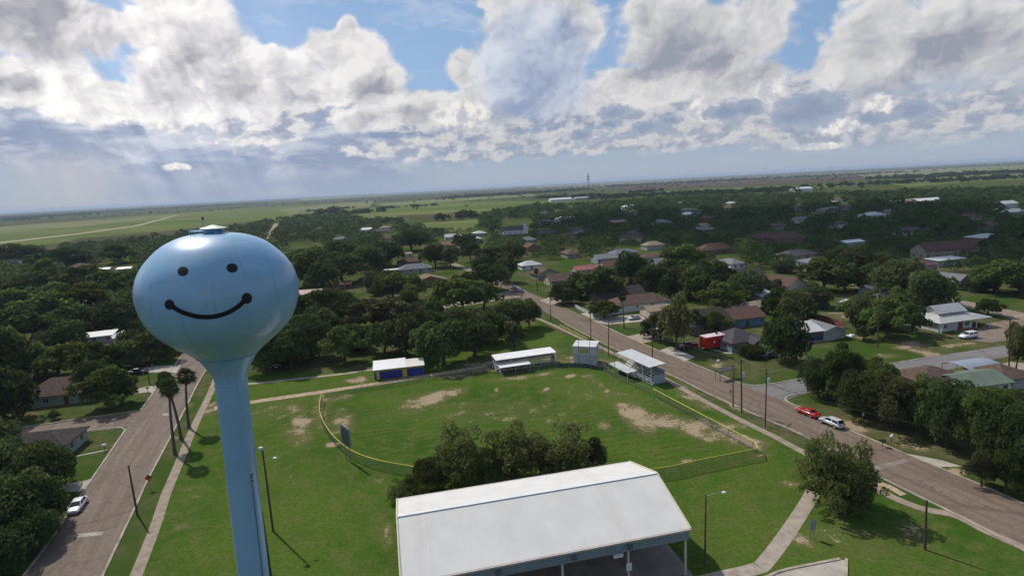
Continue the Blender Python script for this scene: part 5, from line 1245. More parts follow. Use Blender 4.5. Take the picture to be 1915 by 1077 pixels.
house((990, 455), 13, 9, 'grey', 'grey', 'grey roofed house right of the church', 'hip', 2.8, 2.6, wins=2)
house((1022, 421), 26, 12, 'grey', 'grey', 'grey roofed house far behind the church', 'hip', 2.8, 3., wins=2)
house((1062, 413), 28, 12, 'pale', 'white', 'long pale roofed house far behind the church', 'hip', 2.8, 2.6, wins=2)
# right of the junction
house((995, 504), 12, 9, 'pale', 'white', 'house with a pale grey roof left of the green gabled house', 'hip', 2.7, 2.0, wins=2)
house((1026, 522), 12, 10, 'brown', 'greygreen', 'green gabled house with a brown roof near the junction', 'gabley', 2.9, 2.6, rz=.38, wins=2, short='the green gabled house')
house((1056, 532), 15, 9, 'brown', 'cream', 'cream house with a brown roof and porch near the junction', 'gable', 2.7, 2.2, porch=True, short='the cream house')
house((1101, 513), 14, 8, 'red', 'cream', 'house with a red metal roof behind the cream house', 'gable', 2.8, 1.5, wins=2, short='the red roofed house')
house((1152, 506), 13, 9, 'redbrown', 'white', 'white gabled house with a red brown roof behind the big trees', 'gable', 2.8, 2.2, wins=2)
house((1168, 569), 19, 12, 'dark', 'brown', 'large dark brown roofed house behind the white fence', 'gable', 2.9, 3.2, rz=.30, ov=.8, wins=3, short='the large dark roofed house')
house((1206, 580), 22, 10, 'brown', 'white', 'white walled house with a long brown roof by the silver sedan', 'hip', 2.9, 2.4, rz=.22, wins=3, short='the white walled house')
house((1238, 594), 9, 8, 'tan', 'cream', 'tan roofed carport wing beside the silver sedan', 'gable', 2.7, 1.2, rz=.22, wins=0, cat='carport', name='carport')
house((1146, 568), 7, 4, 'teal', 'cream', 'small shed with a pale blue roof behind the white fence', 'flat', 2.5, .4, wins=0, cat='shed', name='shed')
house((1330, 622), 16, 13, 'dark', 'brown', 'dark brown gabled house left of the blue house', 'gable', 2.8, 3.4, rz=.30, ov=.7, short='the dark gabled house')
house((1385, 612), 18, 10, 'redbrown', 'blue', 'blue walled house with a red brown roof behind the grey bungalow', 'gable', 2.9, 2.4, rz=.24, short='the blue house')
house((1404, 590), 12, 7, 'tan', 'blue', 'tan roofed rear wing behind the blue house', 'gable', 2.8, 1.4, rz=.24, wins=1)
gb = house((1396, 656), 9.5, 9, 'charcoal', 'greyblue', 'small grey bungalow with a charcoal roof on the corner lawn', 'hip', 3.0, 2.6, rz=.30, wins=2, short='the grey bungalow')
recalc(roof_mesh('gabley', 4.2, 4.0, 2.75, 1.2, .3).build('porch_roof', RO['charcoal'], gb)).location = (2.2, -5.3, 0)
for x in (.4, 2.2, 4.0): MB().box(x - .09, x + .09, -7.0, -6.82, 0, 2.6).build('porch_post', win_f, gb)
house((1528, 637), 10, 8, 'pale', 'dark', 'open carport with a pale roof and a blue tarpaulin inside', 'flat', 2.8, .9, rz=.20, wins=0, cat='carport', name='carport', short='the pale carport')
cpt = [o for o in bpy.data.objects if o.name.startswith('carport')][-1]; MB().box(-4.2, 4.2, -4.10, -4.02, .2, 1.3).build('tarpaulin', mat('tarp_blue', (.02, .045, .16), .5, .12, 1.), cpt)
MB().box(-5.2, 5.2, -5.2, -4.3, 0, .12).build('slab', concrete, cpt)
house((1560, 634), 7, 9, 'grey', 'grey', 'grey shed adjoining the pale carport', 'gabley', 2.7, 1.2, rz=.20, wins=0, cat='shed', name='shed')
house((1490, 548), 12, 11, 'redbrown', 'white', 'white house with a brown roof and a dark gable window', 'gabley', 3.4, 3.0, rz=.55, short='the white gabled house')
house((1506, 566), 13, 7, 'redbrown', 'brown', 'low red brown roofed house in front of the white gabled one', 'gable', 2.4, 1.0, wins=1)
house((1425, 560), 7, 6, 'pale', 'white', 'small white outbuilding left of the teal shed', 'gable', 2.6, 1.2, wins=1, cat='outbuilding', name='outbuilding')
house((1446, 566), 8, 5, 'teal', 'grey', 'small shed with a teal metal roof in the right yards', 'flat', 2.4, .4, wins=0, cat='shed', name='shed', short='the teal shed')
house((1404, 524), 15, 9, 'dark', 'white', 'dark roofed house with a white gable deep in the right trees', 'gable', 2.8, 2.0, wins=2, short='the dark roofed house in the right trees')
house((1345, 475), 22, 10, 'redbrown', 'brick', 'long red brown roofed building on the left of the far pair', 'hip', 3.0, 3.4, wins=3)
house((1436, 453), 22, 10, 'redbrown', 'brick', 'red brown roofed building at the middle of the far right trees', 'hip', 3.0, 3.6, wins=3, short='the far red brown building')
house((1482, 453), 20, 11, 'redbrown', 'brick', 'red brown hip roofed building behind the dark grey house', 'hip', 3.0, 4.2, wins=3)
house((1502, 486), 20, 11, 'charcoal', 'tan', 'dark grey roofed house in the middle of the right trees', 'hip', 2.8, 2.4, wins=3)
house((1599, 462), 14, 8, 'white', 'grey', 'white round topped carport roof in the right trees', 'gable', 3.2, 1.0, wins=0, cat='carport', name='carport', short='the white carport roof')
house((1778, 481), 29, 10, 'redbrown', 'tan', 'tan brick church with a dark red gable roof in the right trees', 'gable', 4.2, 3.6, wins=5, cat='church', name='church', rz=.12, short='the tan brick church')
house((1710, 513), 26, 10, 'burgundy', 'tan', 'wide building with a burgundy metal roof in the right trees', 'hip', 3.6, 2.0, wins=3, cat='building', name='building', short='the burgundy roofed building')
house((1780, 497), 17, 7, 'pale', 'grey', 'low pale roofed shed between the church and the burgundy roof', 'flat', 3.0, .4, wins=0, cat='shed', name='shed')
house((1804, 540), 10, 9, 'grey', 'white', 'white gabled cottage near the right dirt street', 'gabley', 3.0, 2.6, wins=1, rz=.4, short='the white gabled cottage')
house((1775, 735), 11, 9, 'brown', 'grey', 'brown roofed house among the lower right trees', 'hip', 2.8, 1.8, wins=1, short='the lower right brown roof')
house((1848, 742), 11, 8, 'green', 'white', 'white house with a dull green metal roof at the lower right', 'gable', 2.8, 1.3, rz=.18, wins=2, short='the green roofed house')
house((1905, 728), 8, 8, 'brown', 'grey', 'brown roofed house at the right edge beside the green roof', 'hip', 2.8, 1.7, wins=1)
# far buildings
house((1050, 377), 60, 22, 'white', 'white', 'white gabled hall and long sheds beyond the green field', 'gable', 6, 3.5, wins=0, cat='hall', name='hall')
house((1095, 373), 60, 25, 'pale', 'grey', 'long low grey shed left of the radio mast', 'gable', 5, 2, wins=0, cat='shed', name='shed')
house((1506, 358), 45, 25, 'white', 'white', 'white barn in the far right fields', 'gable', 7, 3, wins=0, cat='barn', name='barn')
house((1740, 384), 36, 14, 'white', 'cream', 'bright roofed shed above the right hand trees', 'gable', 6, 2.5, wins=0, cat='shed', name='shed')
house((1700, 386), 40, 14, 'tan', 'cream', 'tan roofed row building above the right hand trees', 'gable', 6, 2.5, wins=0, cat='building', name='building')
house((1890, 392), 20, 12, 'pale', 'white', 'white building above the trees at the right edge', 'gable', 6, 2.5, wins=0, cat='building', name='building')
house((1280, 385), 24, 12, 'pale', 'white', 'pale roofed building right of the radio mast', 'hip', 5, 2.5, wins=0, cat='building', name='building')
house((1180, 392), 24, 12, 'white', 'white', 'white roofed building below the radio mast', 'hip', 5, 2.5, wins=0, cat='building', name='building')
house((1560, 400), 24, 12, 'grey', 'tan', 'grey roofed house in the far right trees', 'hip', 5, 2.5, wins=0)
house((1640, 412), 20, 12, 'pale', 'white', 'pale roofed house deep in the far right trees', 'hip', 5, 2.5, wins=0)
house((1240, 424), 20, 12, 'grey', 'cream', 'grey roofed house in the dark central trees', 'hip', 4.5, 2.5, wins=0)
house((1290, 408), 18, 12, 'white', 'white', 'white house in the dark central trees', 'hip', 4.5, 2.5, wins=0)
house((1120, 430), 18, 12, 'charcoal', 'grey', 'charcoal roofed house in the trees right of the church', 'hip', 4.0, 2.5, wins=0)

# the white store with its wide hip roof and raised middle
st = empty('store', g(1795, 616) + Vector((0, 0, 0)), .24, 'white store with a wide pale metal roof and a raised gabled middle', 'store'); LANDMARK.append(('the white store', st.location.copy()))
for dx in (-6, 0, 6): KEEP.append((st.location.x + dx, st.location.y + 5 + dx * .2, 9))
sw = ribbed('store_boards', (.50, .50, .49), 'z', .25, .7, .06); sr = ribbed('store_roof_metal', (.40, .40, .38), 'x', .45, .5, .05)
MB().box(-8, 4.5, 0, 10, 0, 3.1).build('wall', sw, st)
recalc(MB().add([(-8.9, -1.2, 2.95), (10.5, -1.2, 2.95), (10.5, 11, 2.95), (-8.9, 11, 2.95), (-5.2, 2.6, 4.3), (4.6, 2.6, 4.3), (4.6, 7.4, 4.3), (-5.2, 7.4, 4.3)] + [(-8.9, -1.2, 2.8), (10.5, -1.2, 2.8), (10.5, 11, 2.8), (-8.9, 11, 2.8)], [(0, 1, 5, 4), (1, 2, 6, 5), (2, 3, 7, 6), (3, 0, 4, 7), (11, 10, 9, 8), (0, 8, 9, 1), (1, 9, 10, 2), (2, 10, 11, 3), (3, 11, 8, 0)]).build('lower_roof', sr, st))
MB().box(-5.15, 4.55, 2.65, 7.35, 4.0, 5.0).build('upper_wall', sw, st)
um = roof_mesh('gable', 9.8, 4.8, 5.0, 1.7, .5).build('upper_roof', sr, st); recalc(um); um.location = (-.3, 5, 0)
for s_ in (-1, 1):
    xx = -.3 + s_ * 4.85; recalc(MB().add([(xx, 2.65, 4.95), (xx, 7.35, 4.95), (xx, 5, 6.5), (xx - s_ * .1, 2.65, 4.95), (xx - s_ * .1, 7.35, 4.95), (xx - s_ * .1, 5, 6.5)], [(0, 1, 2), (5, 4, 3), (0, 3, 4, 1), (1, 4, 5, 2), (2, 5, 3, 0)]).build('gable_wall', sw, st))
MB().box(4.56, 4.62, 4.7, 5.3, 5.2, 5.9).build('gable_vent', win_m, st)
window(st, -5.5, 0, 0, -1); window(st, 4.5, 3, 1, 0); MB().box(-.9, .9, -.06, -.004, .1, 2.3).build('door', mat('store_door_red', (.16, .035, .03), .6, .1, 1.), st); window(st, 2.5, 0, 0, -1, 1.6); MB().box(-7.5, -6.5, -.06, -.004, .1, 2.2).build('side_door', win_f, st)
for x in (-8.2, -2.7, 4.8, 10.0): MB().box(x - .09, x + .09, -1.1, -.92, 0, 2.8).build('porch_post', win_f, st)
MB().box(9.9, 10.1, 10.6, 10.8, 0, 2.8).build('porch_post', win_f, st); MB().box(-1.5, 4.8, -1.3, -.1, 0, .25).build('steps', mat('steps_brick', (.22, .09, .06), .8, .1, 1.), st)
# barrel roofed carport by the lower right street
bcp = g(1845, 712); bc = empty('carport', bcp, .20, 'blue grey barrel roofed carport beside the lower right street', 'carport'); LANDMARK.append(('the barrel roofed carport', bcp)); KEEP.append((bcp.x, bcp.y + 3, 7))
am_ = MB(); nA = 12; vs = []
for x in (-4.6, 4.6):
    for k in range(nA + 1): a = PI * (.12 + .76 * k / nA); vs.append((x, 3.2 + -4.2 * math.cos(a), 1.6 + 1.9 * math.sin(a)))
for x in (-4.6, 4.6):
    for k in range(nA + 1): a = PI * (.12 + .76 * k / nA); vs.append((x, 3.2 + -4.2 * math.cos(a), 1.5 + 1.9 * math.sin(a)))
m_ = nA + 1; am_.add(vs, [(k, k + 1, m_ + k + 1, m_ + k) for k in range(nA)] + [(2 * m_ + k + 1, 2 * m_ + k, 3 * m_ + k, 3 * m_ + k + 1) for k in range(nA)] + [(k, 2 * m_ + k, 2 * m_ + k + 1, k + 1) for k in range(nA)] + [(m_ + k, m_ + k + 1, 3 * m_ + k + 1, 3 * m_ + k) for k in range(nA)])
recalc(am_.build('roof', ribbed('carport_metal', (.23, .26, .31), 'x', .5, .45), bc))
for x in (-4.3, 0, 4.3):
    for y in (-.5, 6.9): MB().tube((x, y, 0), (x, y, 2.2), .07).build('post', gpost, bc)
# garden fences
def board_fence(px, h, m, label):
    pts = gl(*px); o = pts[0]; t = empty('board_fence', o, 0, label, 'fence'); mb = MB()
    for a, b in zip(pts, pts[1:]): mb.bar(a - o + Vector((0, 0, h / 2)), b - o + Vector((0, 0, h / 2)), .08, h)
    mb.build('boards', m, t)
    for a, b in zip(pts, pts[1:]):
        for k in range(max(2, int((b - a).length // 3))): p = a.lerp(b, k / max(1, int((b - a).length // 3))) - o; MB().box(p.x - .07, p.x + .07, p.y - .07, p.y + .07, 0, h + .08).build('fence_post', m, t)
    return t
board_fence([(1110, 592), (1150, 588), (1215, 578)], 1.7, mat('fence_white', (.52, .52, .50), .7, .1, .7), 'white board fence around the large dark roofed house')
board_fence([(1075, 575), (1110, 592)], 1.3, MATS['fence_white'], 'low white fence along the brown road kerb')
board_fence([(1508, 594), (1545, 603), (1579, 614)], 2.0, mat('fence_red', (.17, .055, .035), .85, .15, .7), 'red brown board fence behind the grey shed')
board_fence([(1175, 528), (1225, 545), (1290, 540)], 1.9, mat('fence_brown', (.10, .07, .05), .9, .15, .7), 'brown board fence behind the large dark roofed house')
board_fence([(1120, 527), (1168, 522)], 1.8, MATS['fence_brown'], 'weathered board fence behind the cream house')
board_fence([(685, 540), (720, 536), (735, 520)], 1.8, mat('fence_dark', (.045, .042, .04), .9, .15, .7), 'dark fence around the central back yard')

# ------------------------------------------------------------------ the other roofs of the town, half hidden by trees
ROOFVIEW = []
rh = np.random.default_rng(33); HS = [(x, y) for x, y, r in KEEP]; lots = []
ROOFS = [('dark brown', 'brown', .24), ('charcoal', 'charcoal', .16), ('grey', 'grey', .18), ('pale metal', 'pale', .14), ('white', 'white', .08), ('red brown', 'redbrown', .12), ('tan', 'tan', .08)]
def lot(poly, n, gap, far):
    k = 0; tries = 0; xs = [p[0] for p in poly]; ys = [p[1] for p in poly]
    while k < n and tries < 4000:
        tries += 1; a, b = rh.uniform(min(xs), max(xs)), rh.uniform(min(ys), max(ys)) 
        if not inside(poly, np.array([a]), np.array([b]))[0]: continue
        p = g(a, b)
        if any((p.x - x) ** 2 + (p.y - y) ** 2 < gap * gap for x, y in HS): continue
        HS.append((p.x, p.y)); k += 1
        pr = [r[2] * (0 if r[0] in ('white', 'pale metal') and not far and a > 950 else 1) for r in ROOFS]; j = int(rh.choice(len(ROOFS), p=[q_ / sum(pr) for q_ in pr])); nm, key, _w = ROOFS[j]; w, d = rh.uniform(11, 18), rh.uniform(8, 11)
        hgt = 2.9 if not far else 3.4; rise = rh.uniform(1.6, 2.6)
        n0 = len(LANDMARK)
        o = house((a, b), w, d, key, ['white', 'tan', 'grey', 'brick', 'cream', 'greygreen'][int(rh.integers(6))], None, 'hip' if rh.random() < .55 else 'gable', hgt, rise, rz=EAST + rh.choice([0, PI / 2]) + rh.uniform(-.06, .06), wins=0 if far else 3)
        c = o.location; q0 = to_px(c.x, c.y); dep = c.y * _cp + CAM_H * _sp; s_ = FPX / dep
        ROOFVIEW.append((q0[0] - w * s_ * .30, q0[1] - (hgt + rise) * s_, q0[0] + w * s_ * .30, q0[1] - hgt * s_ * .75))
        lots.append((o, nm, c.copy()))
lot([(580, 432), (700, 425), (900, 440), (930, 490), (830, 470), (700, 450), (600, 455)], 12, 24, False)
lot([(565, 470), (700, 465), (735, 500), (640, 560), (570, 560)], 5, 26, False)
lot([(1000, 480), (1300, 470), (1320, 540), (1230, 535), (1130, 490), (1010, 485)], 6, 24, False)
lot([(1320, 490), (1650, 500), (1700, 540), (1560, 600), (1440, 540), (1330, 545)], 5, 26, False)
lot([(0, 500), (235, 490), (245, 600), (150, 680), (0, 700)], 9, 24, False)
lot([(0, 475), (260, 455), (250, 490), (0, 505)], 6, 30, True)
lot([(920, 395), (1240, 385), (1300, 470), (1000, 475), (930, 440)], 12, 34, True)
lot([(1240, 385), (1560, 370), (1915, 362), (1915, 480), (1300, 475)], 20, 44, True)
by_ = {}
for o, nm, c in lots:
    n_, q_ = min(LANDMARK, key=lambda l: (l[1] - c).length); v = c - q_
    rel = ('behind' if v.y > 0 else 'in front of') if abs(v.y) > abs(v.x) else ('left of' if v.x < 0 else 'right of')
    by_.setdefault(f'{nm} roofed house {"well " if v.length > 90 else ""}{rel} {n_}'.replace('roofed house in the right trees', 'house'), []).append((v.length, o))
for lb, lst in by_.items():
    lst.sort(key=lambda a: a[0])
    for i, (dd, o) in enumerate(lst): tag(o, lb if len(lst) == 1 else lb + (', nearest it' if i == 0 else ', farthest' if i == len(lst) - 1 else ', ' + ['first', 'second', 'third', 'fourth', 'fifth', 'sixth', 'seventh', 'eighth', 'ninth', 'tenth'][min(i, 9)] + ' out'), 'house', 'houses half hidden among the trees')
# ------------------------------------------------------------------ trees
def foliage_mat(name, c_dark, c_light, tl=.22, v0=.66, v1=1.5):
    m = bpy.data.materials.new(name); m.use_nodes = True; N, L = nt(m); N.remove(N['Principled BSDF'])
    at = node(N, 'ShaderNodeAttribute', attribute_name='tone'); oi = node(N, 'ShaderNodeObjectInfo')
    rp = ramp(N, [(0., c_dark), (1., c_light)]); L.new(at.outputs['Fac'], rp.inputs[0])
    hs = node(N, 'ShaderNodeHueSaturation'); h = node(N, 'ShaderNodeMapRange', ins={3: .488, 4: .525}); L.new(oi.outputs['Random'], h.inputs[0]); L.new(h.outputs[0], hs.inputs['Hue'])
    wn_ = node(N, 'ShaderNodeTexWhiteNoise', noise_dimensions='1D'); L.new(oi.outputs['Random'], wn_.inputs['W']); v = node(N, 'ShaderNodeMapRange', ins={3: v0, 4: v1}); L.new(wn_.outputs['Value'], v.inputs[0]); L.new(v.outputs[0], hs.inputs['Value'])
    L.new(rp.outputs[0], hs.inputs['Color'])
    df = node(N, 'ShaderNodeBsdfDiffuse', ins={'Roughness': .8}); ts = node(N, 'ShaderNodeBsdfTranslucent'); mx = node(N, 'ShaderNodeMixShader', ins={'Fac': tl})
    L.new(hs.outputs[0], df.inputs['Color']); L.new(hs.outputs[0], ts.inputs['Color']); L.new(df.outputs[0], mx.inputs[1]); L.new(ts.outputs[0], mx.inputs[2]); L.new(mx.outputs[0], N['Material Output'].inputs['Surface'])
    return m
F_OAK = foliage_mat('oak_leaves', (.036, .056, .018), (.122, .156, .050), .44)
F_LIGHT = foliage_mat('light_leaves', (.055, .084, .018), (.165, .205, .055), .48)
F_OLIVE = foliage_mat('olive_leaves', (.062, .072, .026), (.175, .178, .066), .48)
F_OPEN = foliage_mat('mesquite_leaves', (.080, .102, .030), (.215, .240, .080), .52, 1.0, 1.45)
F_PALM = foliage_mat('palm_leaves', (.026, .042, .014), (.095, .112, .038), .28)
bark = mat('bark', (.065, .052, .042), .95, .25, 2., stretch=(4, 4, .6), bump=.4)

def quads_mesh(name, cen, nrm, size, tone, m, rs, aspect=1.6):
    """leaf sprays: one bent card at each centre, facing its normal"""
    n = len(cen); r = rs.normal(size=(n, 3)); u = np.cross(nrm, r); u /= np.linalg.norm(u, axis=1)[:, None] + 1e-9; v = np.cross(nrm, u)
    s = size[:, None]; u = u * s * .5 * aspect; v = v * s * .5
    co = np.stack([cen - u, cen - v * .9 + nrm * s * .06, cen + u, cen + v * .9 + nrm * s * .06], 1).reshape(-1, 3)
    me = bpy.data.meshes.new(name); me.vertices.add(4 * n); me.vertices.foreach_set('co', co.astype(np.float32).ravel())
    me.loops.add(4 * n); me.loops.foreach_set('vertex_index', np.arange(4 * n, dtype=np.int32)); me.polygons.add(n); me.polygons.foreach_set('loop_start', np.arange(0, 4 * n, 4, dtype=np.int32))
    me.update(calc_edges=True); a = me.attributes.new('tone', 'FLOAT', 'POINT'); a.data.foreach_set('value', np.repeat(np.clip(tone, 0, 1), 4).astype(np.float32)); me.materials.append(m)
    return me

def crown_points(rs, Rr, H, base, nb, nl, shape, leaf):
    """clumps at the ends of the limbs, leaf sprays over each clump"""
    B = []
    for k in range(nb):
        a = 2.4 * k + rs.uniform(-.5, .5); f = (k + .5) / nb
        if shape == 'oak': q0 = -.62 + 1.55 * f; e = math.asin(q0) if q0 < .97 else 1.35; rr = rs.uniform(.52, .92)
        elif shape == 'airy': e = rs.uniform(-.35, 1.45); rr = rs.uniform(.35, .98)
        else: e = math.asin(rs.uniform(-.75, .98)); rr = rs.uniform(.35, 1.12)
        hh = H - base; c = np.array([math.cos(a) * math.cos(e) * Rr * rr, math.sin(a) * math.cos(e) * Rr * rr, base + hh * .36 + math.sin(e) * hh * .52 * (rr if e > 0 else .75)])
        c[:2] *= rs.uniform(.78, 1.16); c[2] += rs.normal() * .25
        B.append((c, Rr * (rs.uniform(.13, .27) if shape == 'open' else rs.uniform(.26, .42) * (.78 if shape == 'airy' else 1))))
    B.append((np.array([0, 0, base + (H - base) * .45]), Rr * (.34 if shape == 'open' else .5)))
    tot = sum(b[1] ** 2 for b in B); cs, ns, ts = [], [], []
    for c, r in B:
        n = max(3, int(nl * r * r / tot)); d = rs.normal(size=(n, 3)); d /= np.linalg.norm(d, axis=1)[:, None]; d[:, 2] = np.where(d[:, 2] < -.6, -d[:, 2] * .6, d[:, 2])
        d /= np.linalg.norm(d, axis=1)[:, None]; lump = 1 + .22 * np.sin(d[:, 0] * 7 + c[0] * 3) * np.sin(d[:, 1] * 6 + c[1]) * np.sin(d[:, 2] * 7 + c[2])
        q = c + d * (r * lump * (rs.uniform(.72, 1.08, n) ** .7 * (1 + (.0 if shape == 'oak' else .10) * rs.normal(size=n))))[:, None] * np.array([1.08, 1.08, .82])
        nn = d * .42 + rs.normal(size=(n, 3)) * .62 + np.array([-.12, .12, .42]); nn /= np.linalg.norm(nn, axis=1)[:, None]
        cs.append(q); ns.append(nn); ts.append(np.clip(rs.normal(.46, .17) + rs.normal(size=n) * .20, 0, 1))
    return np.concatenate(cs), np.concatenate(ns), np.concatenate(ts), B

def make_tree(kind, seed, Rr, H, base, nb, nl, shape, leaf, fm):
    rs = np.random.default_rng(seed); c, n, t, B = crown_points(rs, Rr, H, base, nb, nl, shape, leaf)
    cm = quads_mesh(kind + '_crown', c, n, leaf * rs.uniform(.6, 1.25, len(c)), t, fm, rs)
    tb = MB(); fork = Vector((rs.uniform(-.2, .2), rs.uniform(-.2, .2), base * .8 + .9)); tr_ = .035 * H + .06
    tb.tube((0, 0, -.2), (0, 0, .35), tr_ * 1.5, tr_ * 1.05, 9, False); tb.tube((0, 0, .35), fork, tr_ * 1.05, tr_ * .8, 9, False)
    for (b, r) in B[::max(1, nb // 8)]:
        b = Vector(b); mid = fork.lerp(b, .5) + Vector((rs.uniform(-.3, .3), rs.uniform(-.3, .3), rs.uniform(0, .4)))
        tb.tube(fork, mid, tr_ * .55, tr_ * .34, 6, False); tb.tube(mid, b, tr_ * .34, tr_ * .10, 6, False)
    tm = tb.mesh(kind + '_trunk', bark, True)
    return cm, tm, Rr, H
NEAR, MIDT = {}, {}
OAKS = [make_tree('oak', 11 + i, 4.6, 7.2, .9, 30, 11000, 'oak', .30, F_OAK) for i in range(3)]
OAKM = [make_tree('oak', 31 + i, 4.6, 7.0, .7, 26, 4300, 'oak', .50, F_OAK) for i in range(5)]
LIGHTN = [make_tree('leafy', 51 + i, 4.2, 7.0, .8, 32, 8500, 'airy', .30, F_LIGHT) for i in range(2)]
LIGHTM = [make_tree('leafy', 61 + i, 4.2, 7.0, .7, 26, 3900, 'airy', .50, F_LIGHT) for i in range(4)]
OLIVEN = [make_tree('mesquite', 71 + i, 4.4, 6.8, .8, 36, 10500, 'airy', .28, F_OLIVE) for i in range(2)]
OLIVEM = [make_tree('mesquite', 81 + i, 4.4, 6.6, .7, 26, 3900, 'airy', .48, F_OLIVE) for i in range(3)]
PARKO = [make_tree('oak', 91 + i, 4.6, 7.2, 1.9, 24, 5200, 'oak', .42, F_OAK) for i in range(4)]
OPENM = [make_tree('mesquite', 101 + i, 4.4, 6.8, .6, 62, 8200, 'open', .24, F_OPEN) for i in range(3)]
KINDS_ = {'park': ('oak_tree', PARKO, PARKO), 'open': ('mesquite_tree', OPENM, OPENM), 'oak': ('oak_tree', OAKS, OAKM), 'light': ('leafy_tree', LIGHTN, LIGHTM), 'olive': ('mesquite_tree', OLIVEN, OLIVEM)}
TREES = []      # (x, y, width, height, kind)
def tree_obj(x, y, w, h, kind, near):
    nm, a, b = KINDS_[kind]; pool = a if near else b; cm, tm, Rr, H = pool[int(rng.integers(len(pool)))]
    t = empty(nm, (x, y, 0), float(rng.uniform(0, 6.28))); t.scale = (w / 2 / Rr * float(rng.uniform(.86, 1.12)), w / 2 / Rr * float(rng.uniform(.86, 1.12)), h / H)
    link('trunk', tm, t); link('crown', cm, t)
    return t

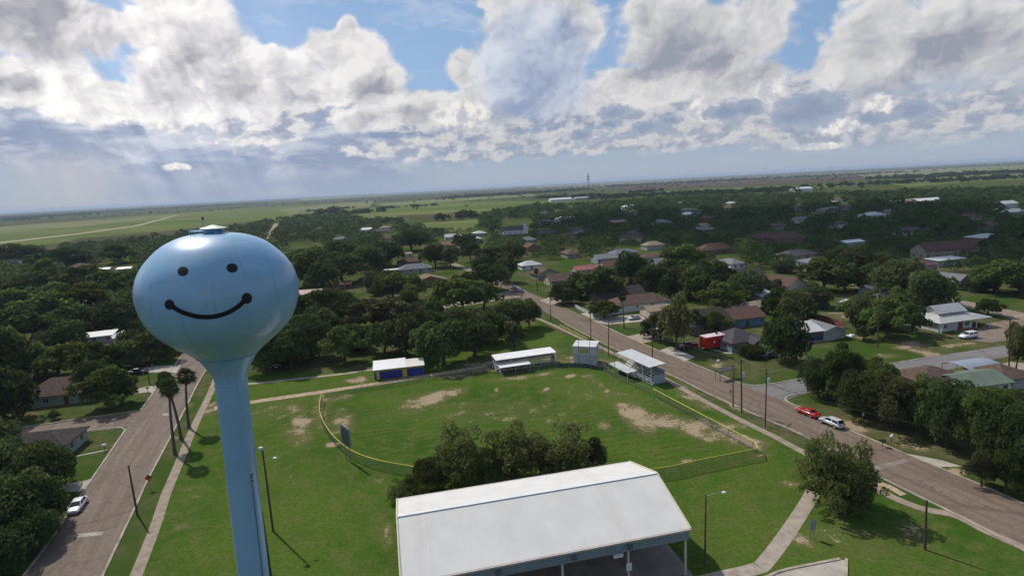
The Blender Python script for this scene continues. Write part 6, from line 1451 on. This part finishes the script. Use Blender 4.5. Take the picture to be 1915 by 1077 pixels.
# trees one can tell apart, surveyed: foot, crown width and height in picture points
SURV = [
 # clump behind the pavilion
 (866, 902, 118, 108, 'open'), (800, 920, 92, 62, 'light'), (958, 893, 106, 98, 'open'), (1064, 882, 112, 90, 'open'), (1012, 893, 84, 78, 'olive'), (912, 908, 72, 70, 'light'), (1110, 880, 66, 58, 'olive'), (762, 930, 62, 38, 'open'),
 # the spreading tree on the right verge
 (1562, 952, 120, 140, 'open'), (1592, 946, 92, 108, 'open'), (1530, 900, 84, 74, 'open'), (1575, 950, 84, 90, 'oak'),
 # row behind the concession stand
 (497, 694, 66, 78, 'park'), (545, 690, 75, 72, 'park'), (583, 668, 75, 74, 'park'), (536, 655, 81, 70, 'light'), (645, 678, 68, 66, 'light'), (600, 640, 72, 66, 'park'), (760, 668, 82, 79, 'park'), (830, 681, 93, 85, 'park'), (888, 668, 75, 78, 'park'), (720, 660, 59, 57, 'park'), (800, 650, 81, 70, 'park'), (860, 640, 81, 68, 'park'),
 (955, 622, 70, 59, 'park'), (990, 612, 50, 52, 'park'), (962, 652, 41, 52, 'olive'), (930, 640, 54, 55, 'park'), (700, 622, 86, 65, 'olive'), (650, 615, 72, 63, 'park'), (760, 612, 63, 50, 'olive'), (560, 612, 75, 65, 'light'), (500, 640, 63, 61, 'park'), (610, 592, 72, 55, 'park'), (765, 592, 39, 52, 'park'), (866, 583, 75, 61, 'light'), (828, 582, 59, 59, 'light'), (905, 576, 59, 48, 'light'), (900, 640, 63, 59, 'park'), (780, 562, 43, 50, 'light'), (735, 558, 63, 52, 'park'), (700, 545, 36, 33, 'park'),
 (918, 545, 68, 53, 'park'), (946, 528, 39, 46, 'park'), (905, 520, 45, 44, 'park'), (880, 490, 39, 40, 'park'), (925, 500, 72, 42, 'olive'), (960, 490, 45, 37, 'park'), (843, 500, 36, 40, 'park'), (815, 500, 50, 42, 'park'), (770, 470, 59, 39, 'park'), (870, 468, 45, 31, 'park'),
 (640, 530, 86, 57, 'park'), (690, 520, 81, 61, 'park'), (570, 535, 68, 55, 'light'), (605, 545, 63, 55, 'park'), (720, 500, 63, 48, 'park'), (590, 505, 63, 42, 'light'), (640, 490, 72, 42, 'park'), (570, 500, 54, 37, 'park'),
 # right of the brown road
 (1054, 568, 50, 42, 'oak'), (1120, 566, 72, 66, 'light'), (1085, 556, 50, 50, 'oak'), (1140, 560, 40, 36, 'light'), (1130, 594, 58, 30, 'light'), (1266, 654, 62, 100, 'olive'), (1240, 640, 46, 62, 'olive'), (1222, 632, 38, 38, 'oak'), (1300, 620, 40, 46, 'olive'), (1338, 622, 56, 40, 'light'), (1350, 582, 74, 52, 'light'), (1376, 574, 50, 46, 'light'), (1468, 676, 72, 96, 'oak'), (1450, 640, 40, 50, 'oak'),
 (1300, 560, 70, 62, 'oak'), (1260, 556, 60, 60, 'oak'), (1220, 540, 60, 50, 'oak'), (1340, 548, 72, 60, 'oak'), (1390, 560, 60, 52, 'oak'), (1275, 510, 70, 50, 'light'), (1180, 530, 60, 60, 'oak'), (1490, 600, 72, 60, 'oak'), (1450, 590, 50, 50, 'light'),
 (1430, 552, 44, 36, 'olive'), (1540, 545, 76, 60, 'light'), (1580, 545, 50, 50, 'light'), (1525, 575, 50, 44, 'oak'), (1620, 610, 70, 62, 'oak'), (1590, 600, 44, 44, 'light'), (1650, 610, 50, 46, 'oak'), (1705, 624, 52, 54, 'light'), (1680, 560, 90, 76, 'oak'), (1640, 545, 70, 60, 'oak'), (1740, 575, 80, 76, 'oak'), (1705, 545, 60, 50, 'oak'), (1600, 510, 66, 50, 'oak'), (1575, 500, 60, 40, 'oak'), (1650, 515, 60, 44, 'oak'),
 (1848, 590, 40, 30, 'light'), (1860, 548, 90, 60, 'light'), (1905, 550, 60, 56, 'light'), (1830, 545, 46, 30, 'oak'), (1900, 690, 40, 76, 'olive'), (1915, 675, 50, 80, 'olive'),
 (1530, 742, 62, 75, 'oak'), (1575, 756, 89, 116, 'light'), (1620, 780, 87, 98, 'oak'), (1668, 798, 99, 103, 'olive'), (1720, 812, 84, 105, 'light'), (1770, 834, 89, 130, 'oak'), (1640, 748, 78, 81, 'light'), (1755, 790, 69, 71, 'olive'), (1830, 856, 95, 133, 'light'), (1880, 880, 94, 133, 'oak'), (1860, 820, 99, 86, 'light'), (1905, 830, 69, 80, 'oak'), (1835, 908, 52, 71, 'olive'), (1880, 920, 60, 71, 'light'), (1930, 910, 99, 105, 'oak'), (1810, 790, 65, 75, 'oak'), (1600, 728, 60, 67, 'olive'),
 (1812, 768, 84, 46, 'oak'), (1866, 775, 90, 46, 'light'), (1758, 758, 70, 52, 'oak'), (1905, 772, 80, 44, 'oak'),
 # left of the left road
 (20, 716, 84, 112, 'oak'), (-30, 740, 100, 130, 'oak'), (12, 788, 84, 110, 'oak'), (205, 762, 96, 70, 'light'), (232, 755, 50, 62, 'light'), (178, 735, 70, 66, 'oak'), (150, 700, 80, 60, 'light'), (190, 700, 70, 60, 'light'), (110, 705, 70, 58, 'light'), (70, 700, 60, 56, 'light'), (225, 690, 70, 58, 'oak'), (283, 676, 76, 66, 'oak'), (255, 660, 60, 50, 'oak'), (310, 660, 50, 50, 'oak'), (75, 752, 34, 26, 'light'), (103, 784, 17, 19, 'oak'),
 (104, 908, 72, 88, 'oak'), (70, 930, 120, 110, 'oak'), (10, 935, 120, 116, 'oak'), (80, 978, 80, 86, 'oak'), (40, 1000, 130, 120, 'oak'), (-30, 1010, 130, 140, 'oak'), (70, 1024, 74, 78, 'oak'), (-10, 1080, 120, 110, 'oak'), (-20, 860, 90, 90, 'oak'),
 (40, 640, 90, 70, 'oak'), (-10, 640, 80, 66, 'oak'), (120, 655, 76, 56, 'oak'), (140, 625, 80, 60, 'oak'), (85, 608, 90, 60, 'light'), (30, 600, 90, 60, 'light'), (210, 620, 90, 62, 'oak'), (250, 600, 70, 60, 'oak'), (170, 590, 90, 60, 'light'), (115, 575, 60, 46, 'light'), (60, 560, 80, 50, 'oak'), (150, 550, 90, 56, 'oak'), (210, 560, 80, 54, 'light'), (15, 560, 60, 46, 'oak'), (85, 530, 50, 44, 'light'), (240, 550, 50, 50, 'oak'), (40, 490, 80, 34, 'oak'), (110, 500, 90, 36, 'oak'), (225, 492, 60, 36, 'light'), (1405, 668, 40, 26, 'oak'),
]
sv = []
for (fx, fy, wp, hp, k) in SURV:
    p = g(fx, fy); dep = p.y * _cp + CAM_H * _sp; w = wp * dep / FPX; h = max(2.0, above(p, fx, fy - hp))
    sv.append((p.x, p.y, w, h * 1.02, k))

# where no tree stands: roads, lawns, buildings seen whole
ROADS = [(smooth_line([(a + b) / 2 for a, b in zip(gl(*R1L[:14]), gl(*R1R[:14]))], 4), 8.0), (smooth_line([(a + b) / 2 for a, b in zip(resample(gl(*R2L), 9), resample(gl(*R2R), 9))], 4), 7.5),
    (gl((-200, 834), (43, 813), (250, 782)), 5.0), (gl((1400, 730), (1500, 720), (1700, 690), (1838, 665), (1915, 650)), 5.5), (gl((760, 580), (880, 566), (960, 550)), 5.5), (gl((1560, 524), (1640, 539), (1800, 568), (1915, 592)), 6.5),
    (gl((845, 495), (900, 510), (960, 541)), 6.), (gl((0, 656), (345, 622)), 5.), (gl((520, 418), (497, 446)), 6.), (gl((690, 600), (670, 540), (655, 500)), 4.)]
rp_, rd_ = [], []
for pts, wd in ROADS:
    for a, b in zip(pts, pts[1:]):
        for i in range(max(1, int((b - a).length // 4)) + 1): p = a.lerp(b, i / max(1, int((b - a).length // 4))); rp_.append((p.x, p.y)); rd_.append(wd)
KP = np.array([(x, y) for x, y, r in KEEP] + rp_); KR = np.array([r for x, y, r in KEEP] + rd_)
# picture rectangles that stay open (lawns, walls and roofs that the photograph shows)
OPEN = [(45, 695, 165, 790), (95, 790, 245, 880), (145, 618, 215, 650), (55, 612, 95, 648), (240, 680, 345, 745), (150, 498, 250, 512), (540, 540, 590, 562), (770, 500, 842, 540), (742, 468, 800, 510), (710, 455, 735, 472), (940, 410, 992, 442), (983, 486, 1128, 545),
    (1075, 532, 1260, 612), (1285, 572, 1440, 690), (1495, 590, 1590, 645), (1725, 555, 1915, 690), (1455, 512, 1520, 565), (1340, 670, 1480, 730), (1480, 640, 1720, 700), (1795, 675, 1890, 745), (842, 490, 880, 512), (1540, 516, 1660, 550), (1668, 486, 1750, 506), (1742, 452, 1822, 470), (1322, 462, 1372, 472), (1424, 438, 1500, 450), (640, 525, 662, 541), (540, 455, 600, 480),
    (1760, 700, 1915, 745), (1585, 448, 1615, 462), (1765, 540, 1850, 600), (690, 556, 760, 600), (440, 690, 920, 740), (985, 540, 1050, 575), (1440, 548, 1470, 568), (1570, 555, 1600, 580), (1024, 364, 1110, 378), (820, 448, 855, 466), (870, 438, 906, 454), (1488, 470, 1522, 480), (722, 505, 750, 514), (1386, 507, 1414, 518)]
OPEN += [tuple(r_) for r_ in ROOFVIEW]
OP = np.array(OPEN, float)
TOWN = [(-500, 480), (0, 470), (150, 463), (300, 449), (440, 430), (500, 417), (560, 408), (640, 404), (690, 413), (760, 416), (800, 440), (890, 430), (905, 402), (1000, 388), (1100, 383), (1240, 375), (1330, 369), (1520, 367), (1700, 362), (1915, 356), (2500, 330), (2500, 1200), (1500, 840), (1150, 640), (960, 660), (700, 680), (420, 690), (380, 700), (300, 850), (100, 1200), (-500, 1200)]
PARKP = [(470, 700), (560, 690), (700, 680), (960, 660), (1000, 590), (1500, 835), (1620, 905), (1915, 1030), (1915, 1400), (-60, 1400), (300, 860), (390, 720)]
def px_ok(x, y, w, h):
    a, b = to_px(x, y); dep = y * _cp + CAM_H * _sp; s = FPX / dep
    if inside(TOWN, np.array([a]), np.array([b]))[0] == False or inside(PARKP, np.array([a]), np.array([b]))[0]: return False
    x0, x1, y0, y1 = a - w * s * .42, a + w * s * .42, b - h * s * .92, b
    return not ((x0 < OP[:, 2]) & (x1 > OP[:, 0]) & (y0 < OP[:, 3]) & (y1 > OP[:, 1])).any()
fill = []; taken = [(t[0], t[1], t[2] / 2) for t in sv]
grid = {}
def near_taken(x, y, r):
    i, j = int(x // 12), int(y // 12)
    for di in (-1, 0, 1):
        for dj in (-1, 0, 1):
            for (a, b, c) in grid.get((i + di, j + dj), ()):
                if (a - x) ** 2 + (b - y) ** 2 < ((r + c) * .70) ** 2: return True
    return False
def put(x, y, r): grid.setdefault((int(x // 12), int(y // 12)), []).append((x, y, r))
for a in taken: put(*a)
rf = np.random.default_rng(21)
def patchy(x, y): return math.sin(x * .021 + 1.3) * math.sin(y * .017 + .4) + .6 * math.sin(x * .053 + y * .031)
y = 40.
while y < 1500:
    step = 7.2 if y < 420 else 8.5
    half = (y * 1.05 + 60)
    x = -half
    while x < half:
        px_, py_ = x + rf.uniform(-3, 3), y + rf.uniform(-3, 3); x += step
        w = float(np.clip(rf.normal(8.3, 2.5), 3.6, 14.5)); h = w * rf.uniform(.62, .86) + .8
        if patchy(px_, py_) < -.62 and rf.random() < .85: continue
        if rf.random() < .20: continue
        if not px_ok(px_, py_, w, h): continue
        if ((KP[:, 0] - px_) ** 2 + (KP[:, 1] - py_) ** 2 < (KR + w * .30) ** 2).any(): continue
        if near_taken(px_, py_, w / 2): continue
        u = rf.random(); k = 'oak' if u < .52 else 'light' if u < .84 else 'olive'
        put(px_, py_, w / 2); fill.append((px_, py_, w, h, k))
    y += step
fill.sort(key=lambda t: t[0] ** 2 + t[1] ** 2)
def in_frame(t):
    a, b = to_px(t[0], t[1]); return -80 < a < 1995 and 250 < b < 1160
fin = [t for t in fill if in_frame(t)]
NOBJ = 296
own = fin[:max(0, NOBJ - len(sv))]; rest = fin[len(own):]
objs = []
for (x, y, w, h, k) in sv: objs.append((tree_obj(x, y, w, h, k, math.hypot(x, y) < 150), x, y, w, h, k))
for (x, y, w, h, k) in own: objs.append((tree_obj(x, y, w, h, k, math.hypot(x, y) < 150), x, y, w, h, k))

# ---- say which one each tree is
LM = [(n, Vector((p.x, p.y, 0))) for n, p in LANDMARK] + [('the pavilion', g(1010, 960)), ('the concession stand', g(745, 705)), ('the press box', g(1095, 680)), ('the silver suv', g(1555, 795)), ('the red trailer', g(1334, 651)), ('the white sedan', g(147, 948)), ('the grey sign back', g(1519, 1006)), ('the picnic table', g(515, 687)), ('the caravan', g(1582, 577)), ('the road junction', g(965, 550)), ('the far right pole', g(1887, 690)), ('the burgundy roof', g(1712, 515))]
sz = lambda w, h: 'huge' if w > 13 else 'large' if w > 10.5 else 'middling' if w > 8 else 'small' if w > 5 else 'tiny'
tone_w = {'park': 'dark', 'open': 'olive green', 'oak': 'dark', 'light': 'light green', 'olive': 'olive green'}
noun = {'park': 'oak tree', 'open': 'mesquite tree', 'oak': 'oak tree', 'light': 'leafy tree', 'olive': 'mesquite tree'}
byl = {}
for (o, x, y, w, h, k) in objs:
    p = Vector((x, y, 0)); n, q_ = min(LM, key=lambda l: (l[1] - p).length); v = p - q_
    rel = ('behind' if v.y > 0 else 'in front of') if abs(v.y) > abs(v.x) else ('left of' if v.x < 0 else 'right of')
    dd = v.length; far = 'close ' if dd < 14 else '' if dd < 32 else 'well '
    byl.setdefault(f'{sz(w, h)} {tone_w[k]} {noun[k]} {far}{rel} {n}'.replace('roofed house in the right trees', 'house'), []).append((dd, o))
ORD = ['first', 'second', 'third', 'fourth', 'fifth', 'sixth', 'seventh', 'eighth', 'ninth', 'tenth']
for lb, lst in byl.items():
    lst.sort(key=lambda a: a[0])
    for i, (dd, o) in enumerate(lst):
        s_ = lb if len(lst) == 1 else lb + (', nearest it' if i == 0 else ', farthest' if i == len(lst) - 1 else f', {ORD[min(i, 9)]} out')
        tag(o, s_, 'tree', 'park trees behind the ball field and pavilion' if False else 'trees of the town and the park')

# ---- the wood beyond: leaf clumps by the thousand, one mass
cs, ns, ss, ts_ = [], [], [], []; tb = MB()
def mass_tree(x, y, w, h, n, tone):
    d = rf.normal(size=(n, 3)); d /= np.linalg.norm(d, axis=1)[:, None]; d[:, 2] = np.where(d[:, 2] < -.4, -d[:, 2], d[:, 2]); l = 1 + .25 * np.sin(d[:, 0] * 5 + x) * np.sin(d[:, 1] * 5 + y)
    c = np.stack([x + d[:, 0] * w * .48 * l, y + d[:, 1] * w * .48 * l, h * .45 + d[:, 2] * h * .52 * l], 1); nn = d * .45 + rf.normal(size=(n, 3)) * .6 + np.array([0, 0, .45]); nn /= np.linalg.norm(nn, axis=1)[:, None]
    cs.append(c); ns.append(nn); ss.append(np.full(n, w * 1.5 / math.sqrt(n)) * rf.uniform(.7, 1.3, n)); ts_.append(np.clip(tone + rf.normal(size=n) * .16, 0, 1))
for (x, y, w, h, k) in rest:
    dist = math.hypot(x, y); n = 420 if dist < 330 else 200 if dist < 520 else 80 if dist < 900 else 36
    mass_tree(x, y, w, h, n, rf.uniform(.15, .62) + (.26 if k == 'light' else .12 if k == 'olive' else 0))
mass = quads_mesh('woodland', np.concatenate(cs), np.concatenate(ns), np.concatenate(ss), np.concatenate(ts_), F_OAK, rf, 1.35)
tag(link('woodland', mass), 'dark trees packed over the far part of the town', 'woodland', kind='stuff')
# hedgerows, shelter belts and scattered trees of the open country
cs, ns, ss, ts_ = [], [], [], []
def belt(a, b, wide, n, hgt=8., q=26):
    A, B = g(*a), g(*b)
    for i in range(n):
        p = A.lerp(B, rf.random()); f = rf.normal() * wide; sz_ = rf.uniform(.7, 1.4) * hgt
        mass_tree(p.x + rf.normal() * 4, p.y + f, sz_ * rf.uniform(1.1, 2.0), sz_, q, rf.uniform(.2, .5))
for a, b, wd, n, h in [((-100, 414), (480, 381), 220, 800, 9), ((0, 405), (700, 363), 700, 900, 9), ((500, 374), (1000, 351), 500, 500, 9), ((830, 372), (1100, 355), 160, 420, 9), ((1000, 354), (1500, 330), 350, 260, 9), ((1140, 350), (1700, 322), 120, 420, 9), ((1300, 337), (1915, 305), 1200, 260, 9), ((1500, 352), (1915, 333), 50, 160, 8), ((1100, 372), (1500, 356), 60, 300, 8), ((1000, 372), (1110, 368), 40, 90, 8),
    ((640, 402), (720, 396), 10, 30, 8), ((600, 404), (625, 396), 10, 20, 11), ((700, 392), (830, 384), 12, 40, 6), ((820, 414), (905, 405), 8, 14, 8), ((860, 407), (875, 406), 5, 8, 9), ((560, 398), (660, 390), 10, 24, 6), ((0, 410), (170, 402), 60, 160, 9), ((0, 372 + 42), (60, 410), 40, 60, 9), ((1650, 336), (1915, 322), 120, 260, 9), ((1180, 362), (1240, 358), 20, 40, 8)]:
    belt(a, b, wd, n, h)
for i in range(520):
    p = g(rf.uniform(-100, 2015), 0) if False else None
    px_, d_ = rf.uniform(-50, 1965), rf.uniform(900, 6500) ** 1.0; hz = 397 - 99 * px_ / 1915; q_ = g(px_, hz + CAM_H * FPX / d_)
    if (px_ < 760 and d_ < 2600) or (d_ < 2200 and rf.random() < .6): continue
    s_ = rf.uniform(5, 10); mass_tree(q_.x, q_.y, s_ * 1.5, s_, 22, rf.uniform(.2, .5))
far_m = quads_mesh('treeline', np.concatenate(cs), np.concatenate(ns), np.concatenate(ss), np.concatenate(ts_), F_OAK, rf, 1.35)
tag(link('treeline', far_m), 'shelter belts and scattered trees of the open fields', 'treeline', kind='stuff')

# ------------------------------------------------------------------ palms
def palm_meshes(seed, H):
    rs = np.random.default_rng(seed); tb = MB(); pts = []; lean = rs.uniform(-.035, .035, 2)
    for i in range(9): z = H * i / 8; pts.append(Vector((lean[0] * z * z / H * 2, lean[1] * z * z / H * 2, z)))
    for i, (a, b) in enumerate(zip(pts, pts[1:])): tb.tube(a, b, .24 - .012 * i if i else .32, .24 - .012 * (i + 1), 9, False)
    top = pts[-1]; lv = MB(); tone = []
    for k in range(46):
        az_ = 2.399 * k + rs.uniform(-.2, .2); e = 1.35 - 2.0 * (k / 46); ln = rs.uniform(1.15, 1.55)
        d = Vector((math.cos(az_) * math.cos(e), math.sin(az_) * math.cos(e), math.sin(e))); s0 = top + Vector((0, 0, .1 + .2 * math.sin(e))); c = s0 + d * ln * .62
        lv.bar(s0, c, .035, .03); tone += [.35] * 8
        side = d.cross(Vector((0, 0, 1))).normalized(); up = side.cross(d).normalized()
        for j in range(11):                                   # a fan of narrow blades
            f = -1.25 + 2.5 * j / 10; dir_ = (d * math.cos(f) + side * math.sin(f)).normalized(); L_ = ln * .72 * (1 - .25 * abs(f) / 1.25); tip = c + dir_ * L_ - Vector((0, 0, .10 + .28 * L_ * (1.2 - math.sin(e)))) ; mid = c + dir_ * L_ * .55 + up * .03
            n_ = dir_.cross(up).normalized() * .085
            lv.add([c, mid + n_, tip, mid - n_], [(0, 1, 2, 3)]); tone += [float(np.clip(rs.normal(.5, .2), 0, 1))] * 4
    sk = MB()
    for k in range(60):
        az_ = rs.uniform(0, 6.28); z0 = rs.uniform(-.1, .25); d = Vector((math.cos(az_), math.sin(az_), 0)); a = top + Vector((0, 0, -z0)); l = rs.uniform(.9, 1.7); side = d.cross(Vector((0, 0, 1)))
        b = a + d * .55 * rs.uniform(.6, 1.2) - Vector((0, 0, l * .55)); c = a + d * .36 - Vector((0, 0, l)); sk.add([a, b + side * .16, c, b - side * .16], [(0, 1, 2, 3)])
    lm_ = lv.mesh('palm_crown', F_PALM); a = lm_.attributes.new('tone', 'FLOAT', 'POINT'); a.data.foreach_set('value', np.array(tone[:len(lm_.vertices)] + [.4] * max(0, len(lm_.vertices) - len(tone)), np.float32))
    return tb.mesh('palm_trunk', mat('palm_bark', (.095, .078, .062), .95, .2, 3., stretch=(1, 1, 4)), True), lm_, sk.mesh('palm_skirt', mat('palm_dead', (.16, .115, .07), .95, .25, 2.))
PALMS = [palm_meshes(5, 10.6), palm_meshes(8, 10.6), palm_meshes(13, 10.6)]
def palm(px, tpx, label, v, s=1.0):
    p = g(*px); h = above(p, *tpx); t = empty('fan_palm', p, float(rng.uniform(0, 6)), label, 'palm tree', 'fan palms'); tm, lm_, sk = PALMS[v]; t.scale = (s, s, h / 10.6)
    tk_ = link('trunk', tm, t); link('crown', lm_, t); link('dead_skirt', sk, t); return t
palm((328, 849), (312, 728), 'tall fan palm with bare trunk, nearest of three on the left verge', 0, 1.28)
palm((339, 821), (325, 712), 'tall fan palm in the middle of the three on the left verge', 1, 1.28)
palm((354, 800), (329, 708), 'leaning fan palm at the far end of the three on the left verge', 2, 1.28)
palm((1167, 614), (1164, 556), 'single fan palm on the lawn between the brown road and the silver sedan', 1, 1.0)
palm((1005, 544), (1006, 508), 'small fan palm on the lawn by the road junction', 0, .9)
palm((834, 500), (832, 477), 'fan palm behind the orange roofed house', 2, .9)
palm((826, 497), (825, 475), 'bushy fan palm left of the one behind the orange roofed house', 0, .9)
for i, (x, yb, yt, lb) in enumerate([(1762, 462, 425, 'fan palm standing tallest above the tan brick church'), (1748, 460, 430, 'fan palm left of the tallest one over the tan brick church'), (1800, 462, 428, 'fan palm right of the tallest one over the tan brick church'), (1835, 492, 456, 'fan palm at the right end of the tan brick church'), (1850, 480, 445, 'far fan palm beyond the right end of the tan brick church'), (1905, 480, 442, 'fan palm in the dark trees at the right edge'), (1350, 385, 362, 'lone fan palm on the far side of the dark right trees')]):
    palm((x, yb), (x, yt), lb, i % 3, 1.15)

# ------------------------------------------------------------------ one cloud drifting over the town: its shadow darkens the roofs and trees on the right
def drifting_cloud(name, ground_pts, alt, label, seed):
    """a flat based cumulus at the height alt, standing between the sun and the given ground"""
    rs = np.random.default_rng(seed); mb = bmesh.new()
    for (gxy, r) in ground_pts:
        c = Vector((gxy.x, gxy.y, 0)) + sd * (alt / sd.z)
        for k in range(int(6)):
            q_ = c + Vector((rs.normal() * r * .35, rs.normal() * r * .35, rs.uniform(0, r * .35))); rr = r * rs.uniform(.45, .75)
            M_ = Matrix.Translation(q_) @ Matrix.Diagonal((rr, rr, rr * .5, 1)); bmesh.ops.create_icosphere(mb, subdivisions=3, radius=1, matrix=M_)
    me = bpy.data.meshes.new(name); mb.to_mesh(me); mb.free(); me.shade_smooth()
    m = MATS.get('cloud_vapour') or bpy.data.materials.new('cloud_vapour'); MATS['cloud_vapour'] = m; m.use_nodes = True; N, L = nt(m)
    if 'Principled BSDF' in N:
        N.remove(N['Principled BSDF']); df = node(N, 'ShaderNodeBsdfDiffuse', ins={'Color': (.85, .85, .86, 1)}); ts = node(N, 'ShaderNodeBsdfTranslucent', ins={'Color': (.85, .85, .86, 1)}); mx = node(N, 'ShaderNodeMixShader', ins={'Fac': .5}); L.new(df.outputs[0], mx.inputs[1]); L.new(ts.outputs[0], mx.inputs[2])
        tp_ = node(N, 'ShaderNodeBsdfTransparent'); lw = node(N, 'ShaderNodeLayerWeight', ins={'Blend': .5}); m2 = node(N, 'ShaderNodeMixShader'); L.new(lw.outputs['Facing'], m2.inputs['Fac']); L.new(mx.outputs[0], m2.inputs[1]); L.new(tp_.outputs[0], m2.inputs[2]); L.new(m2.outputs[0], N['Material Output'].inputs['Surface'])
    me.materials.append(m); o = link(name, me); nz_ = o.modifiers.new('billow', 'DISPLACE'); tx = bpy.data.textures.new('billow', 'CLOUDS'); tx.noise_scale = 60; nz_.texture = tx; nz_.strength = 45; nz_.texture_coords = 'GLOBAL'
    return tag(o, label, 'cloud', kind='structure')
drifting_cloud('cloud', [(g(1180, 435), 95), (g(1300, 432), 110), (g(1450, 436), 110), (g(1600, 430), 120), (g(1750, 430), 120), (g(1900, 440), 110), (g(1080, 418), 70), (g(1700, 465), 50), (g(1850, 475), 45), (g(1550, 460), 50), (g(1400, 455), 50), (g(1250, 410), 110), (g(1500, 402), 120)], 900, 'low cumulus cloud passing over the right side of the town', 4)
# ------------------------------------------------------------------ air: one box of thin haze
def haze_box():
    mb = MB().box(-80000, 80000, -80000, 80000, -1.5, 90.0)
    m = bpy.data.materials.new('haze'); m.use_nodes = True; N, L = nt(m); N.remove(N['Principled BSDF'])
    v = node(N, 'ShaderNodeVolumePrincipled', ins={'Density': 0.000065, 'Color': (.62, .74, .92, 1), 'Anisotropy': .1})
    L.new(v.outputs[0], N['Material Output'].inputs['Volume'])
    return tag(mb.build('haze', m), kind='stuff')
haze_box()
# ------------------------------------------------------------------ render settings
S.view_settings.view_transform = 'Standard'; S.view_settings.look = 'None'
S.view_settings.exposure = 0.0; S.view_settings.gamma = 1.0
S.cycles.use_denoising = True
try: S.cycles.denoiser = 'OPENIMAGEDENOISE'
except Exception: pass
S.cycles.max_bounces = 6; S.cycles.diffuse_bounces = 3; S.cycles.transmission_bounces = 4; S.cycles.use_adaptive_sampling = True; S.cycles.adaptive_threshold = .015; S.cycles.glossy_bounces = 3
S.cycles.transparent_max_bounces = 12; S.cycles.volume_bounces = 0
S.cycles.sample_clamp_indirect = 6
